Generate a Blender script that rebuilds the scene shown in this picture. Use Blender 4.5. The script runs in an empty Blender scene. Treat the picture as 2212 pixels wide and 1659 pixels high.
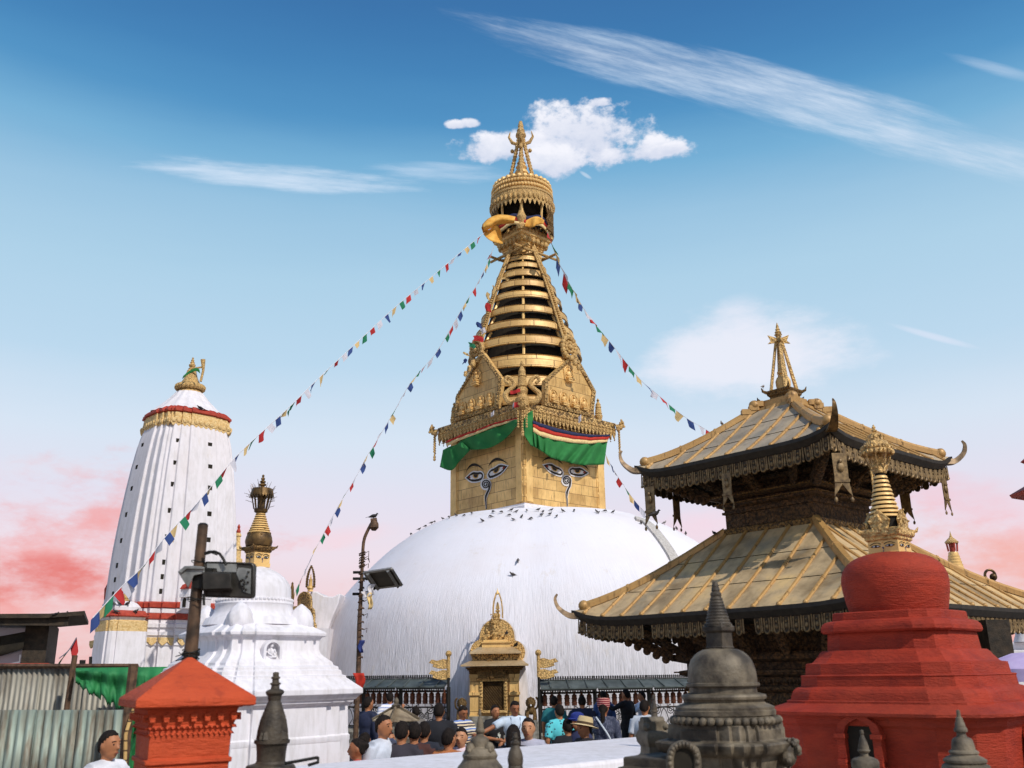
import bpy, bmesh, math, random
from math import sin, cos, pi, radians, sqrt, atan2
from mathutils import Vector, Matrix, noise
from mathutils.bvhtree import BVHTree
random.seed(7)
scene = bpy.context.scene
COL = scene.collection
# ---------------------------------------------------------------- camera
TH, RO, FP = radians(17.3), radians(0.8), 2000.0
CAM = Vector((0, 0, 2.3))
_R0, _U0 = Vector((1, 0, 0)), Vector((0, -sin(TH), cos(TH)))
CF = Vector((0, cos(TH), sin(TH)))
CR = _R0 * cos(RO) - _U0 * sin(RO)
CU = _R0 * sin(RO) + _U0 * cos(RO)
camd = bpy.data.cameras.new('camera'); cam = bpy.data.objects.new('camera', camd); COL.objects.link(cam)
camd.sensor_width = 36; camd.lens = 36 * FP / 2212; camd.clip_end = 6000; camd.clip_start = .05
mw = Matrix.Identity(4)
for i in range(3):
    mw[i][0], mw[i][1], mw[i][2], mw[i][3] = CR[i], CU[i], -CF[i], CAM[i]
cam.matrix_world = mw
scene.camera = cam
camd.dof.use_dof = True; camd.dof.focus_distance = 36; camd.dof.aperture_fstop = 3.6
scene.view_settings.view_transform = 'Standard'; scene.view_settings.look = 'None'
scene.view_settings.exposure = 0; scene.view_settings.gamma = 1
scene.cycles.max_bounces = 4; scene.cycles.use_adaptive_sampling = True; scene.cycles.adaptive_threshold = .025; scene.cycles.use_denoising = True

# survey helpers: a bearing read off the photograph plus a real distance gives a real place
def ray(x, y): return CF + CR * ((x - 1106) / FP) + CU * ((829.5 - y) / FP)
def at(x, y, Y):
    d = ray(x, y); return CAM + d * (Y / d.y)
def zat(X, Y, y):
    k = (829.5 - y) / FP; n = CU - CF * k
    return CAM.z - (X * n.x + Y * n.y) / n.z
def mpp(p): return (Vector(p) - CAM).dot(CF) / FP
def hit(x, y, o, n):
    d = ray(x, y); return CAM + d * ((Vector(o) - CAM).dot(n) / d.dot(n))
def prof(X, Y, base, L):
    out = []
    for y, hw in L:
        z = zat(X, Y, y); out.append((max(hw * mpp((X, Y, z)), .0), z - base))
    return out

# ---------------------------------------------------------------- object registry
WM = {}
def link(o, parent, M):
    COL.objects.link(o); WM[o.name] = M
    if parent is not None: o.parent = parent
def props(o, label=None, cat=None, group=None, kind=None):
    if label: o['label'] = label
    if cat: o['category'] = cat
    if group: o['group'] = group
    if kind: o['kind'] = kind
    return o
def thing(name, label, cat, loc=(0, 0, 0), rz=0, group=None, rx=0, ry=0, s=1):
    o = bpy.data.objects.new(name, None); o.empty_display_size = .2
    o.location = loc; o.rotation_euler = (rx, ry, rz); o.scale = (s, s, s)
    M = Matrix.LocRotScale(Vector(loc), o.rotation_euler, Vector((s, s, s)))
    link(o, None, M); return props(o, label, cat, group)
def dup(o, loc=None, rz=None, label=None, parent=None, scale=None):
    c = o.copy(); COL.objects.link(c); WM[c.name] = WM.get(o.name)
    if parent: c.parent = parent
    if loc is not None: c.location = loc
    if rz is not None: c.rotation_euler = (0, 0, rz)
    if scale is not None: c.scale = (scale,) * 3
    if label: c['label'] = label
    for ch in list(o.children): dup(ch, parent=c)
    return c

class MB:
    def __init__(s): s.v = []; s.f = []; s.m = []; s.mi = 0; s.X = Matrix.Identity(4)
    def add(s, vs, fs):
        b = len(s.v); s.v += [tuple(s.X @ Vector(p)) for p in vs]
        s.f += [tuple(b + i for i in f) for f in fs]; s.m += [s.mi] * len(fs); return s
    def box(s, x0, x1, y0, y1, z0, z1):
        return s.add([(x0,y0,z0),(x1,y0,z0),(x1,y1,z0),(x0,y1,z0),(x0,y0,z1),(x1,y0,z1),(x1,y1,z1),(x0,y1,z1)],
                     [(0,3,2,1),(4,5,6,7),(0,1,5,4),(1,2,6,5),(2,3,7,6),(3,0,4,7)])
    def cbox(s, c, sx, sy, sz, rz=0, rx=0, ry=0):
        X = s.X; s.X = X @ Matrix.LocRotScale(Vector(c), Matrix.Rotation(rz,3,'Z') @ Matrix.Rotation(ry,3,'Y') @ Matrix.Rotation(rx,3,'X'), None)
        s.box(-sx/2, sx/2, -sy/2, sy/2, -sz/2, sz/2); s.X = X; return s
    def loft(s, secs, closed=True, cap=True):
        n = len(secs[0]); vs = [p for q in secs for p in q]; fs = []
        for k in range(len(secs) - 1):
            for i in range(n if closed else n - 1):
                j = (i + 1) % n; fs.append((k*n+i, k*n+j, (k+1)*n+j, (k+1)*n+i))
        if cap and closed: fs.append(tuple(range(n))[::-1]); fs.append(tuple((len(secs)-1)*n + i for i in range(n)))
        return s.add(vs, fs)
    def lathe(s, P, n=32, c=(0, 0), sx=1, sy=1, a0=0, cap=True, fn=None):
        secs = []
        for r, z in P:
            q = []
            for i in range(n):
                a = a0 + 2*pi*i/n; rr = max(r, 1e-4)
                if fn: rr *= fn(a, z)
                q.append((c[0] + rr*cos(a)*sx, c[1] + rr*sin(a)*sy, z))
            secs.append(q)
        return s.loft(secs, cap=cap)
    def plan(s, pts, P, c=(0, 0), cap=True):       # pts: unit plan, P: (scale, z)
        return s.loft([[(c[0]+x*r, c[1]+y*r, z) for x, y in pts] for r, z in P], cap=cap)
    def tube(s, pts, r, n=8, cap=True):
        pts = [Vector(p) for p in pts]; rs = r if isinstance(r, (list, tuple)) else [r]*len(pts); secs = []
        up = None
        for i, p in enumerate(pts):
            t = (pts[min(i+1, len(pts)-1)] - pts[max(i-1, 0)])
            t = t.normalized() if t.length > 1e-9 else Vector((0,0,1))
            if up is None: up = Vector((0,0,1)) if abs(t.z) < .9 else Vector((1,0,0))
            a = t.cross(up)
            if a.length < 1e-6: a = t.cross(Vector((0,1,0)))
            a.normalize(); b = a.cross(t).normalized(); up = b
            secs.append([tuple(p + (a*cos(2*pi*k/n) + b*sin(2*pi*k/n)) * rs[i]) for k in range(n)])
        return s.loft(secs, cap=cap)
    def ball(s, c, r, sx=1, sy=1, sz=1, n=10, m=7):
        X = s.X; s.X = X @ Matrix.Translation(Vector(c)) @ Matrix.Diagonal((sx, sy, sz, 1))
        s.lathe([(r*sin(pi*k/m) if 0 < k < m else 0, -r*cos(pi*k/m)) for k in range(m+1)], n=n, cap=False); s.X = X; return s
    def poly(s, pts, off):                          # extruded polygon
        n = len(pts); pts = [Vector(p) for p in pts]; off = Vector(off)
        vs = [tuple(p) for p in pts] + [tuple(p + off) for p in pts]
        return s.add(vs, [tuple(range(n)), tuple(range(2*n-1, n-1, -1))] + [(i, n+i, n+(i+1)%n, (i+1)%n) for i in range(n)])
    def sheet(s, fn, nu, nv, th=0):
        vs = [tuple(fn(i/nu, j/nv)) for j in range(nv+1) for i in range(nu+1)]
        return s.add(vs, [(j*(nu+1)+i, j*(nu+1)+i+1, (j+1)*(nu+1)+i+1, (j+1)*(nu+1)+i) for j in range(nv) for i in range(nu)])
    def build(s, name, mat, parent=None, world=False, label=None, cat=None, group=None, kind=None, sharp=35, bevel=0, fix=True, solid=0, jit=0):
        me = bpy.data.meshes.new(name); M = WM[parent.name] if parent is not None else Matrix.Identity(4)
        vs = s.v
        if world and parent is not None:
            Mi = M.inverted(); vs = [tuple(Mi @ Vector(p)) for p in vs]
        if jit:
            vs = [tuple(Vector(p) + noise.noise_vector(Vector(p)*3.1)*jit) for p in vs]
        me.from_pydata(vs, [], s.f)
        mats = mat if isinstance(mat, (list, tuple)) else [mat]
        for m in mats: me.materials.append(m)
        me.polygons.foreach_set('material_index', s.m)
        if fix:
            bm = bmesh.new(); bm.from_mesh(me); bmesh.ops.recalc_face_normals(bm, faces=bm.faces); bm.to_mesh(me); bm.free()
        me.polygons.foreach_set('use_smooth', [True]*len(me.polygons))
        me.set_sharp_from_angle(angle=radians(sharp)); me.update()
        o = bpy.data.objects.new(name, me); link(o, parent, M)
        if bevel:
            b = o.modifiers.new('bevel', 'BEVEL'); b.width = bevel; b.segments = 2; b.angle_limit = radians(40)
        if solid:
            b = o.modifiers.new('solid', 'SOLIDIFY'); b.thickness = solid; b.offset = 0
        return props(o, label, cat, group, kind)

def arc(cx, cy, r, a0, a1, n): return [(cx + r*cos(radians(a0+(a1-a0)*i/n)), cy + r*sin(radians(a0+(a1-a0)*i/n))) for i in range(n+1)]
def spline(P, n):
    P = [Vector(p) for p in P]; out = []
    Q = [P[0]*2-P[1]] + P + [P[-1]*2-P[-2]]
    for i in range(1, len(Q)-2):
        for k in range(n):
            t = k/n; a, b, c, d = Q[i-1], Q[i], Q[i+1], Q[i+2]
            out.append(.5*((2*b) + (c-a)*t + (2*a-5*b+4*c-d)*t*t + (3*b-a-3*c+d)*t**3))
    out.append(P[-1]); return out
def lerp(a, b, t): return a + (b-a)*t
SQ = [(-1,-1),(1,-1),(1,1),(-1,1)]
def redent(*st):      # st: list of (extent along, offset) from the middle outwards
    q = [(st[0][1], 0)]
    q = []
    for ext, off in st: q += [(off, ext)]
    pts = []
    quad = []
    for i, (ext, off) in enumerate(st):
        if i: quad.append((off, st[i-1][0]))
        quad.append((off, ext))
    # quad runs from face centre (x=off) outwards up to the diagonal; mirror about the diagonal
    full = quad + [(y, x) for x, y in quad[::-1]]
    clean = []
    for p in full:
        if not clean or (abs(clean[-1][0]-p[0])+abs(clean[-1][1]-p[1])) > 1e-6: clean.append(p)
    for k in range(4):
        c, s_ = [(1,0),(0,1),(-1,0),(0,-1)][k]
        pts += [(x*c - y*s_, x*s_ + y*c) for x, y in clean]
    return pts
# ---------------------------------------------------------------- materials
def lin(c):
    return tuple((v/12.92 if v <= .04045 else ((v+.055)/1.055)**2.4) for v in [k/255 for k in c]) + (1,)
class NT:
    def __init__(s, name):
        s.m = bpy.data.materials.new(name); s.m.use_nodes = True; s.t = s.m.node_tree; s.t.nodes.clear()
        s.out = s.n('ShaderNodeOutputMaterial'); s.b = s.n('ShaderNodeBsdfPrincipled')
        s.l(s.b.outputs[0], s.out.inputs[0]); s.tc = s.n('ShaderNodeTexCoord').outputs['Object']
    def n(s, t, **k):
        o = s.t.nodes.new(t)
        for a, v in k.items(): setattr(o, a, v)
        return o
    def l(s, a, b): s.t.links.new(a, b)
    def put(s, sock, v):
        if hasattr(v, 'links') or isinstance(v, bpy.types.NodeSocket): s.l(v, sock)
        else: sock.default_value = v
    def math(s, op, a, b=0, c=0, clamp=False):
        o = s.n('ShaderNodeMath', operation=op, use_clamp=clamp); s.put(o.inputs[0], a); s.put(o.inputs[1], b); s.put(o.inputs[2], c); return o.outputs[0]
    def mapv(s, v, sc=(1,1,1), rot=(0,0,0)):
        o = s.n('ShaderNodeMapping'); s.l(v, o.inputs[0]); o.inputs['Scale'].default_value = sc; o.inputs['Rotation'].default_value = rot; return o.outputs[0]
    def noise(s, v, scale, detail=4, rough=.55, dist=0):
        o = s.n('ShaderNodeTexNoise'); s.l(v, o.inputs['Vector']); o.inputs['Scale'].default_value = scale
        o.inputs['Detail'].default_value = detail; o.inputs['Roughness'].default_value = rough; o.inputs['Distortion'].default_value = dist; return o.outputs[0]
    def vor(s, v, scale, feat='F1', rnd=1, out='Distance'):
        o = s.n('ShaderNodeTexVoronoi', feature=feat); s.l(v, o.inputs['Vector']); o.inputs['Scale'].default_value = scale; o.inputs['Randomness'].default_value = rnd; return o.outputs[out]
    def ramp(s, f, stops):
        o = s.n('ShaderNodeValToRGB'); s.l(f, o.inputs[0]); e = o.color_ramp.elements
        while len(e) < len(stops): e.new(.5)
        for k, (p, c) in enumerate(stops): e[k].position = p; e[k].color = c if len(c) == 4 else tuple(c)+(1,)
        return o.outputs[0]
    def mix(s, f, a, b, blend='MIX'):
        o = s.n('ShaderNodeMix', data_type='RGBA', blend_type=blend); s.put(o.inputs[0], f); s.put(o.inputs[6], a); s.put(o.inputs[7], b); return o.outputs[2]
    def sep(s, v):
        o = s.n('ShaderNodeSeparateXYZ'); s.l(v, o.inputs[0]); return o.outputs
    def comb(s, x, y, z):
        o = s.n('ShaderNodeCombineXYZ'); s.put(o.inputs[0], x); s.put(o.inputs[1], y); s.put(o.inputs[2], z); return o.outputs[0]
    def bump(s, h, strength=.3, dist=.02, prev=None):
        o = s.n('ShaderNodeBump'); s.l(h, o.inputs['Height']); o.inputs['Strength'].default_value = strength; o.inputs['Distance'].default_value = dist
        if prev is not None: s.l(prev, o.inputs['Normal'])
        s.l(o.outputs[0], s.b.inputs['Normal']); return o.outputs[0]
    def fin(s, col, rough=.7, metal=0, spec=.4):
        s.put(s.b.inputs['Base Color'], col); s.put(s.b.inputs['Roughness'], rough); s.put(s.b.inputs['Metallic'], metal)
        s.b.inputs['Specular IOR Level'].default_value = spec; return s.m
def cylv(t):   # cylindrical coordinates of the object frame
    x, y, z = t.sep(t.tc); a = t.math('ARCTAN2', y, x); return a, z, x, y
def M_basic(name, c1, c2=None, scale=6, rough=.75, metal=0, bump=.25, bd=.01, spec=.4, stretch=(1,1,1), lo=.35, hi=.65):
    t = NT(name); c1 = lin(c1); c2 = lin(c2) if c2 else tuple(v*.75 for v in c1[:3])+(1,)
    v = t.mapv(t.tc, stretch); n = t.noise(v, scale, 6); f = t.ramp(n, [(lo, (0,0,0)), (hi, (1,1,1))])
    n2 = t.noise(v, scale*7, 3)
    if bump: t.bump(t.math('ADD', n, t.math('MULTIPLY', n2, .4)), bump, bd)
    return t.fin(t.mix(f, c1, c2), rough, metal, spec)
def M_gold(name, seams=None, cyl=False, orn=0, ornscale=8, base=(248,206,134), dark=(108,72,32), bw=.6, bh=.25, metal=.15, rough=.4, wear=.42):
    t = NT(name); n = t.noise(t.tc, 1.7, 6, .6); f = t.ramp(n, [(.3, (0,0,0)), (.75, (1,1,1))])
    b2 = tuple(v*.72 for v in lin(base)[:3])+(1,)
    col = t.mix(f, lin(base), (b2[0], b2[1]*.96, b2[2]*.82, 1)); h = t.noise(t.tc, 9, 4)
    tn = t.ramp(t.noise(t.tc, .8, 5, .65), [(.42, (0,0,0)), (.66, (1,1,1))]); col = t.mix(t.math('MULTIPLY', tn, .4), col, lin((168,122,66)))
    st = t.noise(t.mapv(t.tc, (6, 6, .7)), 3, 5)
    sf = t.ramp(st, [(.55, (0,0,0)), (.75, (1,1,1))])
    col = t.mix(t.math('MULTIPLY', sf, wear), col, lin(dark))
    prev = None
    if seams:
        a, z, x, y = cylv(t)
        u = t.math('MULTIPLY', a, seams) if cyl else t.math('ADD', x, y)
        br = t.n('ShaderNodeTexBrick'); t.l(t.comb(u, z, 0), br.inputs[0])
        br.inputs['Scale'].default_value = 1; br.inputs['Brick Width'].default_value = bw; br.inputs['Row Height'].default_value = bh
        br.inputs['Mortar Size'].default_value = .014; br.offset = .37; br.squash = .8; br.squash_frequency = 3; br.inputs['Mortar Smooth'].default_value = .5; br.inputs['Color1'].default_value = (1,1,1,1); br.inputs['Color2'].default_value = (.62,.58,.52,1)
        br.inputs['Mortar'].default_value = (.5,.5,.5,1)
        col = t.mix(.8, col, br.outputs['Color'], 'MULTIPLY')
        jag = t.noise(t.tc, 14, 2)
        mf = t.math('MULTIPLY', br.outputs['Fac'], t.ramp(jag, [(.3, (.35,.35,.35)), (.6, (1,1,1))]))
        col = t.mix(mf, col, lin(dark))
        prev = t.bump(br.outputs['Fac'], .5, -.02)
    if orn:
        d = t.vor(t.tc, ornscale); d2 = t.vor(t.tc, ornscale*2.3)
        dd = t.math('ADD', d, t.math('MULTIPLY', d2, .5))
        cf = t.ramp(dd, [(.55, (0,0,0)), (1.0, (1,1,1))])
        col = t.mix(t.math('MULTIPLY', cf, orn), col, lin(dark)); h = t.math('SUBTRACT', h, t.math('MULTIPLY', dd, 2))  # relief hollows painted dark: crevice shade put into the colour, with grime
        t.bump(h, .9, .04*8/ornscale, prev)
    else: t.bump(h, .25, .02, prev)
    return t.fin(col, t.math('ADD', rough, t.math('MULTIPLY', n, .2)), metal, .5)
def M_flat(name, c, rough=.8, metal=0): return M_basic(name, c, tuple(int(v*.86) for v in c), 12, rough, metal, .12)
MAT = {}
MAT['gold'] = M_gold('gilt_plain')
MAT['gold_box'] = M_gold('gilt_sheets', seams=1, bw=1.05, bh=.5, wear=.75)
MAT['gold_ring'] = M_gold('gilt_ring_plates', seams=1.5, cyl=True, bw=.7, bh=.32)
MAT['gold_orn'] = M_gold('gilt_repousse', orn=.85, ornscale=7, dark=(70,46,20))
MAT['gold_orn2'] = M_gold('gilt_repousse_fine', orn=.9, ornscale=16, dark=(60,40,18))
MAT['gold_small'] = M_gold('gilt_small', orn=.5, ornscale=20, dark=(80,54,24))
MAT['gold_tiny'] = M_gold('gilt_small_smooth')
MAT['bronze'] = M_basic('aged_bronze', (120,92,52), (60,44,26), 9, .5, .5, .5, .01)
MAT['fringe'] = M_basic('worn_lit_bronze_plate', (150,124,84), (92,74,50), 11, .5, .3, .4, .01)
MAT['bronze_orn'] = M_gold('aged_bronze_cast', orn=.6, ornscale=26, base=(140,110,66), dark=(40,30,18), metal=.5, rough=.5)
MAT['void'] = M_basic('dark_timber_and_shade', (44,38,28), (26,22,16), 5, .95, 0, .2)  # dark timber; also painted on panels as the shade inside niches and holes
MAT['wood'] = M_basic('dark_carved_timber', (62,50,36), (34,28,20), 9, .75, 0, .6, .03)
MAT['wood_orn'] = M_gold('carved_timber_relief', orn=.8, ornscale=14, base=(92,70,46), dark=(30,24,17), metal=0, rough=.7)
MAT['wood_gild'] = M_gold('gilded_frieze', orn=.9, ornscale=20, base=(150,118,64), dark=(48,36,20), metal=.3)
MAT['iron'] = M_basic('black_iron', (40,38,34), (26,25,22), 14, .6, .3, .3)
MAT['stone'] = M_basic('dark_votive_stone', (128,116,96), (58,50,40), 7, .62, 0, .6, .02, lo=.3, hi=.62)
MAT['stone_d'] = M_basic('black_votive_stone', (84,74,60), (38,32,26), 9, .6, 0, .6, .015)
MAT['stone_g'] = M_basic('grey_plinth_stone', (150,146,136), (92,88,80), 5, .85, 0, .7, .03)
MAT['green'] = M_basic('green_cloth', (42,122,60), (34,108,52), 2, .85, 0, .12, .02)
MAT['navy'] = M_flat('navy_cloth', (38,44,80)); MAT['redc'] = M_flat('red_cloth', (190,48,30)); MAT['cream'] = M_flat('cream_cloth', (238,208,146))
MAT['orange'] = M_basic('saffron_cloth', (236,184,92), (214,150,58), 3, .85, 0, .3, .03)
MAT['black_p'] = M_flat('black_paint', (46,38,30)); MAT['white_p'] = M_flat('white_paint', (226,222,220)); MAT['red_p'] = M_flat('red_paint', (150,52,32))
MAT['dom_gold'] = M_flat('ochre_paint', (206,160,84))
def M_plaster(name, c=(224,221,226), dirt=(170,166,160), streak=.6, amt=.55, sc=5, cyl=0, zlo=None, bump=.3, bd=.03):
    t = NT(name)
    if cyl:
        a, z, x, y = cylv(t); v = t.comb(t.math('MULTIPLY', a, cyl), z, t.math('MULTIPLY', a, 0))
    else: v = t.tc; z = t.sep(t.tc)[2]
    s1 = t.noise(t.mapv(v, (sc, sc, 1) if not cyl else (sc, .55, 1)), 1.6, 7, .65)
    s2 = t.noise(t.mapv(v, (sc*3, sc*3, 1.2) if not cyl else (sc*2.6, .9, 1)), 1.6, 5, .6)
    big = t.noise(t.tc, .5, 4)
    f = t.math('MULTIPLY', t.ramp(t.math('MULTIPLY', t.math('ADD', s1, s2), .5), [(.44, (0,0,0)), (.66, (1,1,1))]), amt)
    if zlo is not None:
        mr = t.n('ShaderNodeMapRange', interpolation_type='SMOOTHSTEP'); t.l(t.math('ADD', z, t.math('MULTIPLY', big, 2)), mr.inputs[0])
        mr.inputs[1].default_value = zlo[1]; mr.inputs[2].default_value = zlo[0]; mr.inputs[3].default_value = .08; mr.inputs[4].default_value = 1
        f = t.math('MULTIPLY', f, t.ramp(t.noise(t.mapv(t.tc, (1, 1, .5)), .45, 5, .6), [(.36, (.35,.35,.35)), (.62, (1,1,1))])); f = t.math('MULTIPLY', f, mr.outputs[0]); hs = t.math('MULTIPLY', s2, mr.outputs[0])
        t.bump(t.math('ADD', hs, t.math('MULTIPLY', big, .5)), bump, bd)
    else:
        t.bump(t.math('ADD', t.noise(t.tc, 7, 5), t.math('MULTIPLY', t.noise(t.tc, 40, 3), .3)), bump, bd)
    spl = t.ramp(t.noise(t.mapv(t.tc, (1, 1, .45)), 1.3, 6, .7), [(.60, (0,0,0)), (.74, (1,1,1))])
    blot = t.ramp(big, [(.45, (0,0,0)), (.7, (1,1,1))])
    col = t.mix(f, lin(c), lin(dirt)); col = t.mix(t.math('MULTIPLY', blot, .3), col, lin((214,204,202))); col = t.mix(t.math('MULTIPLY', spl, .45), col, lin((200,186,166)))
    return t.fin(col, .85, 0, .25)
MAT['dome'] = M_plaster('limewashed_dome', c=(226,224,230), dirt=(124,118,112), amt=.8, sc=4, cyl=14, zlo=(2.0, 8.4), bump=.9, bd=.09)
MAT['white'] = M_plaster('whitewash', amt=.5, sc=3, bump=.2, bd=.015)
MAT['white_t'] = M_plaster('whitewash_tower', c=(224,220,224), amt=.4, sc=2, bump=.25, bd=.03)
MAT['white_s'] = M_plaster('weathered_lime_stone', c=(196,192,186), dirt=(120,112,104), amt=.8, sc=6)

def axx(X, Y, y):                      # column at which a vertical axis is seen at a given row
    z = zat(X, Y, y); v = Vector((X, Y, z)) - CAM
    return 1106 + FP * v.dot(CR)/v.dot(CF)
def silf(plan, rz, X, Y):
    L = sqrt(X*X+Y*Y); px, py = Y/L, -X/L
    return max(abs((x*cos(rz)-y*sin(rz))*px + (x*sin(rz)+y*cos(rz))*py) for x, y in plan)
def profL(X, Y, base, L, k=1.0):       # (row, left silhouette column) -> (radius, height)
    return [(max(r/k, 0), z) for r, z in prof(X, Y, base, [(y, axx(X, Y, y) - xl) for y, xl in L])]
def profH(X, Y, base, L, k=1.0): return [(r/k, z) for r, z in prof(X, Y, base, L)]
def Z(x0, y0, s):                      # reading off an enlarged crop
    return lambda u, v: ((x0+u/s)/1.8517, (y0+v/s)/1.8517)
# ---------------------------------------------------------------- sky and sun
AZ, EL = 39.0, 44.0      # sun: to the right of straight behind the camera
sdir = Vector((sin(radians(AZ))*cos(radians(EL)), -cos(radians(AZ))*cos(radians(EL)), sin(radians(EL))))
sun = bpy.data.lights.new('sun', 'SUN'); sun.energy = 3.5; sun.angle = radians(.6); sun.color = (1, .94, .86)
so = bpy.data.objects.new('sun', sun); COL.objects.link(so); so.rotation_euler = (-sdir).to_track_quat('-Z', 'Y').to_euler()
so.location = sdir*50
W = bpy.data.worlds.new('World'); scene.world = W; W.use_nodes = True
W.cycles.sampling_method = 'MANUAL'; W.cycles.sample_map_resolution = 256
class WNT(NT):
    def __init__(s, w):
        s.t = w.node_tree; s.t.nodes.clear(); s.out = s.n('ShaderNodeOutputWorld'); s.tc = s.n('ShaderNodeTexCoord').outputs['Generated']
t = WNT(W)
sky = t.n('ShaderNodeTexSky', sky_type='NISHITA'); sky.sun_disc = False; sky.sun_elevation = radians(EL); sky.sun_rotation = radians(180-AZ)
sky.air_density = 1.2; sky.dust_density = 1.5
def vdot(v, c):
    o = t.n('ShaderNodeVectorMath', operation='DOT_PRODUCT'); t.l(v, o.inputs[0]); o.inputs[1].default_value = tuple(c); return o.outputs['Value']
d = t.tc
dn = t.n('ShaderNodeVectorMath', operation='NORMALIZE'); t.l(d, dn.inputs[0]); d = dn.outputs[0]
z = t.sep(d)[2]
def el(y): return sin(TH + math.atan((829.5-y)/FP))
wob = t.noise(t.mapv(d, (1, 1, 6)), 2.2, 4)
zz = t.math('ADD', z, t.math('MULTIPLY', t.math('SUBTRACT', wob, .5), .035))
K = [(-.2, (200,180,172)), (0, (228,190,188)), (el(1320), (232,200,204)), (el(1200), (230,214,224)), (el(1080), (220,216,230)), (el(960), (208,220,234)), (el(800), (182,209,229)),
     (el(620), (168,202,224)), (el(480), (148,189,217)), (el(370), (114,170,207)), (el(270), (78,142,190)), (el(170), (64,126,178)), (el(60), (56,114,168)), (el(-100), (50,100,156)), (1, (38,76,130))]
mr = t.n('ShaderNodeMapRange'); t.l(zz, mr.inputs[0]); mr.inputs[1].default_value = -.2; mr.inputs[2].default_value = 1
base = t.ramp(mr.outputs[0], [((k+.2)/1.2, lin(c)) for k, c in K])
# warm cloud banks low in the west and east
def frame(x, y, ang):
    c = ray(x, y).normalized(); a = Vector((c.y, -c.x, 0)).normalized(); b = a.cross(c) * -1
    if b.z < 0: b = -b
    ca, sa = cos(radians(ang)), sin(radians(ang)); return c, a*ca + b*sa, b*ca - a*sa
NS = t.noise(t.mapv(d, (1, 1, 2.4)), 8.5, 6, .64)              # soft banks
NC = t.noise(t.mapv(d, (1, 1, 1.5)), 26, 7, .62)               # cumulus edges
_c, _a, _b = frame(1700, 210, -25.5)
NF = t.noise(t.comb(t.math('MULTIPLY', vdot(d, _a), 5), t.math('MULTIPLY', vdot(d, _b), 42), .5), 1.6, 7, .68)     # combed ice streaks
_c, _a, _b = frame(600, 385, 3)
NG = t.noise(t.comb(t.math('MULTIPLY', vdot(d, _a), 7), t.math('MULTIPLY', vdot(d, _b), 60), 3.5), 1.4, 6, .66)
def cloud(x, y, wx, wy, ang, nscale, stretch, warp, lo, hi, detail=6, seed=0, npow=1.0, bend=0, N=None):
    c, a, b = frame(x, y, ang)
    u = t.math('DIVIDE', vdot(d, a), wx/FP); v = t.math('DIVIDE', vdot(d, b), wy/FP)
    if bend: v = t.math('ADD', v, t.math('MULTIPLY', t.math('MULTIPLY', u, u), bend))
    n = N if N is not None else (NS if seed < 30 or seed > 50 and seed < 60 else (NC if seed > 60 else (NF if seed < 37 or seed in (41, 43) else NG)))
    r2 = t.math('ADD', t.math('MULTIPLY', u, u), t.math('MULTIPLY', v, v))
    e = t.math('ADD', t.math('SUBTRACT', 1, r2), t.math('MULTIPLY', t.math('SUBTRACT', n, .5), warp))
    front = t.math('GREATER_THAN', vdot(d, c), .3)
    m = t.n('ShaderNodeMapRange', interpolation_type='SMOOTHSTEP'); t.l(e, m.inputs[0]); m.inputs[1].default_value = lo; m.inputs[2].default_value = hi
    return t.math('MULTIPLY', m.outputs[0], front), n, v
col = base
def lay(mask, c, k=1.0):
    global col
    col = t.mix(t.math('MULTIPLY', mask, k, clamp=True), col, c)
m, n, v = cloud(60, 1290, 540, 270, 8, 1.3, 1.3, 3.6, .1, 1.3, seed=3); lay(m, lin((234,156,154)), .92)
m, n, v = cloud(110, 1250, 190, 60, 3, 1.2, 1.0, 3.2, .1, 1.2, seed=9); lay(m, lin((220,104,98)), .95)
m, n, v = cloud(10, 1380, 130, 50, 0, 1.2, 1.0, 3.2, .1, 1.2, seed=13); lay(m, lin((218,104,98)), .75)
m, n, v = cloud(150, 1150, 180, 60, 12, 1.4, 1.2, 2.6, .2, 1.5, seed=5); lay(m, lin((234,160,160)), .8)
m, n, v = cloud(60, 1010, 240, 30, 5, 1.4, 1.2, 2.6, .2, 1.8, seed=25); lay(m, lin((226,216,226)), .5)
m, n, v = cloud(2130, 1280, 420, 190, -14, 1.3, 1.3, 3.6, .1, 1.3, seed=7); lay(m, lin((236,170,162)), .95)
m, n, v = cloud(2080, 1080, 220, 70, -20, 1.3, 1.3, 2.4, .1, 1.5, seed=17); lay(m, lin((238,190,200)), .85)
m, n, v = cloud(760, 1160, 150, 30, 10, 1.3, 1.3, 2.4, .1, 1.5, seed=19); lay(m, lin((240,206,214)), .7)
m, n, v = cloud(1530, 1140, 160, 50, 0, 1.3, 1.3, 2.4, .1, 1.5, seed=21); lay(m, lin((240,208,220)), .7)
# cirrus streaks
m, n, v = cloud(1690, 208, 720, 62, -25.5, 1.6, .7, 1.3, .1, 1.3, 9, seed=31, bend=.35)
fib = NF
lay(t.math('MULTIPLY', m, t.ramp(fib, [(.3, (.4,.4,.4)), (.7, (1,1,1))])), lin((216,226,240)), .9)
m, n, v = cloud(1300, 85, 260, 30, -14, 1.6, .9, 2.2, .2, 1.7, 9, seed=33); lay(m, lin((190,212,234)), .5)
m, n, v = cloud(1560, 190, 480, 80, -22, 1.6, 1, 3.2, .4, 2.4, 9, seed=35); lay(m, lin((170,200,228)), .45)
m, n, v = cloud(2160, 150, 120, 14, -34, 1.5, 1, 1.4, .2, 1.4, seed=36); lay(m, lin((200,216,236)), .5)
m, n, v = cloud(600, 384, 360, 32, 2, 2.4, .55, 1.9, .15, 1.3, 9, seed=37, bend=-.3); lay(m, lin((208,223,240)), .85)
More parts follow.
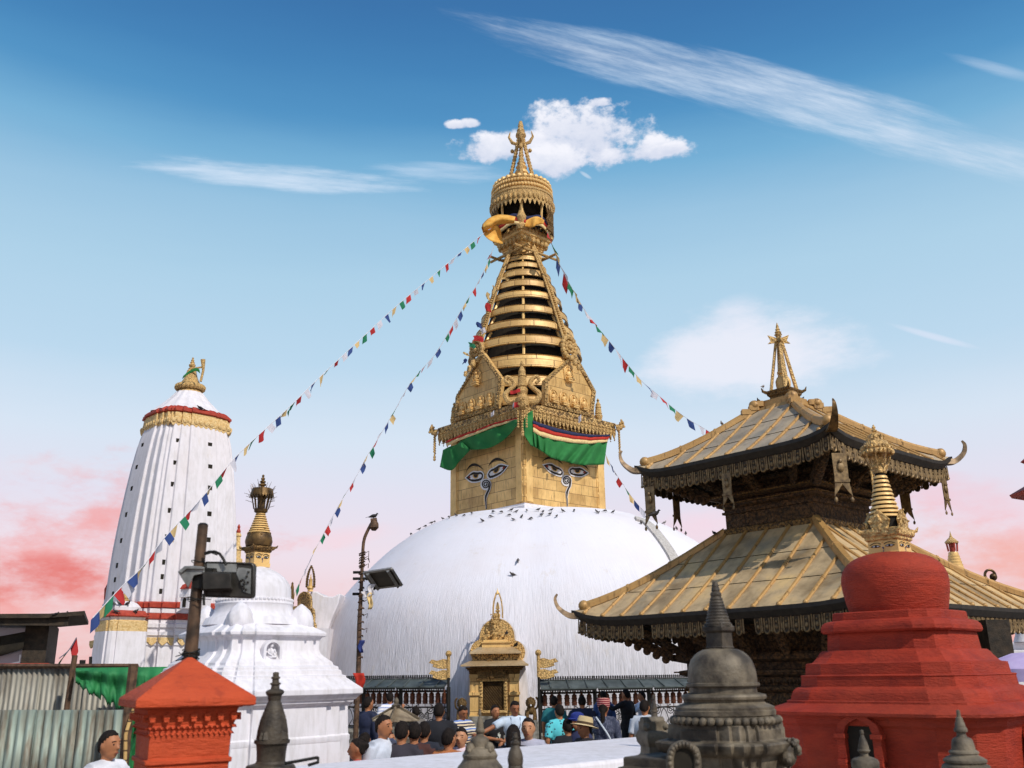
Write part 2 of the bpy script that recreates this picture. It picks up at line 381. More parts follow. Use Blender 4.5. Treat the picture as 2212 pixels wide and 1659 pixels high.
m, n, v = cloud(960, 372, 190, 26, -2, 1.4, .7, 1.7, .2, 1.4, 9, seed=39); lay(m, lin((200,218,238)), .65)
m, n, v = cloud(2016, 727, 104, 9, -26, 1.4, .7, .8, .1, 1.1, 6, seed=41, bend=-.3); lay(m, lin((214,222,238)), .7)
m, n, v = cloud(1265, 378, 18, 5, -35, 1.4, .7, .8, .1, 1.1, 6, seed=43); lay(m, lin((214,224,238)), .5)
# soft haze cloud over the pagoda
m, n, v = cloud(1630, 765, 265, 115, 0, 1.2, .8, 1.7, .0, .8, 6, seed=51); lay(m, lin((226,229,240)), 1.0)
m, n, v = cloud(1600, 690, 75, 60, 10, 1.1, .8, 1.1, .05, 1.3, 6, seed=53); lay(m, lin((226,228,240)), .75)
# the cumulus behind the finial
for (x, y, wx, wy, a, s_) in ((1265, 288, 165, 86, -4, 61), (1080, 315, 140, 42, 6, 63), (1400, 325, 120, 36, -3, 65), (1195, 350, 100, 50, 0, 67), (1298, 220, 34, 14, 0, 69), (985, 269, 34, 13, 0, 71), (1016, 264, 26, 13, 0, 73), (1440, 322, 50, 16, 4, 75)):
    m, n, v = cloud(x, y, wx, wy, a, 2.2, .85, 2.6, .3, .85, 8, seed=s_)
    sh = t.ramp(t.math('ADD', t.math('MULTIPLY', v, .3), n), [(.25, lin((198,206,226))), (.75, lin((240,240,247)))])
    lay(m, sh, .97)
bg1 = t.n('ShaderNodeBackground'); t.l(sky.outputs[0], bg1.inputs[0]); bg1.inputs[1].default_value = .1
bg2 = t.n('ShaderNodeBackground'); t.l(col, bg2.inputs[0]); bg2.inputs[1].default_value = 1.14
mx = t.n('ShaderNodeMixShader'); mx.inputs[0].default_value = .92
t.l(bg1.outputs[0], mx.inputs[1]); t.l(bg2.outputs[0], mx.inputs[2]); t.l(mx.outputs[0], t.out.inputs[0])
# ---------------------------------------------------------------- ground
def M_ground():
    t = NT('brick_paving'); br = t.n('ShaderNodeTexBrick'); t.l(t.tc, br.inputs[0]); br.inputs['Scale'].default_value = 1
    br.inputs['Brick Width'].default_value = .6; br.inputs['Row Height'].default_value = .4; br.inputs['Mortar Size'].default_value = .012
    br.inputs['Color1'].default_value = lin((150,140,128)); br.inputs['Color2'].default_value = lin((124,116,106)); br.inputs['Mortar'].default_value = lin((80,74,66))
    n = t.noise(t.tc, 3, 5); t.bump(t.math('SUBTRACT', n, br.outputs['Fac']), .4, .01)
    return t.fin(t.mix(t.math('MULTIPLY', n, .5), br.outputs['Color'], lin((110,100,88))), .8)
MAT['ground'] = M_ground()
MB().add([(-2500,-2500,0),(2500,-2500,0),(2500,2500,0),(-2500,2500,0)], [(0,1,2,3)]).build('ground', MAT['ground'], kind='structure')
# ---------------------------------------------------------------- the great stupa
SY = 46.0
p0 = at(1140, 1100, SY); SX = p0.x
stupa = thing('great_stupa', 'huge whitewashed dome with square gilded eye tower and gold ringed spire', 'stupa', (SX, SY, 0))
def zf(y, r): return zat(SX, SY - r, y)      # height seen at the front of radius r
RD = 9.9
DP = [(RD*1.015, 0), (RD*1.01, 1.6), (RD, 2.6), (RD*.985, 3.6), (RD*.962, 4.5), (RD*.92, 5.4), (RD*.86, 6.2), (RD*.785, 7.0), (RD*.70, 7.8), (RD*.62, 8.4), (RD*.54, 8.9), (RD*.46, 9.25), (RD*.38, 9.48), (.01, 9.6)]
def dome_r(a, z):
    k = 1 + .27*max(0, cos(a))**1.0 * min(1, z/9)         # the mound bulges to the east
    return k * (1 + .006*noise.noise(Vector((cos(a)*3, sin(a)*3, z*.5))))
DS = [ (p.x, p.y) for p in spline([Vector((r, z, 0)) for r, z in DP], 4)]
mb = MB().lathe(DS, 160, fn=dome_r)
dome = mb.build('dome', MAT['dome'], stupa, sharp=80)
DOMEBVH = BVHTree.FromPolygons([Vector(v)+Vector((SX, SY, 0)) for v in mb.v], mb.f)
def on_dome(x, y):
    for k in range(60):
        h = DOMEBVH.ray_cast(CAM, ray(x, y + k*1.0).normalized())
        if h[0] is not None: return h[0], h[1]
    return None, None
# grey stone strip running down the dome
pts = []
for (x, y) in spline([(1372,1120,0),(1395,1128,0),(1420,1155,0),(1445,1190,0),(1470,1235,0),(1490,1290,0)], 6) and [(p.x, p.y) for p in spline([(1372,1122,0),(1395,1130,0),(1420,1157,0),(1445,1192,0),(1470,1237,0),(1490,1290,0)], 6)]:
    h, n = on_dome(x, y)
    if h is not None: pts.append((h - Vector((SX, SY, 0)), n))
mb = MB(); secs = []
for i, (h, n) in enumerate(pts):
    tv = (pts[min(i+1, len(pts)-1)][0] - pts[max(i-1,0)][0]).normalized(); s_ = tv.cross(n).normalized()*.27
    secs.append([tuple(h - s_ - n*.1), tuple(h - s_ + n*.10), tuple(h + s_ + n*.10), tuple(h + s_ - n*.1)])
mb.loft(secs); mb.build('stone_strip', MAT['white_s'], stupa)

# ---- square eye tower (harmika)
RH = radians(42)
HD = 3.86; HS = HD/sqrt(2)
z0 = 9.05
zc = zat(SX, SY-HD, 908)           # underside of the cornice at the near corner
harm = thing_h = None
def sub(name, mb, mat, par, **k): return mb.build(name, mat, par, **k)
HM = Matrix.Rotation(RH, 4, 'Z')
def HB():
    m = MB(); m.X = HM.copy(); return m
m = HB(); m.plan(SQ, [(HS+.16, z0), (HS+.16, z0+.52), (HS+.05, z0+.60), (HS+.05, z0+.66)]); m.build('white_plinth', MAT['white'], stupa)
ztop = zc + .6
m = HB(); m.plan(SQ, [(HS, z0+.66), (HS, ztop)])
for sx, sy in SQ:                       # ornamental corner pilasters
    for k in range(4):
        cx, cy = sx*(HS-.29), sy*(HS-.29)
    m.box(sx*HS-.58*(sx>0), sx*HS+.58*(sx<0), sy*HS-.03, sy*HS+.03, z0+.7, zc)
    m.box(sx*HS-.03, sx*HS+.03, sy*HS-.58*(sy>0), sy*HS+.58*(sy<0), z0+.7, zc)
# sheet seams need the unrotated frame: build the tower body as a rotated mesh object
M0 = m.v[:]; Ri = HM.inverted(); m.v = [tuple(Ri @ Vector(v)) for v in m.v]
hb = m.build('eye_tower', MAT['gold_box'], stupa); hb.rotation_euler = (0, 0, RH); WM[hb.name] = WM[stupa.name] @ HM
def face(side, out=0):                  # world origin and outward normal of a tower face: side 0 = left, 1 = right
    n = Vector((-1, 0, 0)) if side == 0 else Vector((0, -1, 0))
    n = (HM @ n); o = Vector((SX, SY, 0)) + n*(HS+out); return o, n
def z3(u, v): return ((1700+u/2.37)/1.8517, (1400+v/2.37)/1.8517)
# relief ornament on the pilasters
for sx, sy in ((-1,-1),(1,-1),(-1,1)):
    for (ax, ay) in ((0,1),(1,0)):
        m = HB(); px_, py_ = (sx*(HS-.29), sy*(HS+.03)) if ax else (sx*(HS+.03), sy*(HS-.29))
        m.box(px_-(.2 if ax else .035), px_+(.2 if ax else .035), py_-(.035 if ax else .2), py_+(.035 if ax else .2), z0+.75, zc-.1)
        for k in range(6):
            zz_ = lerp(z0+1.0, zc-.4, k/5)
            for q in range(6):
                a = 2*pi*q/6+k; du, dz = (.17*cos(a), .17*sin(a)) if q else (0, 0)
                m.ball((px_+(du if ax else 0), py_+(0 if ax else du), zz_+dz), .085, .45 if not ax else 1, .45 if ax else 1, 1, 8, 5)
        m.v = [tuple(Ri @ Vector(v)) for v in m.v]; m.build('pilaster_relief', MAT['gold'], hb)
# painted eyes
def eye(side, xl, yl, xr, yr, h, flip, k):
    o, n = face(side, .02)
    A, B = Vector((xl, yl)), Vector((xr, yr)); ax = B - A; L = ax.length; ax.normalize(); up = Vector((ax.y, -ax.x))
    if up.y > 0: up = -up
    # leaning in photo with the wall: keep the vertical of the wall
    up = Vector((0, -1))
    def P(u, v):
        u2 = 1-u if flip else u
        q = A + (B-A)*u2 + up*(v*h); return z3(q.x, q.y)
    def lay(name, pts, mat, off, par):
        q = [hit(*P(u, v), o + n*off, n) for u, v in pts]
        MB().poly(q, n*.006).build(name, mat, par, world=True); 
    def outline(s):   # almond with a wavy upper lid; u runs from outer corner to nose side
        top = [(0,0),(.1,.13),(.2,.27),(.32,.42),(.45,.5),(.58,.44),(.7,.4),(.82,.42),(.93,.3),(1.0,.05)]
        bot = [(.97,-.2),(.9,-.42),(.75,-.5),(.55,-.52),(.35,-.47),(.2,-.32),(.08,-.12)]
        c = (.52, 0)
        return [(c[0]+(u-c[0])*s, c[1]+(v-c[1])*(1+(s-1)*2.0)) for u, v in top+bot]
    w = outline(1.13); b = outline(1.0)
    e = MB(); q = [hit(*P(u, v), o + n*0.006, n) for u, v in w]; e.poly(q, n*.006)
    eo = e.build('painted_eye', MAT['white_p'], hb, world=True)
    def add(name, pts, mat, off):
        q = [hit(*P(u, v), o + n*off, n) for u, v in pts]; MB().poly(q, n*.004).build(name, mat, eo, world=True)
    add('eye_outline', b, MAT['black_p'], .013)
    add('eyeball', [(.14,.02),(.26,.16),(.4,.24),(.55,.2),(.7,.16),(.84,.2),(.93,.06),(.88,-.2),(.75,-.26),(.5,-.28),(.3,-.22),(.2,-.1)], MAT['white_p'], .018)
    add('eye_corner', [(.12,.04),(.22,.14),(.27,.0),(.22,-.12)], MAT['red_p'], .0235)
    add('iris', [(.38,.23),(.42,-.05),(.5,-.2),(.6,-.22),(.7,-.1),(.74,.16),(.6,.2)], MAT['dom_gold'], .0235)
    add('pupil', [(.45,.21),(.47,.0),(.54,-.1),(.62,-.1),(.67,.0),(.69,.16),(.6,.19)], MAT['black_p'], .029)
def brow(side, pts, th, lab='painted_brow'):
    o, n = face(side, .026); P = [z3(*p) for p in pts]
    S = spline([(x, y, 0) for x, y in P], 6); up = []; dn = []
    for i, p in enumerate(S):
        k = sin(pi*i/(len(S)-1)); w = th*k*.5/ (2.37*1.85) + .15
        up.append(hit(p.x, p.y-w, o, n)); dn.append(hit(p.x, p.y+w, o, n))
    m = MB()
    for i in range(len(S)-1): m.poly([up[i], up[i+1], dn[i+1], dn[i]], n*.006)
    m.build(lab, MAT['black_p'], hb, world=True)
def nose(side, cx, cy, r, tail, flipx=1):
    o, n = face(side, .026); C = []
    for i in range(34):
        a = radians(90 - i*25.2); q = r*(.12 + .88*i/33); C.append((cx + flipx*q*cos(a)*.9, cy - q*sin(a)))
    C += tail
    S = [Vector((x, y, 0)) for x, y in C]
    for (wd, mat, off, name) in ((36, MAT['white_p'], 0, 'painted_nose'), (21, MAT['black_p'], .008, 'nose_line')):
        m = MB(); L, Rr = [], []
        for i, p in enumerate(S):
            tv = (S[min(i+1, len(S)-1)] - S[max(i-1, 0)]).normalized(); s_ = Vector((-tv.y, tv.x, 0))
            f = min(1, .5 + i/25) if i < 34 else max(.25, 1 - (i-33)/(len(S)-33)*.8)
            w = wd*f*.5 if i >= 34 else (5.5 if mat is MAT['black_p'] else 8)
            if 28 < i < 38: w = max(w, lerp(5.5, wd*.45, (i-28)/10))
            a, b = z3(*(p + s_*w).xy), z3(*(p - s_*w).xy)
            L.append(hit(*a, o+n*off, n)); Rr.append(hit(*b, o+n*off, n))
        for i in range(len(S)-1): m.poly([L[i], L[i+1], Rr[i+1], Rr[i]], n*.006)
        if mat is MAT['white_p']: m.poly([hit(*z3(cx + (r+9)*.95*cos(q*pi/14), cy + (r+9)*sin(q*pi/14)), o+n*.001, n) for q in range(28)], n*.006)
        ob = m.build(name, mat, nose.par if mat is not MAT['white_p'] else hb, world=True)
        nose.par = ob
nose.par = None
eye(1, 1122, 1090, 1306, 1165, 82, False, 0); eye(1, 1368, 1145, 1545, 1165, 80, True, 1)
eye(0, 388, 1212, 552, 1190, 92, False, 0); eye(0, 596, 1185, 782, 1100, 92, True, 1)
brow(1, [(1105,1062),(1140,1035),(1190,1020),(1245,1035),(1285,1062),(1306,1084)], 20)
brow(1, [(1362,1086),(1395,1074),(1440,1072),(1490,1084),(1530,1110),(1555,1140)], 20)
brow(0, [(385,1175),(405,1125),(440,1093),(480,1087),(520,1105),(553,1135)], 24)
brow(0, [(597,1118),(615,1078),(650,1045),(690,1033),(735,1047),(782,1076)], 24)
nose(1, 1342, 1238, 44, [(1376,1255),(1372,1290),(1356,1320),(1346,1350),(1344,1390),(1348,1430),(1350,1482)])
nose(0, 577, 1275, 46, [(613,1290),(606,1325),(590,1355),(578,1385),(574,1420),(578,1460),(582,1508)])

# ---- cornice with hanging fringe
C1 = zat(SX, SY-HD-.55, 880)
m = HB(); m.plan(SQ, [(HS+.03, zc-.1), (HS+.14, zc-.02), (HS+.14, zc+.1), (HS+.28, zc+.22), (HS+.28, zc+.3), (HS+.43, zc+.42), (HS+.48, zc+.42), (HS+.48, zc+.62), (HS+.5, zc+.66), (HS+.5, zc+.74), (HS+.3, zc+.82)])
cor = m.build('cornice', MAT['gold_orn'], stupa)
m = HB(); E = HS+.50
for side in range(4):
    X = HM @ Matrix.Rotation(side*pi/2, 4, 'Z'); m.X = X
    n_ = 25
    for i in range(n_):
        u = lerp(-E, E, (i+.5)/n_); w = E/n_*.92
        m.poly([(u-w, -E, zc+.46), (u+w, -E, zc+.46), (u+w*.9, -E, zc+.16), (u+w*.35, -E, zc+.0), (u, -E, zc-.08), (u-w*.35, -E, zc+.0), (u-w*.9, -E, zc+.16)], (0, .03, 0))
        m.ball((u, -E-.02, zc+.24), .07, 1, .5, 1.2, 8, 5); m.ball((u, -E, zc-.13), .035, n=6, m=5)
        m.tube([(u-w, -E-.03, zc+.44), (u-w*.2, -E-.04, zc+.36), (u+w*.8, -E-.03, zc+.44)], .022, 5)
m.build('fringe', MAT['gold_small'], cor)
for i, (sx, sy) in enumerate(SQ):
    m = HB(); x, y = sx*(E+.02), sy*(E+.02)
    d_ = Vector((sx, sy, 0)).normalized()
    m.tube([Vector((x, y, zc+.5)), Vector((x, y, zc+.55))+d_*.2, Vector((x, y, zc+.72))+d_*.32, Vector((x, y, zc+.95))+d_*.26], [.2, .17, .1, .04], 8)
    for k in range(7):
        m.ball(Vector((x, y, zc+.65))+d_*.25+Vector((.14*cos(k*.9), .14*sin(k*.9), .13*sin(k*1.7))), .07, n=7, m=5)
    for q in (-1, 0, 1):
        t_ = Vector((-sy, sx, 0))*.14*q
        for k in range(8 if q else 11):
            m.ball(Vector((x, y, zc+.35-.125*k))+t_+d_*.12, .055 if k < 9 else .08, n=6, m=5)
    m.build('corner_pendant', MAT['gold_small'], cor)

# ---- five-sided gable panels above the cornice
GZ = zc+.78
GO = .47
def gpts():
    o, n = face(1, GO); Xi = (Matrix.Translation((SX, SY, 0)) @ HM).inverted()
    R_ = []
    for u, v in ((1128,525),(1585,640),(1612,395),(1415,30),(1132,288)):
        q = Xi @ hit(*z3(u, v), o, n); R_.append((q.x, q.z))
    return R_
GP = gpts()
def gable(X, par_name='gable_panel'):
    g = MB(); g.X = X
    out = [(u, max(z_, GZ-.05) if i < 2 else z_) for i, (u, z_) in enumerate(GP)]
    um = (out[0][0]+out[1][0])/2
    yb = -(HS+GO)
    g.poly([(u, yb, z_) for u, z_ in out], (0, .18, 0))
    gm = MB(); gm.v = [tuple(Ri @ Vector(p)) for p in g.v]; gm.f = g.f; gm.m = g.m
    ob = gm.build('gable_panel', MAT['gold_box'], stupa); ob.rotation_euler = (0, 0, RH); WM[ob.name] = WM[stupa.name] @ HM
    b = MB(); b.X = X
    cc = (um, GZ+1.5)
    for i in range(5):
        (u0, a0), (u1, a1) = out[i], out[(i+1) % 5]; s_ = .87
        q = [(u0, a0), (u1, a1), (cc[0]+(u1-cc[0])*s_, cc[1]+(a1-cc[1])*s_), (cc[0]+(u0-cc[0])*s_, cc[1]+(a0-cc[1])*s_)]
        b.poly([(u, yb-.003, z_) for u, z_ in q], (0, -.07, 0))
        L = sqrt((u1-u0)**2+(a1-a0)**2); n_ = int(L/.2)
        for k in range(n_):
            t_ = (k+.5)/n_; u, z_ = lerp(u0, u1, t_), lerp(a0, a1, t_); u, z_ = cc[0]+(u-cc[0])*.935, cc[1]+(z_-cc[1])*.935
            b.ball((u, yb-.08, z_), .075, 1, .7, 1, 6, 5)
    b.v = [tuple(Ri @ Vector(p)) for p in b.v]; b.build('panel_border', MAT['gold_orn2'], ob)
    def buddha(u, z_, s):
        d = MB(); d.X = X @ Matrix.Translation((u, yb-.05, z_)) @ Matrix.Scale(s, 4)
        d.box(-.22, .22, -.2, .05, -.12, 0); d.box(-.26, .26, -.24, .05, -.02, .04)
        d.ball((0, -.04, .12), .2, 1.25, .7, .45, 12, 6); d.ball((0, -.02, .3), .14, 1, .7, 1.35, 10, 6); d.ball((0, -.04, .55), .085, n=10, m=6)
        d.ball((0, -.03, .65), .04, n=6, m=5)
        d.tube([(-.14, -.02, .42), (-.22, -.06, .27), (-.06, -.16, .17)], .04, 6); d.tube([(.14, -.02, .42), (.22, -.06, .27), (.06, -.16, .17)], .04, 6)
        hp = [(-.28, 0), (.28, 0)] + arc(0, .42, .32, -10, 190, 12)
        S = [Vector((x, .0, y)) for x, y in hp]; d.tube(S + [S[0]], .03, 5)
        d.poly([(x, .02, y) for x, y in hp], (0, .04, 0))
        d.v = [tuple(Ri @ Vector(p)) for p in d.v]; d.build('buddha_relief', MAT['gold'], ob)
    buddha(um+.05, GZ+1.62, .95)
    for k in range(4): buddha(um-1.05+.7*k, GZ+.32, .8)
for side in range(4): gable(HM @ Matrix.Rotation(side*pi/2, 4, 'Z'))
# corner finials: bell shaped, with scrolling snakes at the near corner
FQ = [(.3, -.1), (.34, .1), (.22, .22), (.30, .5), (.34, .8), (.24, .95), (.30, 1.0), (.27, 1.15), (.25, 1.45), (.22, 1.6), (.26, 1.64), (.2, 1.9), (.22, 1.95), (.12, 2.2), (.07, 2.3), (.13, 2.42), (.05, 2.6), (.01, 2.66)]
for sx, sy in SQ:
    near = sx < 0 and sy < 0; kz = .78 if near else .50; oo = HS+.25 if near else HS-.10
    m = HB(); m.lathe([(r0*(.8 if near else .62), GZ+q0*kz) for r0, q0 in FQ], 14, c=(sx*oo, sy*oo))
    m.build('corner_finial', MAT['gold_small'], stupa)
m = MB(); cn = HM @ Vector((-(HS+.2), -(HS+.2), 0))
for s_ in (-1, 1):
    Q_ = ((.30,-.05),(.62,-.05),(.80,.30),(.56,.56),(.37,.78),(.46,1.04),(.70,1.18),(.80,1.0),(.68,.88))
    S = spline([(cn.x + s_*x, cn.y-.1, GZ+.08+z_) for x, z_ in Q_], 5); n9 = len(S)
    m.tube(S, [.15*(1-.55*i/n9) for i in range(n9)], 8); m.ball(S[-1], .09, n=8, m=6)
m.lathe([(.3, GZ-.2), (.34, GZ+.15), (.2, GZ+.35), (.26, GZ+.5), (.14, GZ+.62)], 12, c=(cn.x, cn.y-.15))
m.build('serpent_ornament', MAT['gold_small'], stupa)

# ---- thirteen gilded rings
RG = [(528,535,29),(539.7,548.5,34),(550.4,560,40),(564,575.5,48),(579.7,593.8,57),(601.2,616,67),(625.6,640.5,78),(655.9,672,90),(687,704,102),(720.3,740.5,116),(763.3,791,124),(808.3,832,127),(852,872,128)]
rings = []
for (ya, yb, hw) in RG:
    R = 5.0
    for _ in range(4):
        z_ = zat(SX, SY-R, (ya+yb)/2); R = hw*mpp((SX, SY, z_))*1.06
    R = min(R, 3.16); zt, zb = zat(SX, SY-R*.98, ya), zat(SX, SY-R, yb); rings.append((R, zt, zb))
for i, (R, zt, zb) in enumerate(rings):
    h = zt-zb; m = MB(); n_ = 72; e = []
    P = [(R*.93, zb+h*.6), (R*.975, zb), (R, zb+.03), (R*.985, zb+h*.3), (R*.985, zb+h*.62), (R*.96, zt-.04), (R*.975, zt-.02), (R*.96, zt), (R*.93, zt-.03)]
    m.lathe(P + [P[0]], n_, cap=False); m.build('spire_ring', MAT['gold_ring'], stupa)
m = MB(); Rl, ztl, zbl = rings[-1]
core = [(Rl*.78, zc+.3)] + [(R*.80, (a+b)/2) for R, a, b in rings[::-1]] + [(rings[0][0]*.75, rings[0][1]+.5)]
m.lathe(core, 48); m.build('spire_core', MAT['void'], stupa)
m = MB()
for i in range(len(rings)-1):
    R0, za, _ = rings[i+1]; R1, _, zb = rings[i]
    for k in (0, 1, 7) if i > 5 else (0,):
        a = -pi/2 + radians(-2) + k*pi/4
        m = MB(); m.tube([(R0*.90*cos(a), R0*.90*sin(a), za-.02), (R1*.90*cos(a), R1*.90*sin(a), zb+.04)], .075 if i > 4 else .05, 6); m.build('ring_post', MAT['gold_tiny'], stupa)
# ornamental ladders running down the spire
def ladder(az, wid, i0=0, i1=10, par=None):
    L = []
    for R, zt, zb in rings[i0:i1]: L.append((R+.08, (zt+zb)/2))
    m = MB(); az = radians(az); tv = Vector((cos(az), sin(az), 0)); S = [Vector((-cos(az)*0, 0, 0))]
    d_ = Vector((sin(az), -cos(az), 0)); t_ = Vector((cos(az), sin(az), 0))
    C = [d_*r + Vector((0, 0, z_)) for r, z_ in L]
    C = [C[0] + (C[0]-C[1])*.6] + C
    for s_ in (-1, 1): m.tube([c + t_*s_*wid*(.55+.45*i/len(C)) for i, c in enumerate(C)], .055, 6)
    secs = []
    for i, c in enumerate(C):
        w = wid*(.55+.45*i/len(C)); secs.append([tuple(c - t_*w - d_*.05), tuple(c + t_*w - d_*.05), tuple(c + t_*w), tuple(c - t_*w)])
    m.loft(secs)
    S = spline(C, 7)
    for i, c in enumerate(S): m.ball(c + d_*.03, wid*.5, 1, 1, .7, 7, 5)
    e = C[-1]
    for k in range(16):
        a = 2*pi*k/16; m.ball(e + t_*.55*cos(a)*.8 + Vector((0,0,1))*.55*sin(a) - Vector((0,0,.3)) + d_*.12, .15, n=7, m=5)
    for k in range(10): a = 2*pi*k/10; m.ball(e + t_*.26*cos(a) + Vector((0,0,.26*sin(a)-.3)) + d_*.16, .10, n=7, m=5)
    m.ball(e - Vector((0,0,.3)) + d_*.16, .16, 1, 1, 1, 12, 8)
    for k in range(6): m.ball(e - Vector((0,0,.95+.16*k)) + t_*(.12*(k%2)-.06) + d_*(.3+.12*k), .15-.012*k, n=7, m=5)
    m.build('ladder_strip', MAT['gold_small'], stupa)
ladder(43, .17); ladder(-50, .19)
# rafters and knobs under the top platform
zt0 = rings[0][1]; m = HB()
for side in range(4):
    m.X = HM @ Matrix.Rotation(side*pi/2, 4, 'Z')
    for k in range(6):
        u = -.75+.3*k; m.tube([(u, -.45, zt0+.05), (u, -.95, zt0+.12)], .05, 6); m.ball((u, -.98, zt0+.2), .15, 1, 1, 1.4, 8, 6)
    m.tube([(-1.55, -1.0, zt0-.45), (1.55, -1.0, zt0-.45)], .07, 6)
    m.tube([(-.2, -.75, zt0-.3), (-.9, -1.0, zt0-.5)], .06, 5); m.tube([(.2, -.75, zt0-.3), (.9, -1.0, zt0-.5)], .06, 5)
m.build('platform_bracket', MAT['gold_small'], stupa)
# stepped square platform: corner heights read at the front corner
zb_, zt_ = zat(SX, SY-1.4, 523), zat(SX, SY-1.9, 487)
h = zt_-zb_; m = HB()
s0, s1 = .80, 1.12
m.plan(SQ, [(s0*.9, zb_-.35), (s0*.9, zb_), (s0, zb_), (s0, zb_+h*.12), (s0+.06, zb_+h*.16), (s0+.06, zb_+h*.3), (s0+.13, zb_+h*.36), (s0+.13, zb_+h*.5), (s0+.2, zb_+h*.55), (s0+.2, zb_+h*.68), (s1-.05, zb_+h*.76), (s1, zb_+h*.8), (s1, zt_), (s1-.1, zt_+.06)])
m.build('top_platform', MAT['gold'], stupa)
m = HB()
for sx, sy in SQ:
    m.lathe([(.28, zt_), (.32, zt_+.2), (.2, zt_+.4), (.26, zt_+.55), (.3, zt_+.75), (.2, zt_+.95), (.12, zt_+1.2), (.07, zt_+1.5), (.07, zt_+2.6)], 10, c=(sx*(s1-.15), sy*(s1-.15)))
for side in range(4):
    m.X = HM @ Matrix.Rotation(side*pi/2, 4, 'Z')
    for k in range(7):
        m.ball((-.78+.26*k, -s1+.05, zt_+.1+.08*(k%2)), .15, 1, .6, 1.3, 8, 6)
    m.tube([(-.8, -s1+.1, zt_+.8), (.7, -s1+.1, zt_+.1)], .05, 6); m.tube([(.8, -s1+.1, zt_+.8), (-.1, -s1+.1, zt_+.1)], .05, 6)
m.build('platform_figure', MAT['gold_small'], stupa)
m = HB(); m.plan(SQ, [(.8, zt_-.1), (.8, zt_+2.6)]); m.build('inner_shaft', MAT['void'], stupa)
# ---- round canopy
def YR(y, hw):
    R = 2
    for _ in range(5):
        z_ = zat(SX, SY-R, y); R = hw*mpp((SX, SY, z_))
    return R, z_
RC = 67.6*mpp((SX, SY, 28))
zA = zat(SX, SY-RC, 405)       # lip of the canopy seen at the front
zB = zat(SX, SY-RC*.86, 380)
zL = zat(SX, SY-RC, 423)
m = MB(); m.lathe([(RC*.97, zA-.02), (RC, zA), (RC, zA+.12), (RC*.93, zA+.2), (RC*.915, zA+.75), (RC*.94, zA+.8), (RC*.86, zA+.95), (RC*.83, zB-.05), (RC*.85, zB), (RC*.78, zB+.05), (RC*.3, zB+.1)], 64)
can = m.build('canopy', MAT['gold_small'], stupa)
m = MB()
for k in range(60):
    a = 2*pi*k/60; r_ = RC*.935
    for (dz, rr) in ((.32, .935), (.6, .93)):
        m.ball((RC*rr*cos(a+dz), RC*rr*sin(a+dz), zA+dz), .1, n=6, m=5)
    if k % 2 == 0: m.ball((RC*.86*cos(a), RC*.86*sin(a), zB+.02), .17, n=7, m=5)
m.build('canopy_relief', MAT['gold'], can)
m = MB(); n_ = 40      # lambrequin
for k in range(n_):
    a0_, a1_ = 2*pi*k/n_, 2*pi*(k+1)/n_; am = (a0_+a1_)/2; q = []
    for f, dz in ((0, 0), (0, -.62), (.2, -.72), (.35, -.85), (.5, -.92), (.65, -.85), (.8, -.72), (1, -.62), (1, 0)):
        a = lerp(a0_, a1_, f*.96+.02); q.append((RC*.985*cos(a), RC*.985*sin(a), zA+dz))
    m.poly(q, (-.03*cos(am), -.03*sin(am), 0)); m.ball((RC*.99*cos(am), RC*.99*sin(am), zA-.4), .13, .8, .8, 1.4, 7, 5)
m.build('lambrequin', MAT['gold_small'], can)
m = MB(); zS = zA-2.1       # perforated dark skirt and struts
for k in range(56):
    a = 2*pi*(k+.5)/56
    if abs((a-3*pi/2)) < .95: continue
    for j in range(5):
        m.tube([(RC*.96*cos(a+.05*(-1)**j), RC*.96*sin(a+.05*(-1)**j), zA-.7-.28*j), (RC*.95*cos(a-.05*(-1)**j), RC*.95*sin(a-.05*(-1)**j), zA-.98-.28*j)], .05, 5)
    m.ball((RC*.955*cos(a), RC*.955*sin(a), zS), .06, n=6, m=5)
m.build('skirt_lattice', MAT['bronze_orn'], can)
m = MB(); m.lathe([(RC*.9, zA-.02), (RC*.9, zA-.15), (.3, zA-.2)], 32); m.lathe([(RC*.8, zA-.1), (RC*.55, zt_+1.3), (RC*.45, zt_+1.2)], 24); m.build('canopy_lining', MAT['void'], can)
for k in range(8):
    a = -pi/2 + k*pi/4 - .03; m = MB(); m.tube([(1.45*cos(a), 1.45*sin(a), zt_+.6), (RC*.9*cos(a), RC*.9*sin(a), zA-.05)], .07, 6)
    m.build('canopy_strut', MAT['gold_tiny'], stupa)
# ---- crowning tripod with bell and finial
zT = zat(SX, SY, 296); m = MB()
for k in range(4):
    a = RH + pi/4 + k*pi/2
    S = [(RC*.46*cos(a), RC*.46*sin(a), zB), (RC*.25*cos(a), RC*.25*sin(a), lerp(zB, zT, .5)), (.1*cos(a), .1*sin(a), zT)]
    S = spline(S, 8); m.tube(S, .10, 6)
    for p in S: m.ball(p, .125, n=6, m=5)
m.build('crown_leg', MAT['gold_small'], stupa)
m = MB(); h = zT-zB
m.lathe([(.5, zB), (.52, zB+.1), (.44, zB+.2), (.4, zB+h*.2), (.34, zB+h*.26), (.42, zB+h*.28), (.34, zB+h*.34), (.22, zB+h*.36), (.32, zB+h*.41), (.2, zB+h*.47), (.25, zB+h*.49), (.14, zB+h*.54), (.17, zB+h*.56), (.1, zB+h*.62), (.16, zB+h*.65), (.02, zB+h*.7)], 20); m.build('crown_bell', MAT['gold'], stupa)
m = MB(); z2 = zat(SX, SY, 272)
m.lathe([(.12, zT-.25), (.3, zT+.05), (.28, zT+.2), (.2, zT+.3), (.23, zT+.4), (.14, zT+.6), (.17, zT+.7), (.09, zT+1.0), (.05, z2-.2), (.02, z2)], 14)
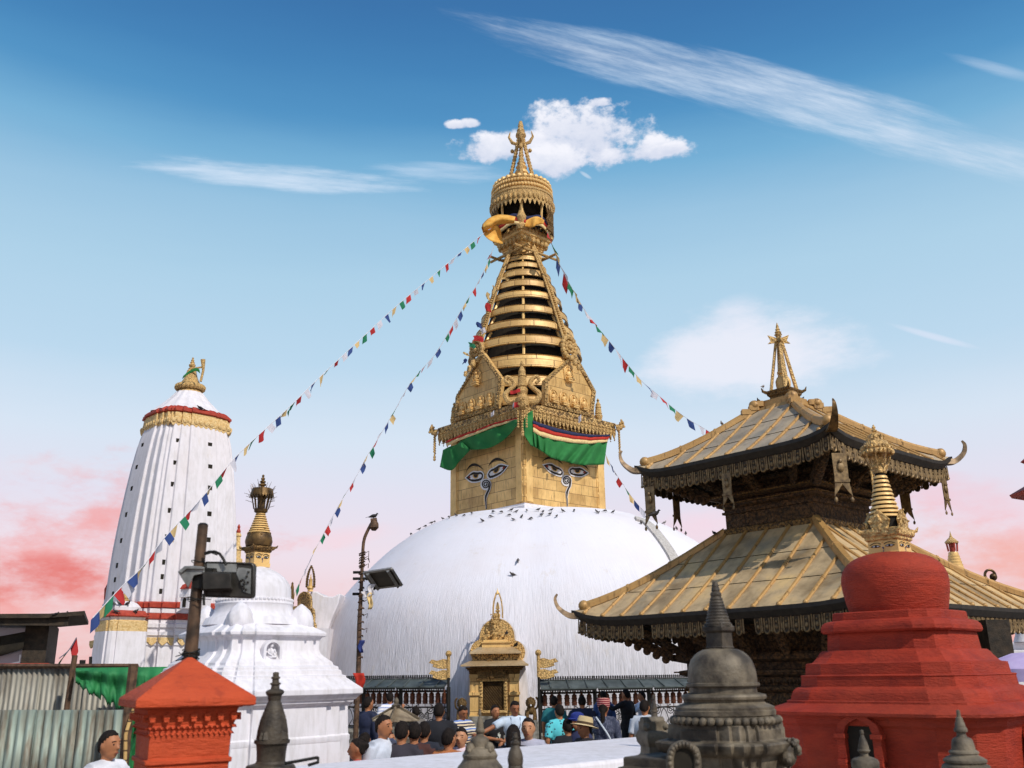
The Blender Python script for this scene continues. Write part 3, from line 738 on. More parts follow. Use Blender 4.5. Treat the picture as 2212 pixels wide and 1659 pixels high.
for k in range(4):
    a = RH + pi/4 + k*pi/2; q = Vector((cos(a), sin(a), 0))
    m.tube([q*.15+Vector((0,0,zT-.5)), q*.5+Vector((0,0,zT-.35)), q*.68+Vector((0,0,zT)), q*.6+Vector((0,0,zT+.35))], [.09,.1,.07,.02], 6)
    m.ball(q*.5+Vector((0,0,zT-.9)), .12, n=7, m=5)
m.build('crown_finial', MAT['gold_small'], stupa)
# ---------------------------------------------------------------- cloths hung on the tower
def sheetpx(T, B, o, n, nu=24, nv=8, amp=.06, freq=9, ph=0, out=.0, push=.0):
    Ts, Bs = spline([(x, y, 0) for x, y in T], 8), spline([(x, y, 0) for x, y in B], 8)
    def pick(S, t):
        f = t*(len(S)-1); i = min(int(f), len(S)-2); return S[i].lerp(S[i+1], f-i)
    def fn(u, v):
        p = pick(Ts, u).lerp(pick(Bs, u), v)
        k = out + amp*(.25+v)*(sin(u*freq*2*pi+ph+v*1.5) + .5*sin(u*freq*5.1+ph*2)) + push*sin(v*pi)
        return hit(p.x, p.y, o + n*k, n)
    m = MB(); m.sheet(fn, nu, nv); return m
def zz(P): return [z3(u, v) for u, v in P]
def cloth(side, name, label, sheets, stripes):
    o, n = face(side, .56)
    c = Vector((o.x, o.y, zc)); r = thing(name, label, 'cloth', c)
    for T, B, nu, amp, fr in sheets: sheetpx(zz(T), zz(B), o, n, nu, 10, amp, fr, side).build('cloth_panel', MAT['green'], r, world=True, solid=.03, sharp=80)
    for T, B, mat in stripes: sheetpx(zz(T), zz(B), o, n*1.0, 30, 2, .02, 5, 1, out=.04).build('stripe', MAT[mat], r, world=True, solid=.03)
cloth(1, 'hanging_cloth', 'pleated green cloth with striped border on the sunlit right face of the eye tower',
  [([(1025,770),(1100,812),(1250,852),(1450,880),(1600,882),(1727,866)], [(1045,920),(1120,968),(1200,1020),(1330,1058),(1480,1088),(1697,1086)], 110, .09, 7),
   ([(1018,572),(1024,640),(1026,760),(1045,920)], [(985,595),(940,660),(932,780),(1005,905)], 20, .03, 2)],
  [([(1022,668),(1100,696),(1250,742),(1450,788),(1600,803),(1752,803)], [(1024,700),(1100,730),(1250,780),(1450,816),(1600,826),(1748,818)], 'navy'),
   ([(1024,700),(1100,730),(1250,780),(1450,816),(1600,826),(1748,818)], [(1025,732),(1100,772),(1250,816),(1450,848),(1600,856),(1738,846)], 'redc'),
   ([(1025,732),(1100,772),(1250,816),(1450,848),(1600,856),(1738,846)], [(1026,775),(1100,816),(1250,856),(1450,884),(1600,886),(1727,870)], 'cream')])
cloth(0, 'hanging_cloth', 'rippling green cloth blown sideways across the shaded left face of the eye tower',
  [([(895,640),(760,700),(640,745),(520,785),(400,830),(335,852)], [(890,690),(800,800),(700,884),(590,932),(440,945),(340,925)], 50, .12, 3),
   ([(350,860),(290,900),(230,918),(172,948)], [(425,950),(330,1050),(250,1140),(142,1110)], 30, .1, 2)],
  [([(878,640),(660,690),(500,752),(350,800),(196,868)], [(876,652),(660,708),(500,770),(350,822),(200,884)], 'redc'),
   ([(876,652),(660,708),(500,770),(350,822),(200,884)], [(874,668),(660,728),(500,792),(350,848),(206,912)], 'cream')])
z1 = Z(1700, 400, 2.765)
r = thing('saffron_banner', 'saffron cloth banner billowing left below the round canopy of the spire', 'banner', at(*z1(830, 1430), SY-2.2))
o_ = Vector((0, SY-2.3, 0)); VY = Vector((0, -1, 0))
q1 = lambda P: [z1(*p) for p in P]
sheetpx(q1([(1000,1290),(900,1272),(800,1272),(700,1312),(636,1375)]), q1([(985,1362),(880,1372),(780,1384),(715,1425),(650,1450)]), o_, VY, 24, 8, .1, 1.5, 0, push=.35).build('cloth_panel', MAT['orange'], r, world=True, solid=.02, sharp=80)
sheetpx(q1([(636,1375),(700,1440),(780,1382),(838,1440)]), q1([(626,1415),(660,1500),(740,1562),(860,1594)]), o_, VY, 24, 8, .12, 1.2, 2, push=-.2).build('cloth_panel', MAT['orange'], r, world=True, solid=.02, sharp=80)
r = thing('striped_valance', 'navy and red striped valance tied round the shaft under the canopy', 'cloth', (SX, SY, zt_+1.2))
for k, (mt, a_, b_) in enumerate((('navy', 1.28, 1.05), ('redc', 1.05, .82), ('cream', .82, .62))):
    m = MB(); m.sheet(lambda u, v: (1.5*cos(pi+u*pi*1.0-.1), 1.5*sin(pi+u*pi-.1)-.02*k, lerp(a_, b_, v)-1.62 + .10*sin(u*19)), 40, 2); m.build('stripe', MAT[mt], r, solid=.03)
o_ = Vector((0, SY-1.75, 0))
sheetpx(q1([(1120,1330),(1180,1300),(1250,1290),(1320,1330)]), q1([(1100,1400),(1180,1410),(1240,1380),(1310,1370)]), o_, VY, 20, 6, .08, 2, 1).build('cloth_panel', MAT['orange'], r, world=True, solid=.02, sharp=80)

# ---------------------------------------------------------------- prayer wheel shelters
RS = 12.4
def ring_at(x, y):     # point of the shelter circle seen in column x
    Y = 34
    for _ in range(12):
        p = at(x, y, Y); dx = p.x - SX; Y = SY - sqrt(max(RS*RS - dx*dx, 1))
    return Vector((p.x, Y, 0))
wheel_me = None
MAT['wheel'] = M_basic('copper_wheel', (116,66,42), (64,38,26), 30, .45, .4, .6, .01)
MAT['roof_green'] = M_basic('shelter_roof_paint', (88,96,94), (62,68,66), 3, .5, .1, .2)
def shelter(label, posts, wheels, zroof, first_panel=False):
    c = ring_at(sum(posts)/len(posts), 1480); root = thing('prayer_wheel_shelter', label, 'shelter', c)
    zr = zroof
    P = [ring_at(x, 1480) for x in posts]
    def seg(i): return P[i], P[i+1]
    nrm = lambda a, b: Vector(((b-a).y, -(b-a).x, 0)).normalized()
    for i, p in enumerate(P):
        m = MB(); m.cbox((p.x, p.y, (zr-.3)/2), .13, .13, zr-.3, rz=0); m.build('post', MAT['iron'], root, world=True)
    for i in range(len(P)-1):
        a, b = seg(i); L = (b-a).length; d = (b-a).normalized(); n = nrm(a, b)
        if n.y > 0: n = -n
        def q(s, o, z_): return tuple(a + d*s + n*o + Vector((0, 0, z_)))
        m = MB(); secs = [[q(s, .42, zr-.27), q(s, -.12, zr-.02), q(s, -.12, zr-.06), q(s, .42, zr-.31)] for s in (-.02, L+.02)]
        m.loft(secs)
        for k in range(3):
            s = L*(k+.5)/3; m.tube([q(s, .44, zr-.26), q(s, -.12, zr+.0)], .025, 5)
        m.build('roof_panel', MAT['roof_green'], root, world=True)
        m = MB(); nk = int(L/.085)
        for k in range(nk):
            s = L*(k+.5)/nk; m.ball(q(s, -.13, zr+.08), .035, 1, 1, 1.2, 5, 4); m.tube([q(s, -.13, zr-.06), q(s, -.13, zr+.06)], .014, 4, cap=False)
        m.tube([q(0, -.13, zr-.02), q(L, -.13, zr-.02)], .025, 4); m.tube([q(0, -.13, zr+.03), q(L, -.13, zr+.03)], .014, 4)
        m.build('cresting', MAT['iron'], root, world=True)
        m = MB(); secs = [[q(s, .40, zr-.31), q(s, .36, zr-.31), q(s, .36, zr-.36), q(s, .40, zr-.36)] for s in (0, L)]; m.loft(secs)
        secs = [[q(s, .03, zr-.40), q(s, -.03, zr-.40), q(s, -.03, zr-.47), q(s, .03, zr-.47)] for s in (0, L)]; m.loft(secs)
        for k in range(nk):
            s = L*(k+.5)/nk; m.tube([q(s, .38, zr-.36), q(s, .38, zr-.41)], .02, 4)
        for zz_ in (zr-.94, ): m.loft([[q(s, .03, zz_), q(s, -.03, zz_), q(s, -.03, zz_-.05), q(s, .03, zz_-.05)] for s in (0, L)])
        m.loft([[q(s, .03, zr-1.58), q(s, -.03, zr-1.58), q(s, -.03, zr-1.62), q(s, .03, zr-1.62)] for s in (0, L)])
        m.build('rail', MAT['iron'], root, world=True)
        # scrolling wrought iron
        m = MB(); ns = max(1, round(L/1.0))
        for k in range(ns):
            cx = L*(k+.5)/ns; hw_ = L/ns*.5
            for s_ in (-1, 1):
                for (ox, oz, r0, tw, dr) in ((.50, .22, .17, 1, 1), (.45, -.18, .15, -1, 1), (.82, .02, .11, 1, -1)):
                    S = []
                    for j in range(22):
                        t_ = j/21; aa = t_*2.6*2*pi*.75*tw*s_ + (pi/2 if s_ > 0 else pi/2); rr = r0*(1-t_*.85)
                        S.append(q(cx + s_*hw_*ox + rr*cos(aa), 0, zr-1.27 + oz + rr*sin(aa)))
                    m.tube(S, .016, 4)
                m.tube([q(cx + s_*.03, 0, zr-1.58), q(cx+s_*hw_*.3, 0, zr-1.35), q(cx+s_*hw_*.15, 0, zr-1.1), q(cx, 0, zr-1.0)], .016, 4)
            m.tube(spline([q(cx-hw_*.95, 0, zr-1.2), q(cx-hw_*.4, 0, zr-1.0), q(cx+hw_*.4, 0, zr-1.0), q(cx+hw_*.95, 0, zr-1.2)], 5), .016, 4)
        m.build('scroll_grille', MAT['iron'], root, world=True)
        m = MB(); m.loft([[q(s, .25, 0), q(s, -.3, 0), q(s, -.3, zr-1.63), q(s, .25, zr-1.75), q(s, .3, zr-1.8)] for s in (-.05, L+.05)]); m.build('base_wall', MAT['stone_g'], root, world=True)
    if first_panel:
        a, b = seg(0); d = (b-a).normalized(); n = nrm(a, b); m = MB(); n = -n if n.y > 0 else n
        m.loft([[tuple(a + d*s + n*o + Vector((0,0,z_))) for o, z_ in ((.05, zr-.98), (.02, zr-.98), (.02, zr-1.5), (.05, zr-1.5))] for s in (.08, .7)]); m.build('notice_board', MAT['iron'], root, world=True)
    global wheel_me
    for x in wheels:
        p = ring_at(x, 1498)
        if wheel_me is None:
            m = MB(); m.lathe([(.01, .0), (.085, .01), (.09, .03), (.085, .05), (.085, .16), (.092, .18), (.085, .2), (.085, .30), (.092, .33), (.07, .36), (.03, .39), (.045, .42), (.03, .45), (.008, .5)], 12)
            m.tube([(0, 0, -.12), (0, 0, .02)], .012, 4); m.tube([(0, 0, .45), (0, 0, .56)], .012, 4)
            for k in range(12):
                a = k*pi/6
                for h in (.1, .24): m.ball((.088*cos(a), .088*sin(a), h), .02, n=5, m=4)
            w = m.build('prayer_wheel', MAT['wheel'], root); wheel_me = w.data
        else:
            w = bpy.data.objects.new('prayer_wheel', wheel_me); link(w, root, None)
        w.location = (p.x-c.x, p.y-c.y, zr-.86); w.rotation_euler = (0, 0, random.random()*6)
zL = Z(1300, 2650, 3.16); zR = Z(1900, 2650, 2.95)
lw = [zL(u, 0)[0] for u in (320, 392, 465, 540, 612, 686, 760, 835, 908, 1027, 1107, 1187, 1267, 1347, 1428, 1510)]
rw = [zR(u, 0)[0] for u in (820, 907, 993, 1083, 1170, 1257, 1345, 1470, 1555, 1642, 1725, 1810, 1893, 1978)] + [zR(2045+83*k, 0)[0] for k in (.6, 1.6, 2.6, 3.5, 4.4, 5.3, 6.2)] 
ZR_ = zat(ring_at(850, 1467).x, ring_at(850, 1467).y, 1466)
shelter('dark iron prayer wheel shelter left of the golden shrine, behind the street lamp', [725, zL(960, 0)[0]-79, zL(960, 0)[0], zL(1562, 0)[0]], lw, ZR_)
ZR2 = zat(ring_at(1300, 1467).x, ring_at(1300, 1467).y, 1467)
shelter('dark iron prayer wheel shelter right of the golden shrine, with people turning its wheels', [zR(768, 0)[0], zR(1410, 0)[0], zR(2045, 0)[0], 1520], rw, ZR2, True)

# ---------------------------------------------------------------- golden shrine at the foot of the dome
zs = Z(1800, 2300, 2.5525); YS = 34.4
sc_ = at(*zs(458, 1500), YS); shrine = thing('golden_shrine', 'golden arched shrine with dark lattice door at the foot of the white dome', 'shrine', (sc_.x, YS, 0))
KS = mpp(at(*zs(458, 1200), YS))/(2.5525*1.8517)
def S_(u, v): p = at(*zs(u, v), YS); return (p.x - sc_.x, p.z)
def hwz(v): return S_(458, v)[1]
def slab(m, u0, u1, v0, v1, y0, y1):
    x0, x1 = (u0-458)*KS, (u1-458)*KS; m.box(x0, x1, y0, y1, hwz(v1), hwz(v0)); return m
m = MB(); slab(m, 212, 705, 1010, 1452, .12, 1.2)
for u0, u1 in ((205, 300), (612, 710)): slab(m, u0, u1, 1012, 1450, 0, .3); slab(m, u0-8, u1+8, 1195, 1225, -.06, .3); slab(m, u0-6, u1+6, 1425, 1452, -.05, .3); slab(m, u0-5, u1+5, 1012, 1050, -.05, .3)
m.build('body', MAT['gold_box'], shrine)
m = MB()
for u0, u1 in ((302, 338), (552, 590)):
    slab(m, u0, u1, 1080, 1400, -.05, .15)
    for k in range(9): m.ball((((u0+u1)/2-458)*KS, -.07, hwz(1100+34*k)), .045, 1, .7, 1, 6, 4)
slab(m, 290, 600, 1060, 1084, -.08, .15); slab(m, 300, 590, 1380, 1405, -.1, .15); m.build('door_frame', MAT['gold_small'], shrine)
m = MB(); slab(m, 338, 552, 1084, 1380, .06, .14); dr = m.build('door', MAT['void'], shrine)
m = MB()
for k in range(-9, 10):
    for s in (-1, 1):
        x0 = k*.09; z0_ = hwz(1376); z1_ = hwz(1096); hw_ = 105*KS; S = []
        h = z1_-z0_
        a = Vector((x0 - s*h/2*.8, .045, z0_)); b = Vector((x0 + s*h/2*.8, .045, z1_)); N_ = 40
        pts_ = [a.lerp(b, j/N_) for j in range(N_+1)]; pts_ = [p for p in pts_ if abs(p.x - (445-458)*KS) < hw_]
        if len(pts_) > 1: m.tube([pts_[0], pts_[-1]], .012, 4)
m.build('lattice', MAT['bronze'], dr)
m = MB(); tp = [(286,1062),(292,1000),(330,950),(380,905),(395,870),(408,848),(424,870),(450,905),(510,950),(560,1000),(572,1062)]
m.poly([((u-458)*KS, -.16, hwz(v)) for u, v in tp], (0, .1, 0))
for u, v in tp: m.ball(((u-458)*KS, -.14, hwz(v)), .055, 1, .6, 1, 7, 5)
for k in range(26): m.ball((random.uniform(330, 540)*KS-458*KS, -.17, hwz(random.uniform(980, 1050))), .05, 1, .5, 1, 6, 4)
m.ball(((430-458)*KS, -.18, hwz(1030)), .09, 1, .6, 1.2, 8, 6); m.ball(((430-458)*KS, -.19, hwz(995)), .05, n=8, m=6)
m.build('door_tympanum', MAT['bronze_orn'], shrine)
# stepped bracket courses and roofs
m = MB()
for k, (a, b, v0, v1, o) in enumerate(((205, 712, 990, 1012, .0), (195, 722, 972, 990, -.08), (180, 738, 955, 972, -.16), (165, 755, 938, 955, -.24))): slab(m, a, b, v0, v1, o, 1.2)
for k in range(40): m.ball(((205+k*13-458)*KS, -.04, hwz(1000)), .035, n=5, m=4); m.ball(((185+k*14.2-458)*KS, -.18, hwz(964)), .03, n=5, m=4)
m.build('bracket_course', MAT['bronze_orn'], shrine)
def roof(m, ue0, ue1, ve, ut0, ut1, vt, y0, y1, th=.05):
    a, b = (ue0-458)*KS, (ue1-458)*KS; c, d = (ut0-458)*KS, (ut1-458)*KS; ze, zt__ = hwz(ve), hwz(vt)
    m.loft([[(a, y0, ze-th), (b, y0, ze-th), (b, 1.2, ze-th), (a, 1.2, ze-th)], [(a, y0, ze), (b, y0, ze), (b, 1.2, ze), (a, 1.2, ze)], [(c, y1, zt__), (d, y1, zt__), (d, 1.1, zt__), (c, 1.1, zt__)]])
MAT['roof_gilt'] = M_gold('weathered_gilt_roof', base=(206,182,144), dark=(96,74,50), metal=.3, wear=.6)
m = MB(); roof(m, 118, 808, 915, 215, 735, 870, -.5, -.05); m.build('lower_roof', MAT['roof_gilt'], shrine)
m = MB(); slab(m, 240, 705, 795, 872, -.02, 1.1); m.build('attic', MAT['gold_orn2'], shrine)
m = MB(); roof(m, 205, 735, 790, 290, 650, 735, -.3, .0); m.build('upper_roof', MAT['roof_gilt'], shrine)
m = MB(); slab(m, 330, 625, 690, 738, -.02, 1.0); slab(m, 345, 600, 660, 690, .0, 1.0); slab(m, 322, 632, 680, 692, -.08, 1.0); m.build('upper_storey', MAT['gold'], shrine)
# trefoil arch
ar = []
ar += [(p, q) for p, q in arc(330, 790, 125, 225, 95, 10)] and [(330+128*cos(radians(a)), 778-128*sin(radians(a))) for a in range(215, 100, -10)]
ar += [(485+182*cos(radians(a)), 620-182*sin(radians(a))) for a in range(172, 5, -8)]
ar += [(650+128*cos(radians(a)), 790-128*sin(radians(a))) for a in range(80, -45, -10)]
ar += [(770, 885), (205, 885)]
m = MB(); m.poly([((u-458)*KS, .52, hwz(v)) for u, v in ar], (0, .3, 0))
for (cx, cy, r0) in ((485, 620, 182), (330, 778, 128), (650, 790, 128)):
    for rr in (r0-6, r0-26, r0-50, r0-75):
        n_ = int(rr/7)
        for k in range(n_):
            a = radians(360*k/n_); u, v = cx+rr*cos(a), cy-rr*sin(a)
            if v < 880: m.ball(((u-458)*KS, .52, hwz(v)), 8.5*KS, 1, .8, 1, 6, 4)
m.build('arch_panel', MAT['gold_small'], shrine)
m = MB()
fg = [(465,640,30),(465,600,34),(465,560,30),(463,520,26),(463,480,30),(470,440,26),(470,400,20),(395,620,22),(540,620,22),(395,585,17),(540,585,17),(380,560,12),(555,540,14)]
for u, v, r0 in fg: m.ball(((u-458)*KS, .3, hwz(v)), r0*KS, 1, .8, 1, 10, 7)
for k in range(30): m.ball(((random.uniform(420, 512)-458)*KS, .22, hwz(random.uniform(400, 640))), 9*KS, n=6, m=4)
m.build('deity_figure', MAT['gold_small'], shrine)
m = MB(); A = Vector(((493-458)*KS, .65, 0))
for s in (-1, 1):
    for s2 in (-1, 1):
        S = spline([A + Vector((s*50*KS, s2*.25, hwz(420))), A + Vector((s*48*KS, s2*.25, hwz(330))), A + Vector((s*38*KS, s2*.2, hwz(250))), A + Vector((s*16*KS, s2*.08, hwz(175)))], 7)
        m.tube(S, 6*KS, 5)
        for p in S: m.ball(p, 9*KS, n=5, m=4)
m.build('spire_leg', MAT['gold_small'], shrine)
m = MB(); m.lathe([(18*KS, hwz(185)), (22*KS, hwz(178)), (14*KS, hwz(160)), (8*KS, hwz(148)), (3*KS, hwz(135)), (1*KS, hwz(120))], 10, c=(A.x, A.y))
m.lathe([(2*KS, hwz(262)), (8*KS, hwz(268)), (14*KS, hwz(285)), (20*KS, hwz(320)), (26*KS, hwz(332)), (8*KS, hwz(336)), (26*KS, hwz(352)), (26*KS, hwz(362)), (12*KS, hwz(372)), (28*KS, hwz(392)), (28*KS, hwz(410)), (22*KS, hwz(420)), (22*KS, hwz(450))], 14, c=(A.x, A.y)); m.build('spire_bell', MAT['gold'], shrine)
m = MB(); slab(m, 170, 745, 1452, 1500, -.15, 1.3); slab(m, 140, 775, 1500, 1560, -.35, 1.3); slab(m, 100, 815, 1560, 1760, -.6, 1.3); slab(m, 185, 730, 1440, 1453, -.1, 1.3); m.build('stone_step', MAT['stone_g'], shrine)
m = MB(); ar2 = [(485+ (u-485)*1.09, 640+(v-640)*1.06) for u, v in ar[:-2]] + [(800, 1100), (815, 1700), (140, 1700), (175, 1100)]
m.poly([((u-458)*KS, .86, hwz(v)) for u, v in ar2], (0, 3.2, 0)); m.build('plaster_surround', MAT['white'], shrine)
# ---------------------------------------------------------------- gilded metal flags
def metal_flag(x, ytop, dirn, label, ybase=1590):
    p = ring_at(x, 1480) + Vector((0, -.35, 0)); zt__ = zat(p.x, p.y, ytop); k = mpp((p.x, p.y, 2))
    r = thing('metal_flag_pole', label, 'flag pole', p)
    m = MB(); m.tube([(0, 0, 0), (0, 0, zt__-.1)], .045, 8); m.build('pole', MAT['iron'], r)
    m = MB(); m.ball((0, 0, zt__), .11, n=10, m=7); m.tube([(0, 0, zt__-.8), (0, 0, zt__-.08)], .06, 8); m.build('knob', MAT['gold_small'], r)
    for k_ in range(2):
        z_ = zt__ - .22 - k_*.36; m = MB()
        q = [(0, 0), (.18, .03), (.4, -.03), (.58, .02), (.68, -.07), (.52, -.12), (.55, -.2), (.35, -.26), (.18, -.28), (0, -.26)]
        m.poly([(dirn*u, -.01, z_+v) for u, v in q], (0, .02, 0))
        m.tube([(dirn*u, 0, z_+v) for u, v in q + q[:1]], .016, 4); m.build('metal_flag', MAT['gold_small'], r)
metal_flag(zs(905, 0)[0], 1410, 1, 'iron pole with two gilded metal flags pointing right, right of the shrine')
metal_flag(970, 1412, -1, 'iron pole with two gilded metal flags pointing left, left of the shrine')
# guardian lions
def lion(x, ytop, ybot, label, mir=1, Y=33.2):
    p = at(x, ybot, Y); zt__ = zat(p.x, Y, ytop); s = (zt__-p.z)/1.0
    r = thing('lion_statue', label, 'statue', (p.x, Y, p.z), s=s)
    m = MB(); m.ball((0, .0, .45), .2, 1, 1.3, 1.1, 14, 9)
    for sx in (-1, 1):
        m.tube([(sx*.14, -.12, .42), (sx*.17, -.2, .2), (sx*.16, -.24, .02)], [.1, .075, .09], 8); m.tube([(sx*.15, .2, .4), (sx*.2, .26, .2), (sx*.19, .2, .02)], [.11, .08, .09], 8)
        m.ball((sx*.12, -.22, .93), .05, n=6, m=5); m.ball((sx*.07, -.36, .8), .03, n=6, m=5)
    m.ball((0, -.2, .76), .17, 1.05, 1, 1.1, 12, 8); m.ball((0, -.34, .72), .1, 1.2, .9, .7, 10, 6)
    for k in range(14): a = 2*pi*k/14; m.ball((.19*cos(a), -.14, .76+.2*sin(a)), .055, n=6, m=5)
    m.ball((0, -.12, .98), .05, n=6, m=5); m.tube(spline([(mir*.05, .25, .4), (mir*.3, .3, .55), (mir*.34, .2, .85), (mir*.24, .15, 1.0)], 4), [.05]*12+[.03], 6)
    m.build('body', MAT['bronze_orn'], r); MB().ball((0, -.405, .665), .045, 1, .6, 1, 8, 5).build('tongue', MAT['white_p'], r)
    MB().box(-.3, .3, -.4, .4, -.08, .02).build('plinth', MAT['stone_g'], r)
    MB().box(-.34, .34, -.44, .44, -(p.z)/s, -.078).build('pedestal', MAT['stone_g'], r)
lion(1147, 1506, 1556, 'bronze lion statue with open mouth on pedestal right of the golden shrine', 1)
lion(998, 1508, 1556, 'bronze lion statue on pedestal left of the golden shrine', -1)
# ---------------------------------------------------------------- street lamp wrapped in old flags, with solar panel
YL = 17.6
MAT['rust'] = M_basic('rusted_steel', (112,84,62), (66,50,38), 16, .7, .2, .5, .004)
MAT['panel_dark'] = M_basic('panel_back', (74,66,52), (54,50,40), 6, .5, .1, .1)
MAT['alu'] = M_basic('aluminium_frame', (176,172,166), (140,136,130), 10, .4, .6, .1)
MAT['whitecloth'] = M_flat('faded_white_cloth', (222,218,222)); MAT['bluecloth'] = M_flat('faded_blue_cloth', (44,60,124)); MAT['yelcloth'] = M_flat('faded_yellow_cloth', (226,190,118)); MAT['grncloth'] = M_flat('faded_green_cloth', (34,112,78))
zp = Z(1300, 2000, 2.37); b_ = at(*zp(312, 1700), YL)
lamp = thing('street_lamp', 'tall rusty street lamp with a solar panel and tied rags before the dome', 'street lamp', (b_.x, YL, 0))
S = [Vector((b_.x-.02, YL, 0))] + [at(*zp(u, v), YL) for u, v in ((315,1650),(325,1200),(336,1000),(345,800),(358,500),(370,380),(400,300),(440,222))]
MB().tube(spline(S, 6), [lerp(.05, .03, min(1, i/30)) for i in range(49)], 10).build('pole', MAT['rust'], lamp, world=True)
h0 = at(*zp(468, 195), YL); h1 = at(*zp(462, 290), YL)
m = MB(); m.tube([h0, h0.lerp(h1, .3), h0.lerp(h1, .7), h1], [.05, .085, .09, .04], 10); m.tube([at(*zp(435,200), YL), at(*zp(492,190), YL)], .05, 8); m.build('lamp_head', MAT['rust'], lamp, world=True)
A_, B_, C_, D_ = at(*zp(370, 690), YL-.3), at(*zp(632, 650), YL-.3), at(*zp(728, 805), YL+.45), at(*zp(470, 836), YL+.45)
nn = (B_-A_).cross(D_-A_).normalized(); nn = nn if nn.z > 0 else -nn
pn = MB().poly([A_, B_, C_, D_], nn*.03).build('solar_panel', MAT['panel_dark'], lamp, world=True)
m = MB()
for a, b in ((A_, B_), (B_, C_), (C_, D_), (D_, A_)): m.tube([a, b], .028, 4)
ctr = (A_+B_+C_+D_)/4
m.tube([A_.lerp(B_, .85)-nn*.03, D_.lerp(C_, .85)-nn*.03], .035, 4); m.tube([A_.lerp(B_, .12)-nn*.03, D_.lerp(C_, .12)-nn*.03], .035, 4)
m.build('panel_frame', MAT['alu'], pn, world=True)
m = MB(); pl = lambda v: at(*zp(345-(v-800)*.024, v), YL)
for v, u2, v2 in ((685, 372, 690), (745, 400, 760), (890, 470, 835)): m.tube([pl(v)+Vector((-.16, 0, 0)), pl(v)+Vector((.1,0,0)), at(*zp(u2, v2), YL)], .028, 6)
m.tube([pl(890), at(*zp(420, 870), YL), D_], .03, 6); m.build('bracket', MAT['iron'], lamp, world=True)
m = MB()
for k in range(46):      # wire and rag windings
    v = 505 + k*22 + random.uniform(-6, 6)
    if v < 640 or k % 3 == 0:
        c = pl(v) if v > 500 else pl(500); r0 = .045+random.random()*.012
        m.tube([c + Vector((r0*cos(a), r0*sin(a), .02*sin(a*1.3)+random.uniform(-.008, .008))) for a in [j*2*pi/10 for j in range(11)]], .012, 4)
        if random.random() < .35: m.tube([c+Vector((.06, 0, 0)), c+Vector((.13, -.03, .03)), c+Vector((.11+random.random()*.04, 0, -.05))], .008, 4)
m.build('wire_wrap', MAT['rust'], lamp, world=True)
def rag(u, v, w, h, mat, seed):
    o = at(*zp(u, v), YL-.06); m = MB()
    m.sheet(lambda a, b: o + Vector(((a-.5)*w*(1-.3*b)+.02*sin(b*7+seed), -.04+.03*sin(a*6+b*4+seed), -b*h)), 6, 6); m.build('tied_rag', MAT[mat], lamp, world=True, solid=.006, sharp=80)
rag(345, 1330, .10, .22, 'bluecloth', 1); rag(440, 800, .13, .2, 'whitecloth', 2); rag(435, 880, .1, .3, 'cream', 3); rag(395, 870, .16, .12, 'whitecloth', 4)
rag(332, 1640, .2, .32, 'redc', 5)
# ---------------------------------------------------------------- little square shrine with corrugated pyramid roof
MAT['tin'] = M_basic('pale_corrugated_tin', (176,160,134), (128,112,92), 5, .6, .2, .2)
YH = 18.4; a_ = at(*zL(900, 560), YH); hut = thing('small_stone_shrine', 'small stone shrine with pyramid roof of pale corrugated metal among the crowd', 'shrine', (a_.x, YH, 0), rz=radians(38))
za, ze = zat(a_.x, YH, zL(0, 560)[1]), zat(a_.x, YH-.4, zL(0, 752)[1]); hr = 52*mpp((a_.x, YH, ze))
m = MB(); nn_ = 20
for side in range(4):
    R4 = Matrix.Rotation(side*pi/2, 3, 'Z'); q = hr/1.41
    for k in range(nn_):
        f0, f1 = k/nn_*2-1, (k+1)/nn_*2-1
        for (g0, g1, dz) in ((f0, (f0+f1)/2, 0), ((f0+f1)/2, f1, .0)):
            up = .022
            p0, p1 = Vector((g0*q, -q, ze + (up if g0 == (f0+f1)/2 else 0))), Vector((g1*q, -q, ze + (up if g1 == (f0+f1)/2 else 0)))
            m.poly([R4 @ p0, R4 @ p1, R4 @ Vector((g1*.02, -.02, za)), R4 @ Vector((g0*.02, -.02, za))], (0, 0, -.012))
    for s in (-1, 1): m.tube([R4 @ Vector((s*q, -q, ze+.03)), R4 @ Vector((0, 0, za+.03))], .025, 5)
m.build('roof', MAT['tin'], hut)
m = MB(); m.lathe([(.07, za-.02), (.09, za+.03), (.04, za+.06), (.05, za+.1), (.035, za+.14), (.01, za+.17)], 10); m.build('finial', MAT['stone'], hut)
m = MB(); q = hr/1.41*.72; m.plan(SQ, [(q*1.05, 0), (q*1.05, .2), (q, .22), (q, ze-.08), (q*1.08, ze-.05), (q*1.08, ze+.02)]); bd = m.build('stone_body', MAT['stone_g'], hut)
m = MB(); rr_ = random.Random(5)      # worn inscription lines cut in the face
for row in range(9):
    x = -q*.8
    while x < q*.8:
        w = rr_.uniform(.02, .05); z_ = ze-.25-row*.075
        m.box(x, x+w*.8, -q-.004, -q+.01, z_, z_+.006); m.box(x+w*.3, x+w*.42, -q-.004, -q+.01, z_-.035, z_); x += w+.012
m.build('inscription', MAT['stone_d'], bd)
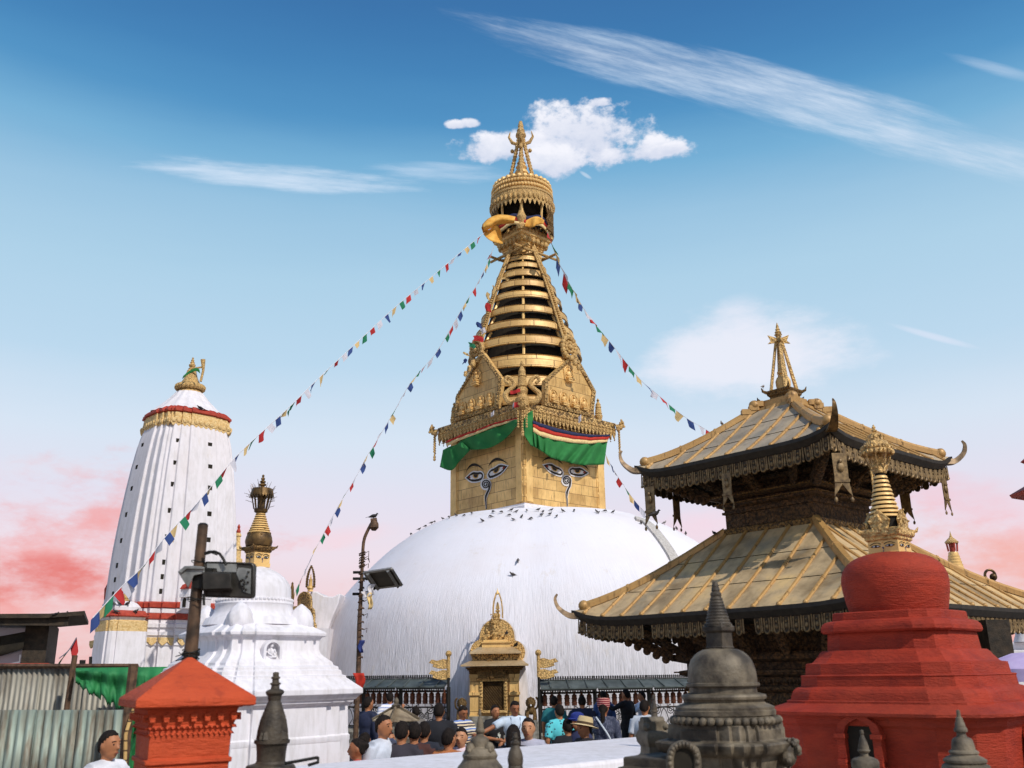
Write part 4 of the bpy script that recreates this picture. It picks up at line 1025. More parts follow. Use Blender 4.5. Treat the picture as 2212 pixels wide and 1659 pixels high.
# ---------------------------------------------------------------- white curvilinear temple tower (left)
def zt4(u, v): return Z(300, 1400, 2.074)(u, v)
TX, TY = at(372, 1250, 36).x, 36.0
RZT = radians(45)
PT = redent((.30, 1), (.52, .955), (.70, .91), (.84, .86))
PT = redent((.34, 1), (.56, .94), (.74, .88), (.80, .80))
kt = silf(PT, RZT, TX, TY)
MAT['red_tile'] = M_basic('red_painted_band', (176,66,44), (150,50,34), 8, .6, 0, .3)
MAT['yellow'] = M_basic('ochre_frieze', (236,206,150), (206,168,104), 14, .8, 0, .8, .05)
tower = thing('curved_tower_temple', 'tall white curved temple tower with vertical ribs and gold finial on the left', 'temple', (TX, TY, 0))
def P2(base_list, k=kt): return profH(TX, TY, 0, base_list, k)
ang = Matrix.Rotation(RZT, 4, 'Z')
def TB():
    m = MB(); m.X = ang.copy(); return m
body = P2([(1311,133),(1280,132),(1230,129.5),(1188,126.5),(1120,119.5),(1060,112),(1016,105.5),(970,97),(945,90.5),(928,85)])
m = TB(); m.plan(PT, body); tb = m.build('tower_body', MAT['white_t'], tower, bevel=.03)
# vent holes in vertical rows: on the west, south and east panels
def on_plan(rfun, z_, q, side):  # local point on the outer panel
    r = rfun(z_); return q*r, -r
def rad(z_):
    for (r0, a), (r1, b) in zip(body, body[1:]):
        if a <= z_ <= b: return lerp(r0, r1, (z_-a)/(b-a))
    return body[-1][0]
for side, q in ((0, -.72+.14), (0, .16), (3, -.1)):
    for y in (955, 1004, 1051, 1108, 1165, 1219, 1250, 1281):
        if side == 0 and q > 0 and y in (1219, 1250, 1281): continue
        z_ = zat(TX, TY-1.5, y); r = rad(z_)
        off = 1.0 if abs(q) < .34 else .94 if abs(q) < .56 else .88
        m = TB(); m.X = ang @ Matrix.Rotation(side*pi/2, 4, 'Z')
        m.box(q*r-.085, q*r+.085, -r*off-.008, -r*off+.1, z_-.09, z_+.09); m.build('vent_hole', MAT['void'], tb)  # solid dark box: the hole's inner shade is put into the colour
def band(name, L, mat, plan=PT, k=kt, par=tower, **kw):
    m = TB(); m.plan(plan, profH(TX, TY, 0, L, k)); return m.build(name, MAT[mat], par, **kw)
fr = band('frieze', [(938,88),(936,89.5),(914,87.5),(911,86)], 'yellow')
m = TB()       # scalloped pendants of the frieze
for (r, za_), (r2, _z) in [(P2([(928, 88.5)])[0], P2([(912, 86)])[0])]:
    zb2 = P2([(942, 88)])[0][1]
    for side in range(4):
        m.X = ang @ Matrix.Rotation(side*pi/2, 4, 'Z')
        for k in range(12):
            q = -.84+k*1.68/11; off = 1.0 if abs(q) < .36 else .94 if abs(q) < .6 else .88; off += .008; x = q*r*.92; w = .115
            m.poly([(x-w, -r*off, za_), (x+w, -r*off, za_), (x+w, -r*off, lerp(za_, zb2, .5)), (x+w*.5, -r*off, lerp(za_, zb2, .8)), (x, -r*off, zb2), (x-w*.5, -r*off, lerp(za_, zb2, .8)), (x-w, -r*off, lerp(za_, zb2, .5))], (0, .06, 0))
            m.lathe([(.01, za_+.02), (.02, za_+.02)], 4) if False else m.ball((x, -r*off-.01, lerp(za_, zb2, .15)), .1, 1, .5, 1, 7, 5)
m.build('frieze_pendant', MAT['yellow'], fr)
band('red_eave', [(912,86),(910,91),(906,91),(900,84),(897,78),(896,72)], 'red_tile')
def bellr(a, z_): return 1 + .025*cos(a*16)
bell = profH(TX, TY, 0, [(901,79),(897,74),(893,69),(888,63),(881,56),(874,49),(868,43),(860,36),(854,31),(851,29)])
m = MB(); m.lathe(bell, 96, fn=bellr); m.build('bell_roof', MAT['white_t'], tower, sharp=60)
fin = profH(TX, TY, 0, [(824,33),(820,34),(818,32),(815,24),(813,30),(809,31),(806,25),(803,21),(797,20),(794,17),(785,13.5),(779,11),(777,8),(775,13) if False else (777,8),(775,9.5),(773,5),(771,8),(768,8.5),(765,5.5),(762,6.5),(759,3.5),(756,4.5) if False else (757,4.2),(755,2),(752.5,2.8),(750,.3)])
FZ = [(828,33,0),(823,34,0)]
def finy(v): return (1400+v/2.074)/1.8517
def fh(w): return w/2.074/1.8517
fin = profH(TX, TY, 0, [(lerp(772, 855, (finy(v)-772)/74), fh(w)*.86) for v, w in ((345,118),(330,120),(318,112),(308,96),(296,108),(282,112),(268,104),(256,86),(246,84),(238,76),(215,62),(185,50),(160,42),(152,30),(146,34),(138,20),(128,30),(118,32),(108,18),(100,22),(92,12),(84,16),(76,8),(68,10),(60,2))])
m = MB(); m.lathe(fin, 24)
zr_, rr_2 = profH(TX, TY, 0, [(lerp(772, 855, (finy(288)-772)/74), 26)])[0][1], profH(TX, TY, 0, [(832, 26)])[0][0]
for k in range(22): m.ball((rr_2*cos(k*2*pi/22), rr_2*sin(k*2*pi/22), zr_), .13, n=8, m=6)
m.build('gold_finial', MAT['gold_small'], tower)
m = MB(); p0_, p1_ = at(*zt4(1042, 262), TY-.3), at(*zt4(1062, 80), TY-.3)
m.tube([p0_, p0_.lerp(p1_, .5)+Vector((.06,0,0)), p1_], [.05, .05, .1], 6); m.tube([at(*zt4(960, 158), TY-.3), at(*zt4(1056, 142), TY-.3)], .04, 5)
m.build('side_spear', MAT['gold_small'], tower, world=True)
o_ = Vector((0, TY-.8, 0)); zt4l = lambda P: [zt4(*p) for p in P]
sheetpx(zt4l([(900,215),(945,175),(1000,150),(1030,158)]), zt4l([(890,238),(950,195),(1005,175),(1040,195)]), o_, VY, 12, 4, .03, 2).build('draped_scarf', MAT['green'], tower, world=True, solid=.02)
# stacked plinth bands below
PB = PT
band('red_band', [(1322,135),(1321,139),(1312,139),(1309,134)], 'red_tile')
band('plinth', [(1333,135),(1332,137),(1323,136),(1322,133)], 'white_t')
band('red_band', [(1346,139),(1344,143),(1335,142),(1333,138)], 'red_tile')
st = []
for k, (y, w) in enumerate(((1470,152),(1400,151),(1398,154),(1390,154),(1388,150),(1380,150),(1378,154),(1371,154),(1370,149),(1364,149),(1362,154),(1355,154),(1353,147),(1346,146))): st.append((y, w-7))
m = TB(); q = profH(TX, TY, 0, st, kt); m.plan(PB, [(q[0][0], 0)] + q); m.build('plinth', MAT['white_t'], tower)
m = TB(); rq = profH(TX, TY, 0, [(1380, 150)], kt)[0]; zb2 = zat(TX, TY-3, 1394); zt2 = zat(TX, TY-3, 1376)
for side in range(4):
    m.X = ang @ Matrix.Rotation(side*pi/2, 4, 'Z')
    for k in range(12):
        q = -.84+k*1.68/11; off = 1.0 if abs(q) < .36 else .94 if abs(q) < .6 else .88; x = q*rq[0]*.92; r = rq[0]; w = .17
        m.poly([(x-w, -r*off, zt2), (x+w, -r*off, zt2), (x+w, -r*off, lerp(zt2, zb2, .5)), (x+w*.5, -r*off, lerp(zt2, zb2, .8)), (x, -r*off, zb2), (x-w*.5, -r*off, lerp(zt2, zb2, .8)), (x-w, -r*off, lerp(zt2, zb2, .5))], (0, .06, 0))
m.build('frieze', MAT['yellow'], tower)
# projecting arched porch niche on its sunlit side
m = TB(); zq = lambda u, v: ((0+u/1.8)/1.8517, (2150+v/1.8)/1.8517)
pN = at(*zq(1325, 505), TY-3.1); w = 36*mpp(pN)/(1.8*1.8517)
zA_ = lambda v: at(*zq(1325, v), TY-3.1).z
m = MB(); m.X = Matrix.Translation((pN.x, pN.y, 0)) @ Matrix.Rotation(radians(-20), 4, 'Z')
m.box(-w, w, 0, 1.2, zA_(510), zA_(430)); m.box(-w*1.15, w*1.15, -.06, 1.2, zA_(430), zA_(405)); m.box(-w*1.05, w*1.05, -.03, 1.2, zA_(405), zA_(370)); nb = m.build('porch_niche', MAT['white_t'], tower, world=True)
m2 = MB(); m2.X = m.X.copy(); m2.loft([[(-w*1.1, -.08, zA_(370)), (w*1.1, -.08, zA_(370)), (w*1.1, 1.2, zA_(370)), (-w*1.1, 1.2, zA_(370))], [(-w*.9, 0, zA_(340)), (w*.9, 0, zA_(340)), (w*.9, 1.1, zA_(340)), (-w*.9, 1.1, zA_(340))], [(-w*.1, .4, zA_(295)), (w*.1, .4, zA_(295)), (w*.1, .8, zA_(295)), (-w*.1, .8, zA_(295))]]); m2.build('porch_roof', MAT['red_tile'], nb, world=True)
m3 = MB(); m3.X = m.X.copy(); m3.poly([(-w*.4, -.02, zA_(500))] + [(w*.4*cos(radians(a)), -.02, zA_(455)+w*.6*sin(radians(a))) for a in range(180, -1, -30)] + [(w*.4, -.02, zA_(500))], (0, .01, 0)); m3.build('niche_opening', MAT['void'], nb, world=True)  # flat dark sheet painted as the shade inside the opening

# small white corner shrine in front of the tower
CX, CY = at(zq(860, 0)[0], 1400, 33).x, 33.0
cs = thing('corner_shrine', 'small white corner shrine with ochre frieze and red band, left of the curved tower', 'shrine', (CX, CY, 0))
PC = redent((.6, 1), (.8, .92)); kc = silf(PC, RZT, CX, CY)
def CBm():
    m = MB(); m.X = ang.copy(); return m
def cb(name, L, mat, par=cs): 
    m = CBm(); m.plan(PC, profL(CX, CY, 0, [(zq(0, v)[1], zq(u, v)[0]) for v, u in L], kc)); return m.build(name, MAT[mat], par)
m = CBm(); PL_ = profL(CX, CY, 0, [(zq(0, v)[1], zq(u, v)[0]) for v, u in ((1010,655),(920,665),(800,682),(680,700))], kc); m.plan(PC, [(PL_[0][0], 0)] + PL_); m.build('body', MAT['white_t'], cs)
cb('frieze', [(684,704),(680,700),(610,708),(600,725)], 'yellow'); cb('neck', [(604,735),(585,730),(572,728)], 'white_t')
cb('red_band', [(578,722),(575,708),(570,706),(555,728),(540,736),(532,742),(530,760)], 'red_tile')
m = MB(); m.lathe(profL(CX, CY, 0, [(zq(0, v)[1], zq(u, v)[0]) for v, u in ((532,770),(505,775),(485,795),(470,815),(462,840))], 1), 24); m.build('dome', MAT['white_t'], cs)
m = MB(); m.lathe(profH(CX, CY, 0, [(zq(0, v)[1], w/3.333) for v, w in ((470,34),(462,30),(450,36),(442,22),(434,26),(425,16),(415,17),(405,9),(398,11),(388,4),(378,1))]), 14); m.build('gold_finial', MAT['gold_small'], cs)
# red topped spire behind the tower
def spire_small(label, u, vtop, vbase, Y, wid, z_, name='distant_spire', cap='red_tile'):
    x, yt = z_(u, vtop); X = at(x, yt, Y).x; yb = z_(u, vbase)[1]
    r = thing(name, label, 'spire', (X, Y, 0)); h = yb-yt
    m = MB(); m.lathe(profH(X, Y, 0, [(yt+h*.62, wid*.85), (yt+h*.36, wid*1.05), (yt+h*.31, wid*.8), (yt+h*.14, wid*.18), (yt+h*.09, wid*.25), (yt, .3)]), 8, a0=pi/4); m.build('spire_cap', MAT[cap], r)
    m = MB(); P_ = profH(X, Y, 0, [(yb, wid*1.05), (yt+h*.8, wid*.95), (yt+h*.78, wid*1.1), (yt+h*.74, wid*1.1), (yt+h*.72, wid*.85), (yt+h*.6, wid*.8)]); m.lathe([(P_[0][0], 0)] + P_, 8, a0=pi/4); m.build('spire_shaft', MAT['white_t'], r)
    return r
spire_small('red capped white spire partly behind the left edge of the curved tower', 795, 265, 560, 40, 9, zq)
# ornate pink-and-gold pinnacle behind the white stupa
Xq = at(513, 1180, 40).x
r = thing('temple_pinnacle', 'slim pink and gold temple pinnacle just left of the gilded stupa spire', 'pinnacle', (Xq, 40, 0))
m = MB(); m.lathe([(.35, 0)] + profH(Xq, 40, 0, [(1260,14),(1208,13),(1206,9),(1190,8.5),(1188,11),(1183,10),(1178,6),(1160,5),(1158,7),(1154,6),(1150,3)]), 10); m.build('shaft', MAT['yellow'], r)
m = MB(); m.lathe(profH(Xq, 40, 0, [(1152,4),(1148,5),(1142,2.5),(1138,3.5),(1132,.5)]), 10); m.build('red_cap', MAT['red_tile'], r)

# ---------------------------------------------------------------- gilded spire builder (used by two stupas)
def eyes_small(par, X, Y, RZ, hs, zc_, hh, mat_line):
    for side in (0, 1):
        n = Matrix.Rotation(RZ, 3, 'Z') @ (Vector((-1, 0, 0)) if side == 0 else Vector((0, -1, 0))); tv = Vector((-n.y, n.x, 0)); tv = tv if tv.x > 0 else -tv
        o = Vector((X, Y, zc_)) + n*(hs+.004)
        for s in (-1, 1):
            al = [(-.5,0),(-.2,.22),(.1,.26),(.4,.12),(.5,-.05),(.2,-.2),(-.2,-.18)]
            def P(u, v, off): return o + tv*(s*(hs*.48) + u*hs*.62*(-s)) + Vector((0,0,1))*(v*hh*.34) + n*off
            e = MB(); e.poly([P(u, v, 0) for u, v in al], n*.003); eo = e.build('painted_eye', MAT['white_p'], par, world=True)
            m = MB(); m.tube([P(u, v, .004) for u, v in al+al[:1]], hh*.022, 4); m.tube(spline([P(-.6, .35, .003), P(-.1, .75, .003), P(.35, .68, .003), P(.6, .4, .003)], 4), hh*.025, 4)
            m.build('eye_line', mat_line, eo, world=True)
            MB().ball(P(.05, .02, .004), hh*.075, n=8, m=6).build('pupil', mat_line, eo, world=True)
        m = MB(); c = o - Vector((0,0,hh*.12)); S = []
        for k in range(16): a = k*.5; S.append(c + tv*(hh*.05*(.3+k/16)*cos(a)) + Vector((0,0,1))*(hh*.05*(.3+k/16)*sin(a)) + n*.003)
        S += [c + tv*hh*.05 - Vector((0,0,hh*.15)) + n*.003, c - Vector((0,0,hh*.3)) + n*.003]
        m.tube(S, hh*.018, 4); m.build('painted_nose', MAT['bluecloth'] if hs > .1 else mat_line, par, world=True)
        m = MB(); m.ball(o + Vector((0,0,hh*.3)), hh*.07, 1, 1, 1, 8, 6); m.build('forehead_mark', MAT['gold'], par, world=True)
def gilt_spire(root, X, Y, RZ, y_h0, y_h1, hw_h, y_c, hw_c, rings_, crown, spiky=False, plate=True):
    sq = silf(SQ, RZ, X, Y); B = 0; Rm = Matrix.Rotation(RZ, 4, 'Z')
    (r0, za_), (r1, zb_) = profH(X, Y, 0, [(y_h0, hw_h), (y_h1, hw_h)], sq)
    m = MB(); m.X = Rm.copy(); m.plan(SQ, [(r0*1.06, za_-.03), (r0*1.06, za_+.015), (r0, za_+.02), (r0, zb_)]); hm = m.build('eye_box', MAT['gold_tiny'], root)
    eyes_small(hm, X, Y, RZ, r0, (za_+zb_)/2+(zb_-za_)*.08, zb_-za_, MAT['black_p'])
    rc = profH(X, Y, 0, [(y_c, hw_c)], sq)[0]; m = MB(); m.X = Rm.copy()
    zc1 = zb_; h = rc[1]-zc1
    m.plan(SQ, [(r0*1.02, zc1-.005), (r0*1.12, zc1+h*.1), (r0*1.12, zc1+h*.3), (lerp(r0, rc[0], .5), zc1+h*.4), (lerp(r0, rc[0], .6), zc1+h*.6), (rc[0]*.88, zc1+h*.65), (rc[0]*.88, rc[1]), (rc[0]*.75, rc[1]+h*.08)])
    for sx, sy in SQ:
        d_ = Vector((sx, sy, 0)); q = rc[0]
        m.tube([d_*q*.78+Vector((0,0,rc[1]-h*.2)), d_*q*.93+Vector((0,0,rc[1]-h*.1)), d_*q*1.0+Vector((0,0,rc[1]+h*.25))], [q*.1, q*.08, q*.02], 6)
    m.build('cornice', MAT['bronze_orn'] if spiky else MAT['gold_small'], root)
    if plate:
        for side in range(4):
            m = MB(); m.X = Rm @ Matrix.Rotation(side*pi/2, 4, 'Z'); w = rc[0]*.5; zz0 = rc[1]; hp = rings_[0][2]*1.0
            q = [(-w*.7, 0), (w*.7, 0), (w, hp*.45), (0, hp*1.05), (-w, hp*.45)]
            m.poly([(x, -rc[0]*.82+.02*z_, zz0+z_) for x, z_ in q], (0, .03*rc[0]/.25, 0))
            for x, z_ in q: m.ball((x*.9, -rc[0]*.84, zz0+z_*.93+.005), w*.1, n=5, m=4)
            m.ball((0, -rc[0]*.84, zz0+hp*.45), w*.3, 1, .4, 1.2, 8, 6); m.ball((0, -rc[0]*.86, zz0+hp*.7), w*.15, n=6, m=5)
            m.build('gable_plate', MAT['gold_small'], root)
    (y0, h0_, _), (y1, h1_, n_) = rings_[0][:3], rings_[1]
    R_ = []
    for k in range(n_+1):
        t_ = k/n_; yy = lerp(y0, y1, t_); hh = lerp(h0_, h1_, t_**.85); R_.append(profH(X, Y, 0, [(yy, hh)])[0])
    for k in range(n_):
        (ra, za2), (rb, zb3) = R_[k], R_[k+1]; d_ = zb3-za2
        m = MB(); m.lathe([(ra*.6, za2+d_*.1), (ra*.96, za2+d_*.06), (ra, za2+d_*.14), (rb*1.0, za2+d_*.64), (rb*.97, za2+d_*.7), (rb*.6, za2+d_*.7)], 28); m.build('spire_ring', MAT['gold_tiny'], root)
    m = MB(); m.lathe([(R_[0][0]*.86, rc[1]-.01), (R_[0][0]*.86, R_[0][1])] + [(r*.86, z_) for r, z_ in R_[1:]] + [(R_[-1][0]*.6, R_[-1][1]+.02)], 20); m.build('spire_core', MAT['void'], root)
    return R_, rc
# ---------------------------------------------------------------- white stupa with gilded spire (left centre)
WY = 12.0; WX = at(553, 1260, WY).x; RW = radians(45)
ws = thing('white_stupa', 'whitewashed stupa with seated figure niche and gilded spire in a spiked crown', 'stupa', (WX, WY, 0))
zw = Z(600, 2100, 1.707)
PW = redent((.5, 1), (.72, .955), (.89, .89)); kw = silf(PW, RW, WX, WY)
def wr(L, k=kw):   # rows with right silhouette column
    return [(max(r/k, 0), z) for r, z in prof(WX, WY, 0, [(y, x - axx(WX, WY, y)) for y, x in L])]
Rwm = Matrix.Rotation(RW, 4, 'Z')
def W_(L): return wr([(zw(0, v)[1], zw(u, v)[0]) for v, u in L])
m = MB(); m.X = Rwm.copy()
q = W_([(1560,1340),(1480,1335),(1470,1340),(1440,1340),(1430,1330),(1240,1328),(1228,1345),(1215,1365),(1200,1370),(1195,1385),(1170,1410),(1160,1428),(1125,1428),(1118,1420),(1085,1370),(1060,1335),(1050,1318),(1035,1316),(1030,1290),(1000,1285),(995,1268),(975,1266),(965,1235),(945,1228),(935,1215),(915,1185),(890,1155),(860,1140),(800,1142),(790,1150),(775,1158),(768,1185),(745,1190),(738,1180),(705,1110),(690,1090)])
m.plan(PW, [(q[0][0], 0)] + q + [(.02, q[-1][1]+.02)]); wb = m.build('stepped_body', MAT['white'], ws, bevel=.018, sharp=25)
dl = [(690,1040),(640,1020),(625,985),(600,975),(560,968),(545,975),(530,968),(520,962),(500,958),(440,958),(400,945),(360,915),(325,870),(300,820),(287,790)]
m = MB(); m.lathe([(r, z) for r, z in wr([(zw(0, v)[1], zw(u, v)[0]) for v, u in dl], 1)] + [(.01, zat(WX, WY, 1221))], 56); m.build('dome', MAT['white'], ws, sharp=50)
m = MB(); (rb_, zb_2) = wr([(zw(0, 520)[1], zw(965, 520)[0])], 1)[0]
for k in range(60): m.ball((rb_*cos(k*pi/30), rb_*sin(k*pi/30), zb_2), .022, n=6, m=5)
m.build('bead_moulding', MAT['white'], ws)
# swirled corner buds standing on the ledge
zbud = W_([(700,1100)])[0]
for k, (bx, by) in enumerate(((-1,-1),(1,-1),(1,1),(-1,1))):
    m = MB(); c = Rwm @ Vector((bx*zbud[0]*.70, by*zbud[0]*.70, 0)); r0 = .155
    def sw(a, z_): return 1 + .07*cos(7*a + 22*(z_-zbud[1]))
    m.lathe([(.001, zbud[1]-.08)] + [(r0*f, zbud[1]-.06+g*.32) for f, g in ((.8, .0), (1.0, .22), (1.03, .4), (.92, .6), (.68, .8), (.35, .95), (.05, 1.06))], 40, c=(c.x, c.y), fn=None)
    vv = []
    for (x, y, z_) in m.v:
        dx, dy = x-c.x, y-c.y; f = sw(atan2(dy, dx), z_); vv.append((c.x+dx*f, c.y+dy*f, z_))
    m.v = vv; m.build('swirled_bud', MAT['white'], ws, sharp=60)
# niche with seated figure on the front-right face
def wface(side, par, X, Y, RZ, dist):
    n = Matrix.Rotation(RZ, 3, 'Z') @ (Vector((-1, 0, 0)) if side == 0 else Vector((0, -1, 0)))
    return Vector((X, Y, 0)) + n*dist, n
rn = W_([(850,1140)])[0][0]; o, n = wface(1, ws, WX, WY, RW, rn+.03)
tvn = Vector((-n.y, n.x, 0)); c0 = hit(*zw(816, 925), o, n); c1 = hit(*zw(816, 785), o, n); hN = (c1-c0).z; wN = .62*(hit(*zw(868, 900), o, n)-hit(*zw(766, 900), o, n)).length
m = MB(); ip = [(-.72, 0), (-.72, .55)] + [(-.72*cos(radians(a)), .55+.33*sin(radians(a))) for a in range(15, 180, 15)] + [(.72, .55), (.72, 0)]
op = [(-1.0, 0), (-1.0, .55)] + [(-1.0*cos(radians(a)), .55+.46*sin(radians(a))) for a in range(15, 180, 15)] + [(1.0, .55), (1.0, 0)]
PP = lambda u, v, off=0: c0 + tvn*(u*wN) + Vector((0,0,v*hN)) + n*off
for k in range(len(ip)-1): m.poly([PP(*op[k]), PP(*op[k+1]), PP(*ip[k+1]), PP(*ip[k])], n*.07)
nb = m.build('niche_frame', MAT['white'], wb, world=True)
m = MB()
for (u, v, r0, sx, sz) in ((0, .16, .5, 1.15, .4), (0, .4, .3, 1, 1.2), (0, .72, .18, 1, 1.15), (0, .86, .08, 1, 1)): m.ball(PP(u, v, .03), r0*wN, sx, .7, sz, 12, 8)
m.tube([PP(-.28, .55, .03), PP(-.42, .36, .05), PP(-.1, .24, .07)], .09*wN, 6); m.tube([PP(.28, .55, .03), PP(.42, .36, .05), PP(.1, .24, .07)], .09*wN, 6); m.tube([PP(0,.55,.02), PP(0,.68,.02)], .12*wN, 6)
m.build('seated_figure', MAT['white'], wb, world=True)
# arched recess low on the same face
rl = W_([(1350,1330)])[0][0]; o, n = wface(1, ws, WX, WY, RW, rl+.004)
m = MB(); S = [hit(*zw(u, v), o, n) for u, v in ((885,1600),(880,1400),(895,1350),(915,1345),(935,1385),(942,1450),(940,1600))]; m.poly(S, n*.01); m.build('arched_panel', MAT['white_s'], wb, world=True)
R_, rc_ = gilt_spire(ws, WX, WY, RW, 1221, 1194, 25.5, 1182, 41, ((1152, 25, .2), (1107, 9.5, 9)), None, spiky=True, plate=False)
m = MB(); m.lathe(profH(WX, WY, 0, [(1182,20),(1180,27),(1170,29),(1160,27),(1153,24)]), 24); m.build('drum', MAT['bronze'], ws)
for side in range(4):
    m = MB(); m.X = Rwm @ Matrix.Rotation(side*pi/2, 4, 'Z'); rq = rc_[0]*.66; z_ = rc_[1]
    lf = [(0, 0), (.06, .0), (.10, .06), (.105, .12), (.07, .18), (0, .235), (-.07, .18), (-.105, .12), (-.10, .06), (-.06, 0)]
    m.poly([(x, -rq-.2*y_*.25, z_+y_) for x, y_ in lf], (0, .02, 0))
    for k in range(9): m.ball((random.uniform(-.06,.06), -rq-.02, z_+.03+random.random()*.14), .018, n=6, m=4)
    m.build('leaf_plate', MAT['bronze_orn'], ws)
# spiked crown lantern
zy = lambda v: (1400+v/2.074)/1.8517
cp = profH(WX, WY, 0, [(zy(1352),10),(zy(1345),14),(zy(1320),15),(zy(1230),20),(zy(1200),23.5),(zy(1150),20)])
m = MB(); m.lathe(cp[:3] + [(cp[2][0]*.4, cp[2][1])], 16)
for k in range(8):
    a = k*pi/4+.2; m.tube([(r*cos(a), r*sin(a), z_) for r, z_ in cp[2:]], .009, 5)
m.lathe([(cp[4][0]*1.02, cp[4][1]-.02), (cp[4][0], cp[4][1]), (cp[5][0], cp[5][1]), (.02, cp[5][1]+.02)], 16)
m.lathe([(.05, cp[2][1]), (.055, cp[3][1]), (.04, cp[4][1])], 10)
for k in range(120):
    a = random.random()*2*pi; t_ = random.random(); i = 2+int(t_*2.99); f = t_*2.99-int(t_*2.99); (ra, za3), (rb3, zb4) = cp[i], cp[min(i+1, 5)]; r = lerp(ra, rb3, f); z_ = lerp(za3, zb4, f)
    if k % 3 and z_ < cp[5][1]-.02: continue
    up = .3 if i < 4 else .9; L_ = .06+random.random()*.05
    m.tube([(r*cos(a), r*sin(a), z_), ((r+L_*(1.1-up*.6))*cos(a), (r+L_*(1.1-up*.6))*sin(a), z_+L_*up)], [.004, .002], 4)
for k in range(26):
    a = k*2*pi/26; r = cp[4][0]*1.02; m.poly([(r*cos(a-.1), r*sin(a-.1), cp[4][1]), (r*cos(a+.1), r*sin(a+.1), cp[4][1]), (r*1.08*cos(a), r*1.08*sin(a), cp[4][1]-.045)], (.003*cos(a), .003*sin(a), 0))
m.build('spiked_crown', MAT['bronze'], ws)
m = MB(); m.lathe(profH(WX, WY, 0, [(zy(v), w/3.84) for v, w in ((1150,26),(1142,30),(1132,14),(1124,28),(1114,30),(1106,14),(1098,24),(1090,24),(1082,10),(1074,16),(1064,16),(1056,6),(1048,11),(1040,10),(1033,1))]), 14); m.build('finial', MAT['bronze_orn'], ws)
# ---------------------------------------------------------------- gilded side shrine on the left flank of the dome
zg = Z(1150, 2200, 3.32); GY = 41.0; g0 = at(*zg(215, 800), GY); kg = mpp(g0)/(3.32*1.8517)
gs = thing('side_shrine', 'gilded arched side shrine with bell spire rising behind the white stupa', 'shrine', (g0.x, GY, 0))
gz = lambda v: at(*zg(215, v), GY).z
gx = lambda u: (u-215)*kg
rzg = Matrix.Rotation(radians(-42), 4, 'Z')
def GB():
    m = MB(); m.X = rzg.copy(); return m
F_ = 1/cos(radians(42))
m = GB(); pa = [(gx(105+0)*F_, gz(745)), (gx(100)*F_, gz(640)), (gx(130)*F_, gz(580)), (gx(190)*F_, gz(548)), (gx(250)*F_, gz(560)), (gx(300)*F_, gz(620)), (gx(318)*F_, gz(700)), (gx(320)*F_, gz(765)), (gx(360)*F_, gz(800)), (gx(378)*F_, gz(880)), (gx(376)*F_, gz(960)), (gx(405)*F_, gz(1010)), (gx(405)*F_, gz(1060)), (gx(330)*F_, gz(1040)), (gx(105)*F_, gz(900))]
m.poly([(x, 0, z_) for x, z_ in pa], (0, .12, 0)); cxa = gx(200)*F_
for rr in (100, 80, 60): 
    for k in range(24): a = pi*k/23*1.0; m.ball((gx(210)*F_+rr*kg*F_*cos(a), -.03, gz(660)+rr*kg*sin(a)), 6*kg, n=6, m=4)
m.build('arch_panel', MAT['gold_orn2'], gs)
m = GB()
for (a, b, v0, v1, o) in ((40, 275, 745, 790, -.8), (60, 265, 790, 830, -.6), (45, 280, 830, 900, -.7), (40, 345, 905, 925, -1.0), (60, 330, 925, 1100, -.7)): m.box(gx(a)*F_*.8, gx(b)*F_*.8, o*.35, .2, gz(v1), gz(v0))
m.build('tiered_body', MAT['gold_small'], gs)
m = MB(); m.lathe([(max(w*kg, .01), gz(v)) for v, w in ((745,32),(700,34),(640,30),(560,26),(500,22),(470,14),(450,16),(430,2))], 12, c=(gx(68), -.3)); m.build('side_pinnacle', MAT['bronze_orn'], gs)
m = MB(); m.lathe([(max(w*kg, .005), gz(v)) for v, w in ((545,38),(520,34),(500,48),(480,44),(470,30),(455,28),(400,24),(385,30),(375,10),(360,12),(345,6),(325,6),(310,1))], 14, c=(gx(268), .3)); m.build('bell_spire', MAT['gold'], gs)
m = MB()
for s in (-1, 1):
    for s2 in (-1, 1):
        S = spline([(gx(268+s*50), s2*.1+.3, gz(480)), (gx(268+s*48), s2*.1+.3, gz(380)), (gx(268+s*30), s2*.07+.3, gz(280)), (gx(268+s*3), .3, gz(205))], 6); m.tube(S, .03, 6)
        for p in S[::2]: m.ball(p, .042, n=5, m=4)
m.build('spire_leg', MAT['bronze'], gs)
m = MB(); m.poly([(gx(250), .6, gz(540)), (gx(330), .6, gz(535)), (gx(440), .6, gz(600)), (gx(560), .6, gz(610)), (gx(655), .6, gz(565)), (gx(640), .6, gz(700)), (gx(560), .6, gz(900)), (gx(500), .6, gz(1100)), (gx(470), .6, gz(1250)), (gx(380), .6, gz(1290)), (gx(250), .6, gz(1100))], (0, 3.0, 0)); m.build('plaster_surround', MAT['white_t'], gs, bevel=.05)
m = MB(); m.box(-1.2, 1.2, -.6, 3, 0, gz(1050)); m.build('base', MAT['white_t'], gs)
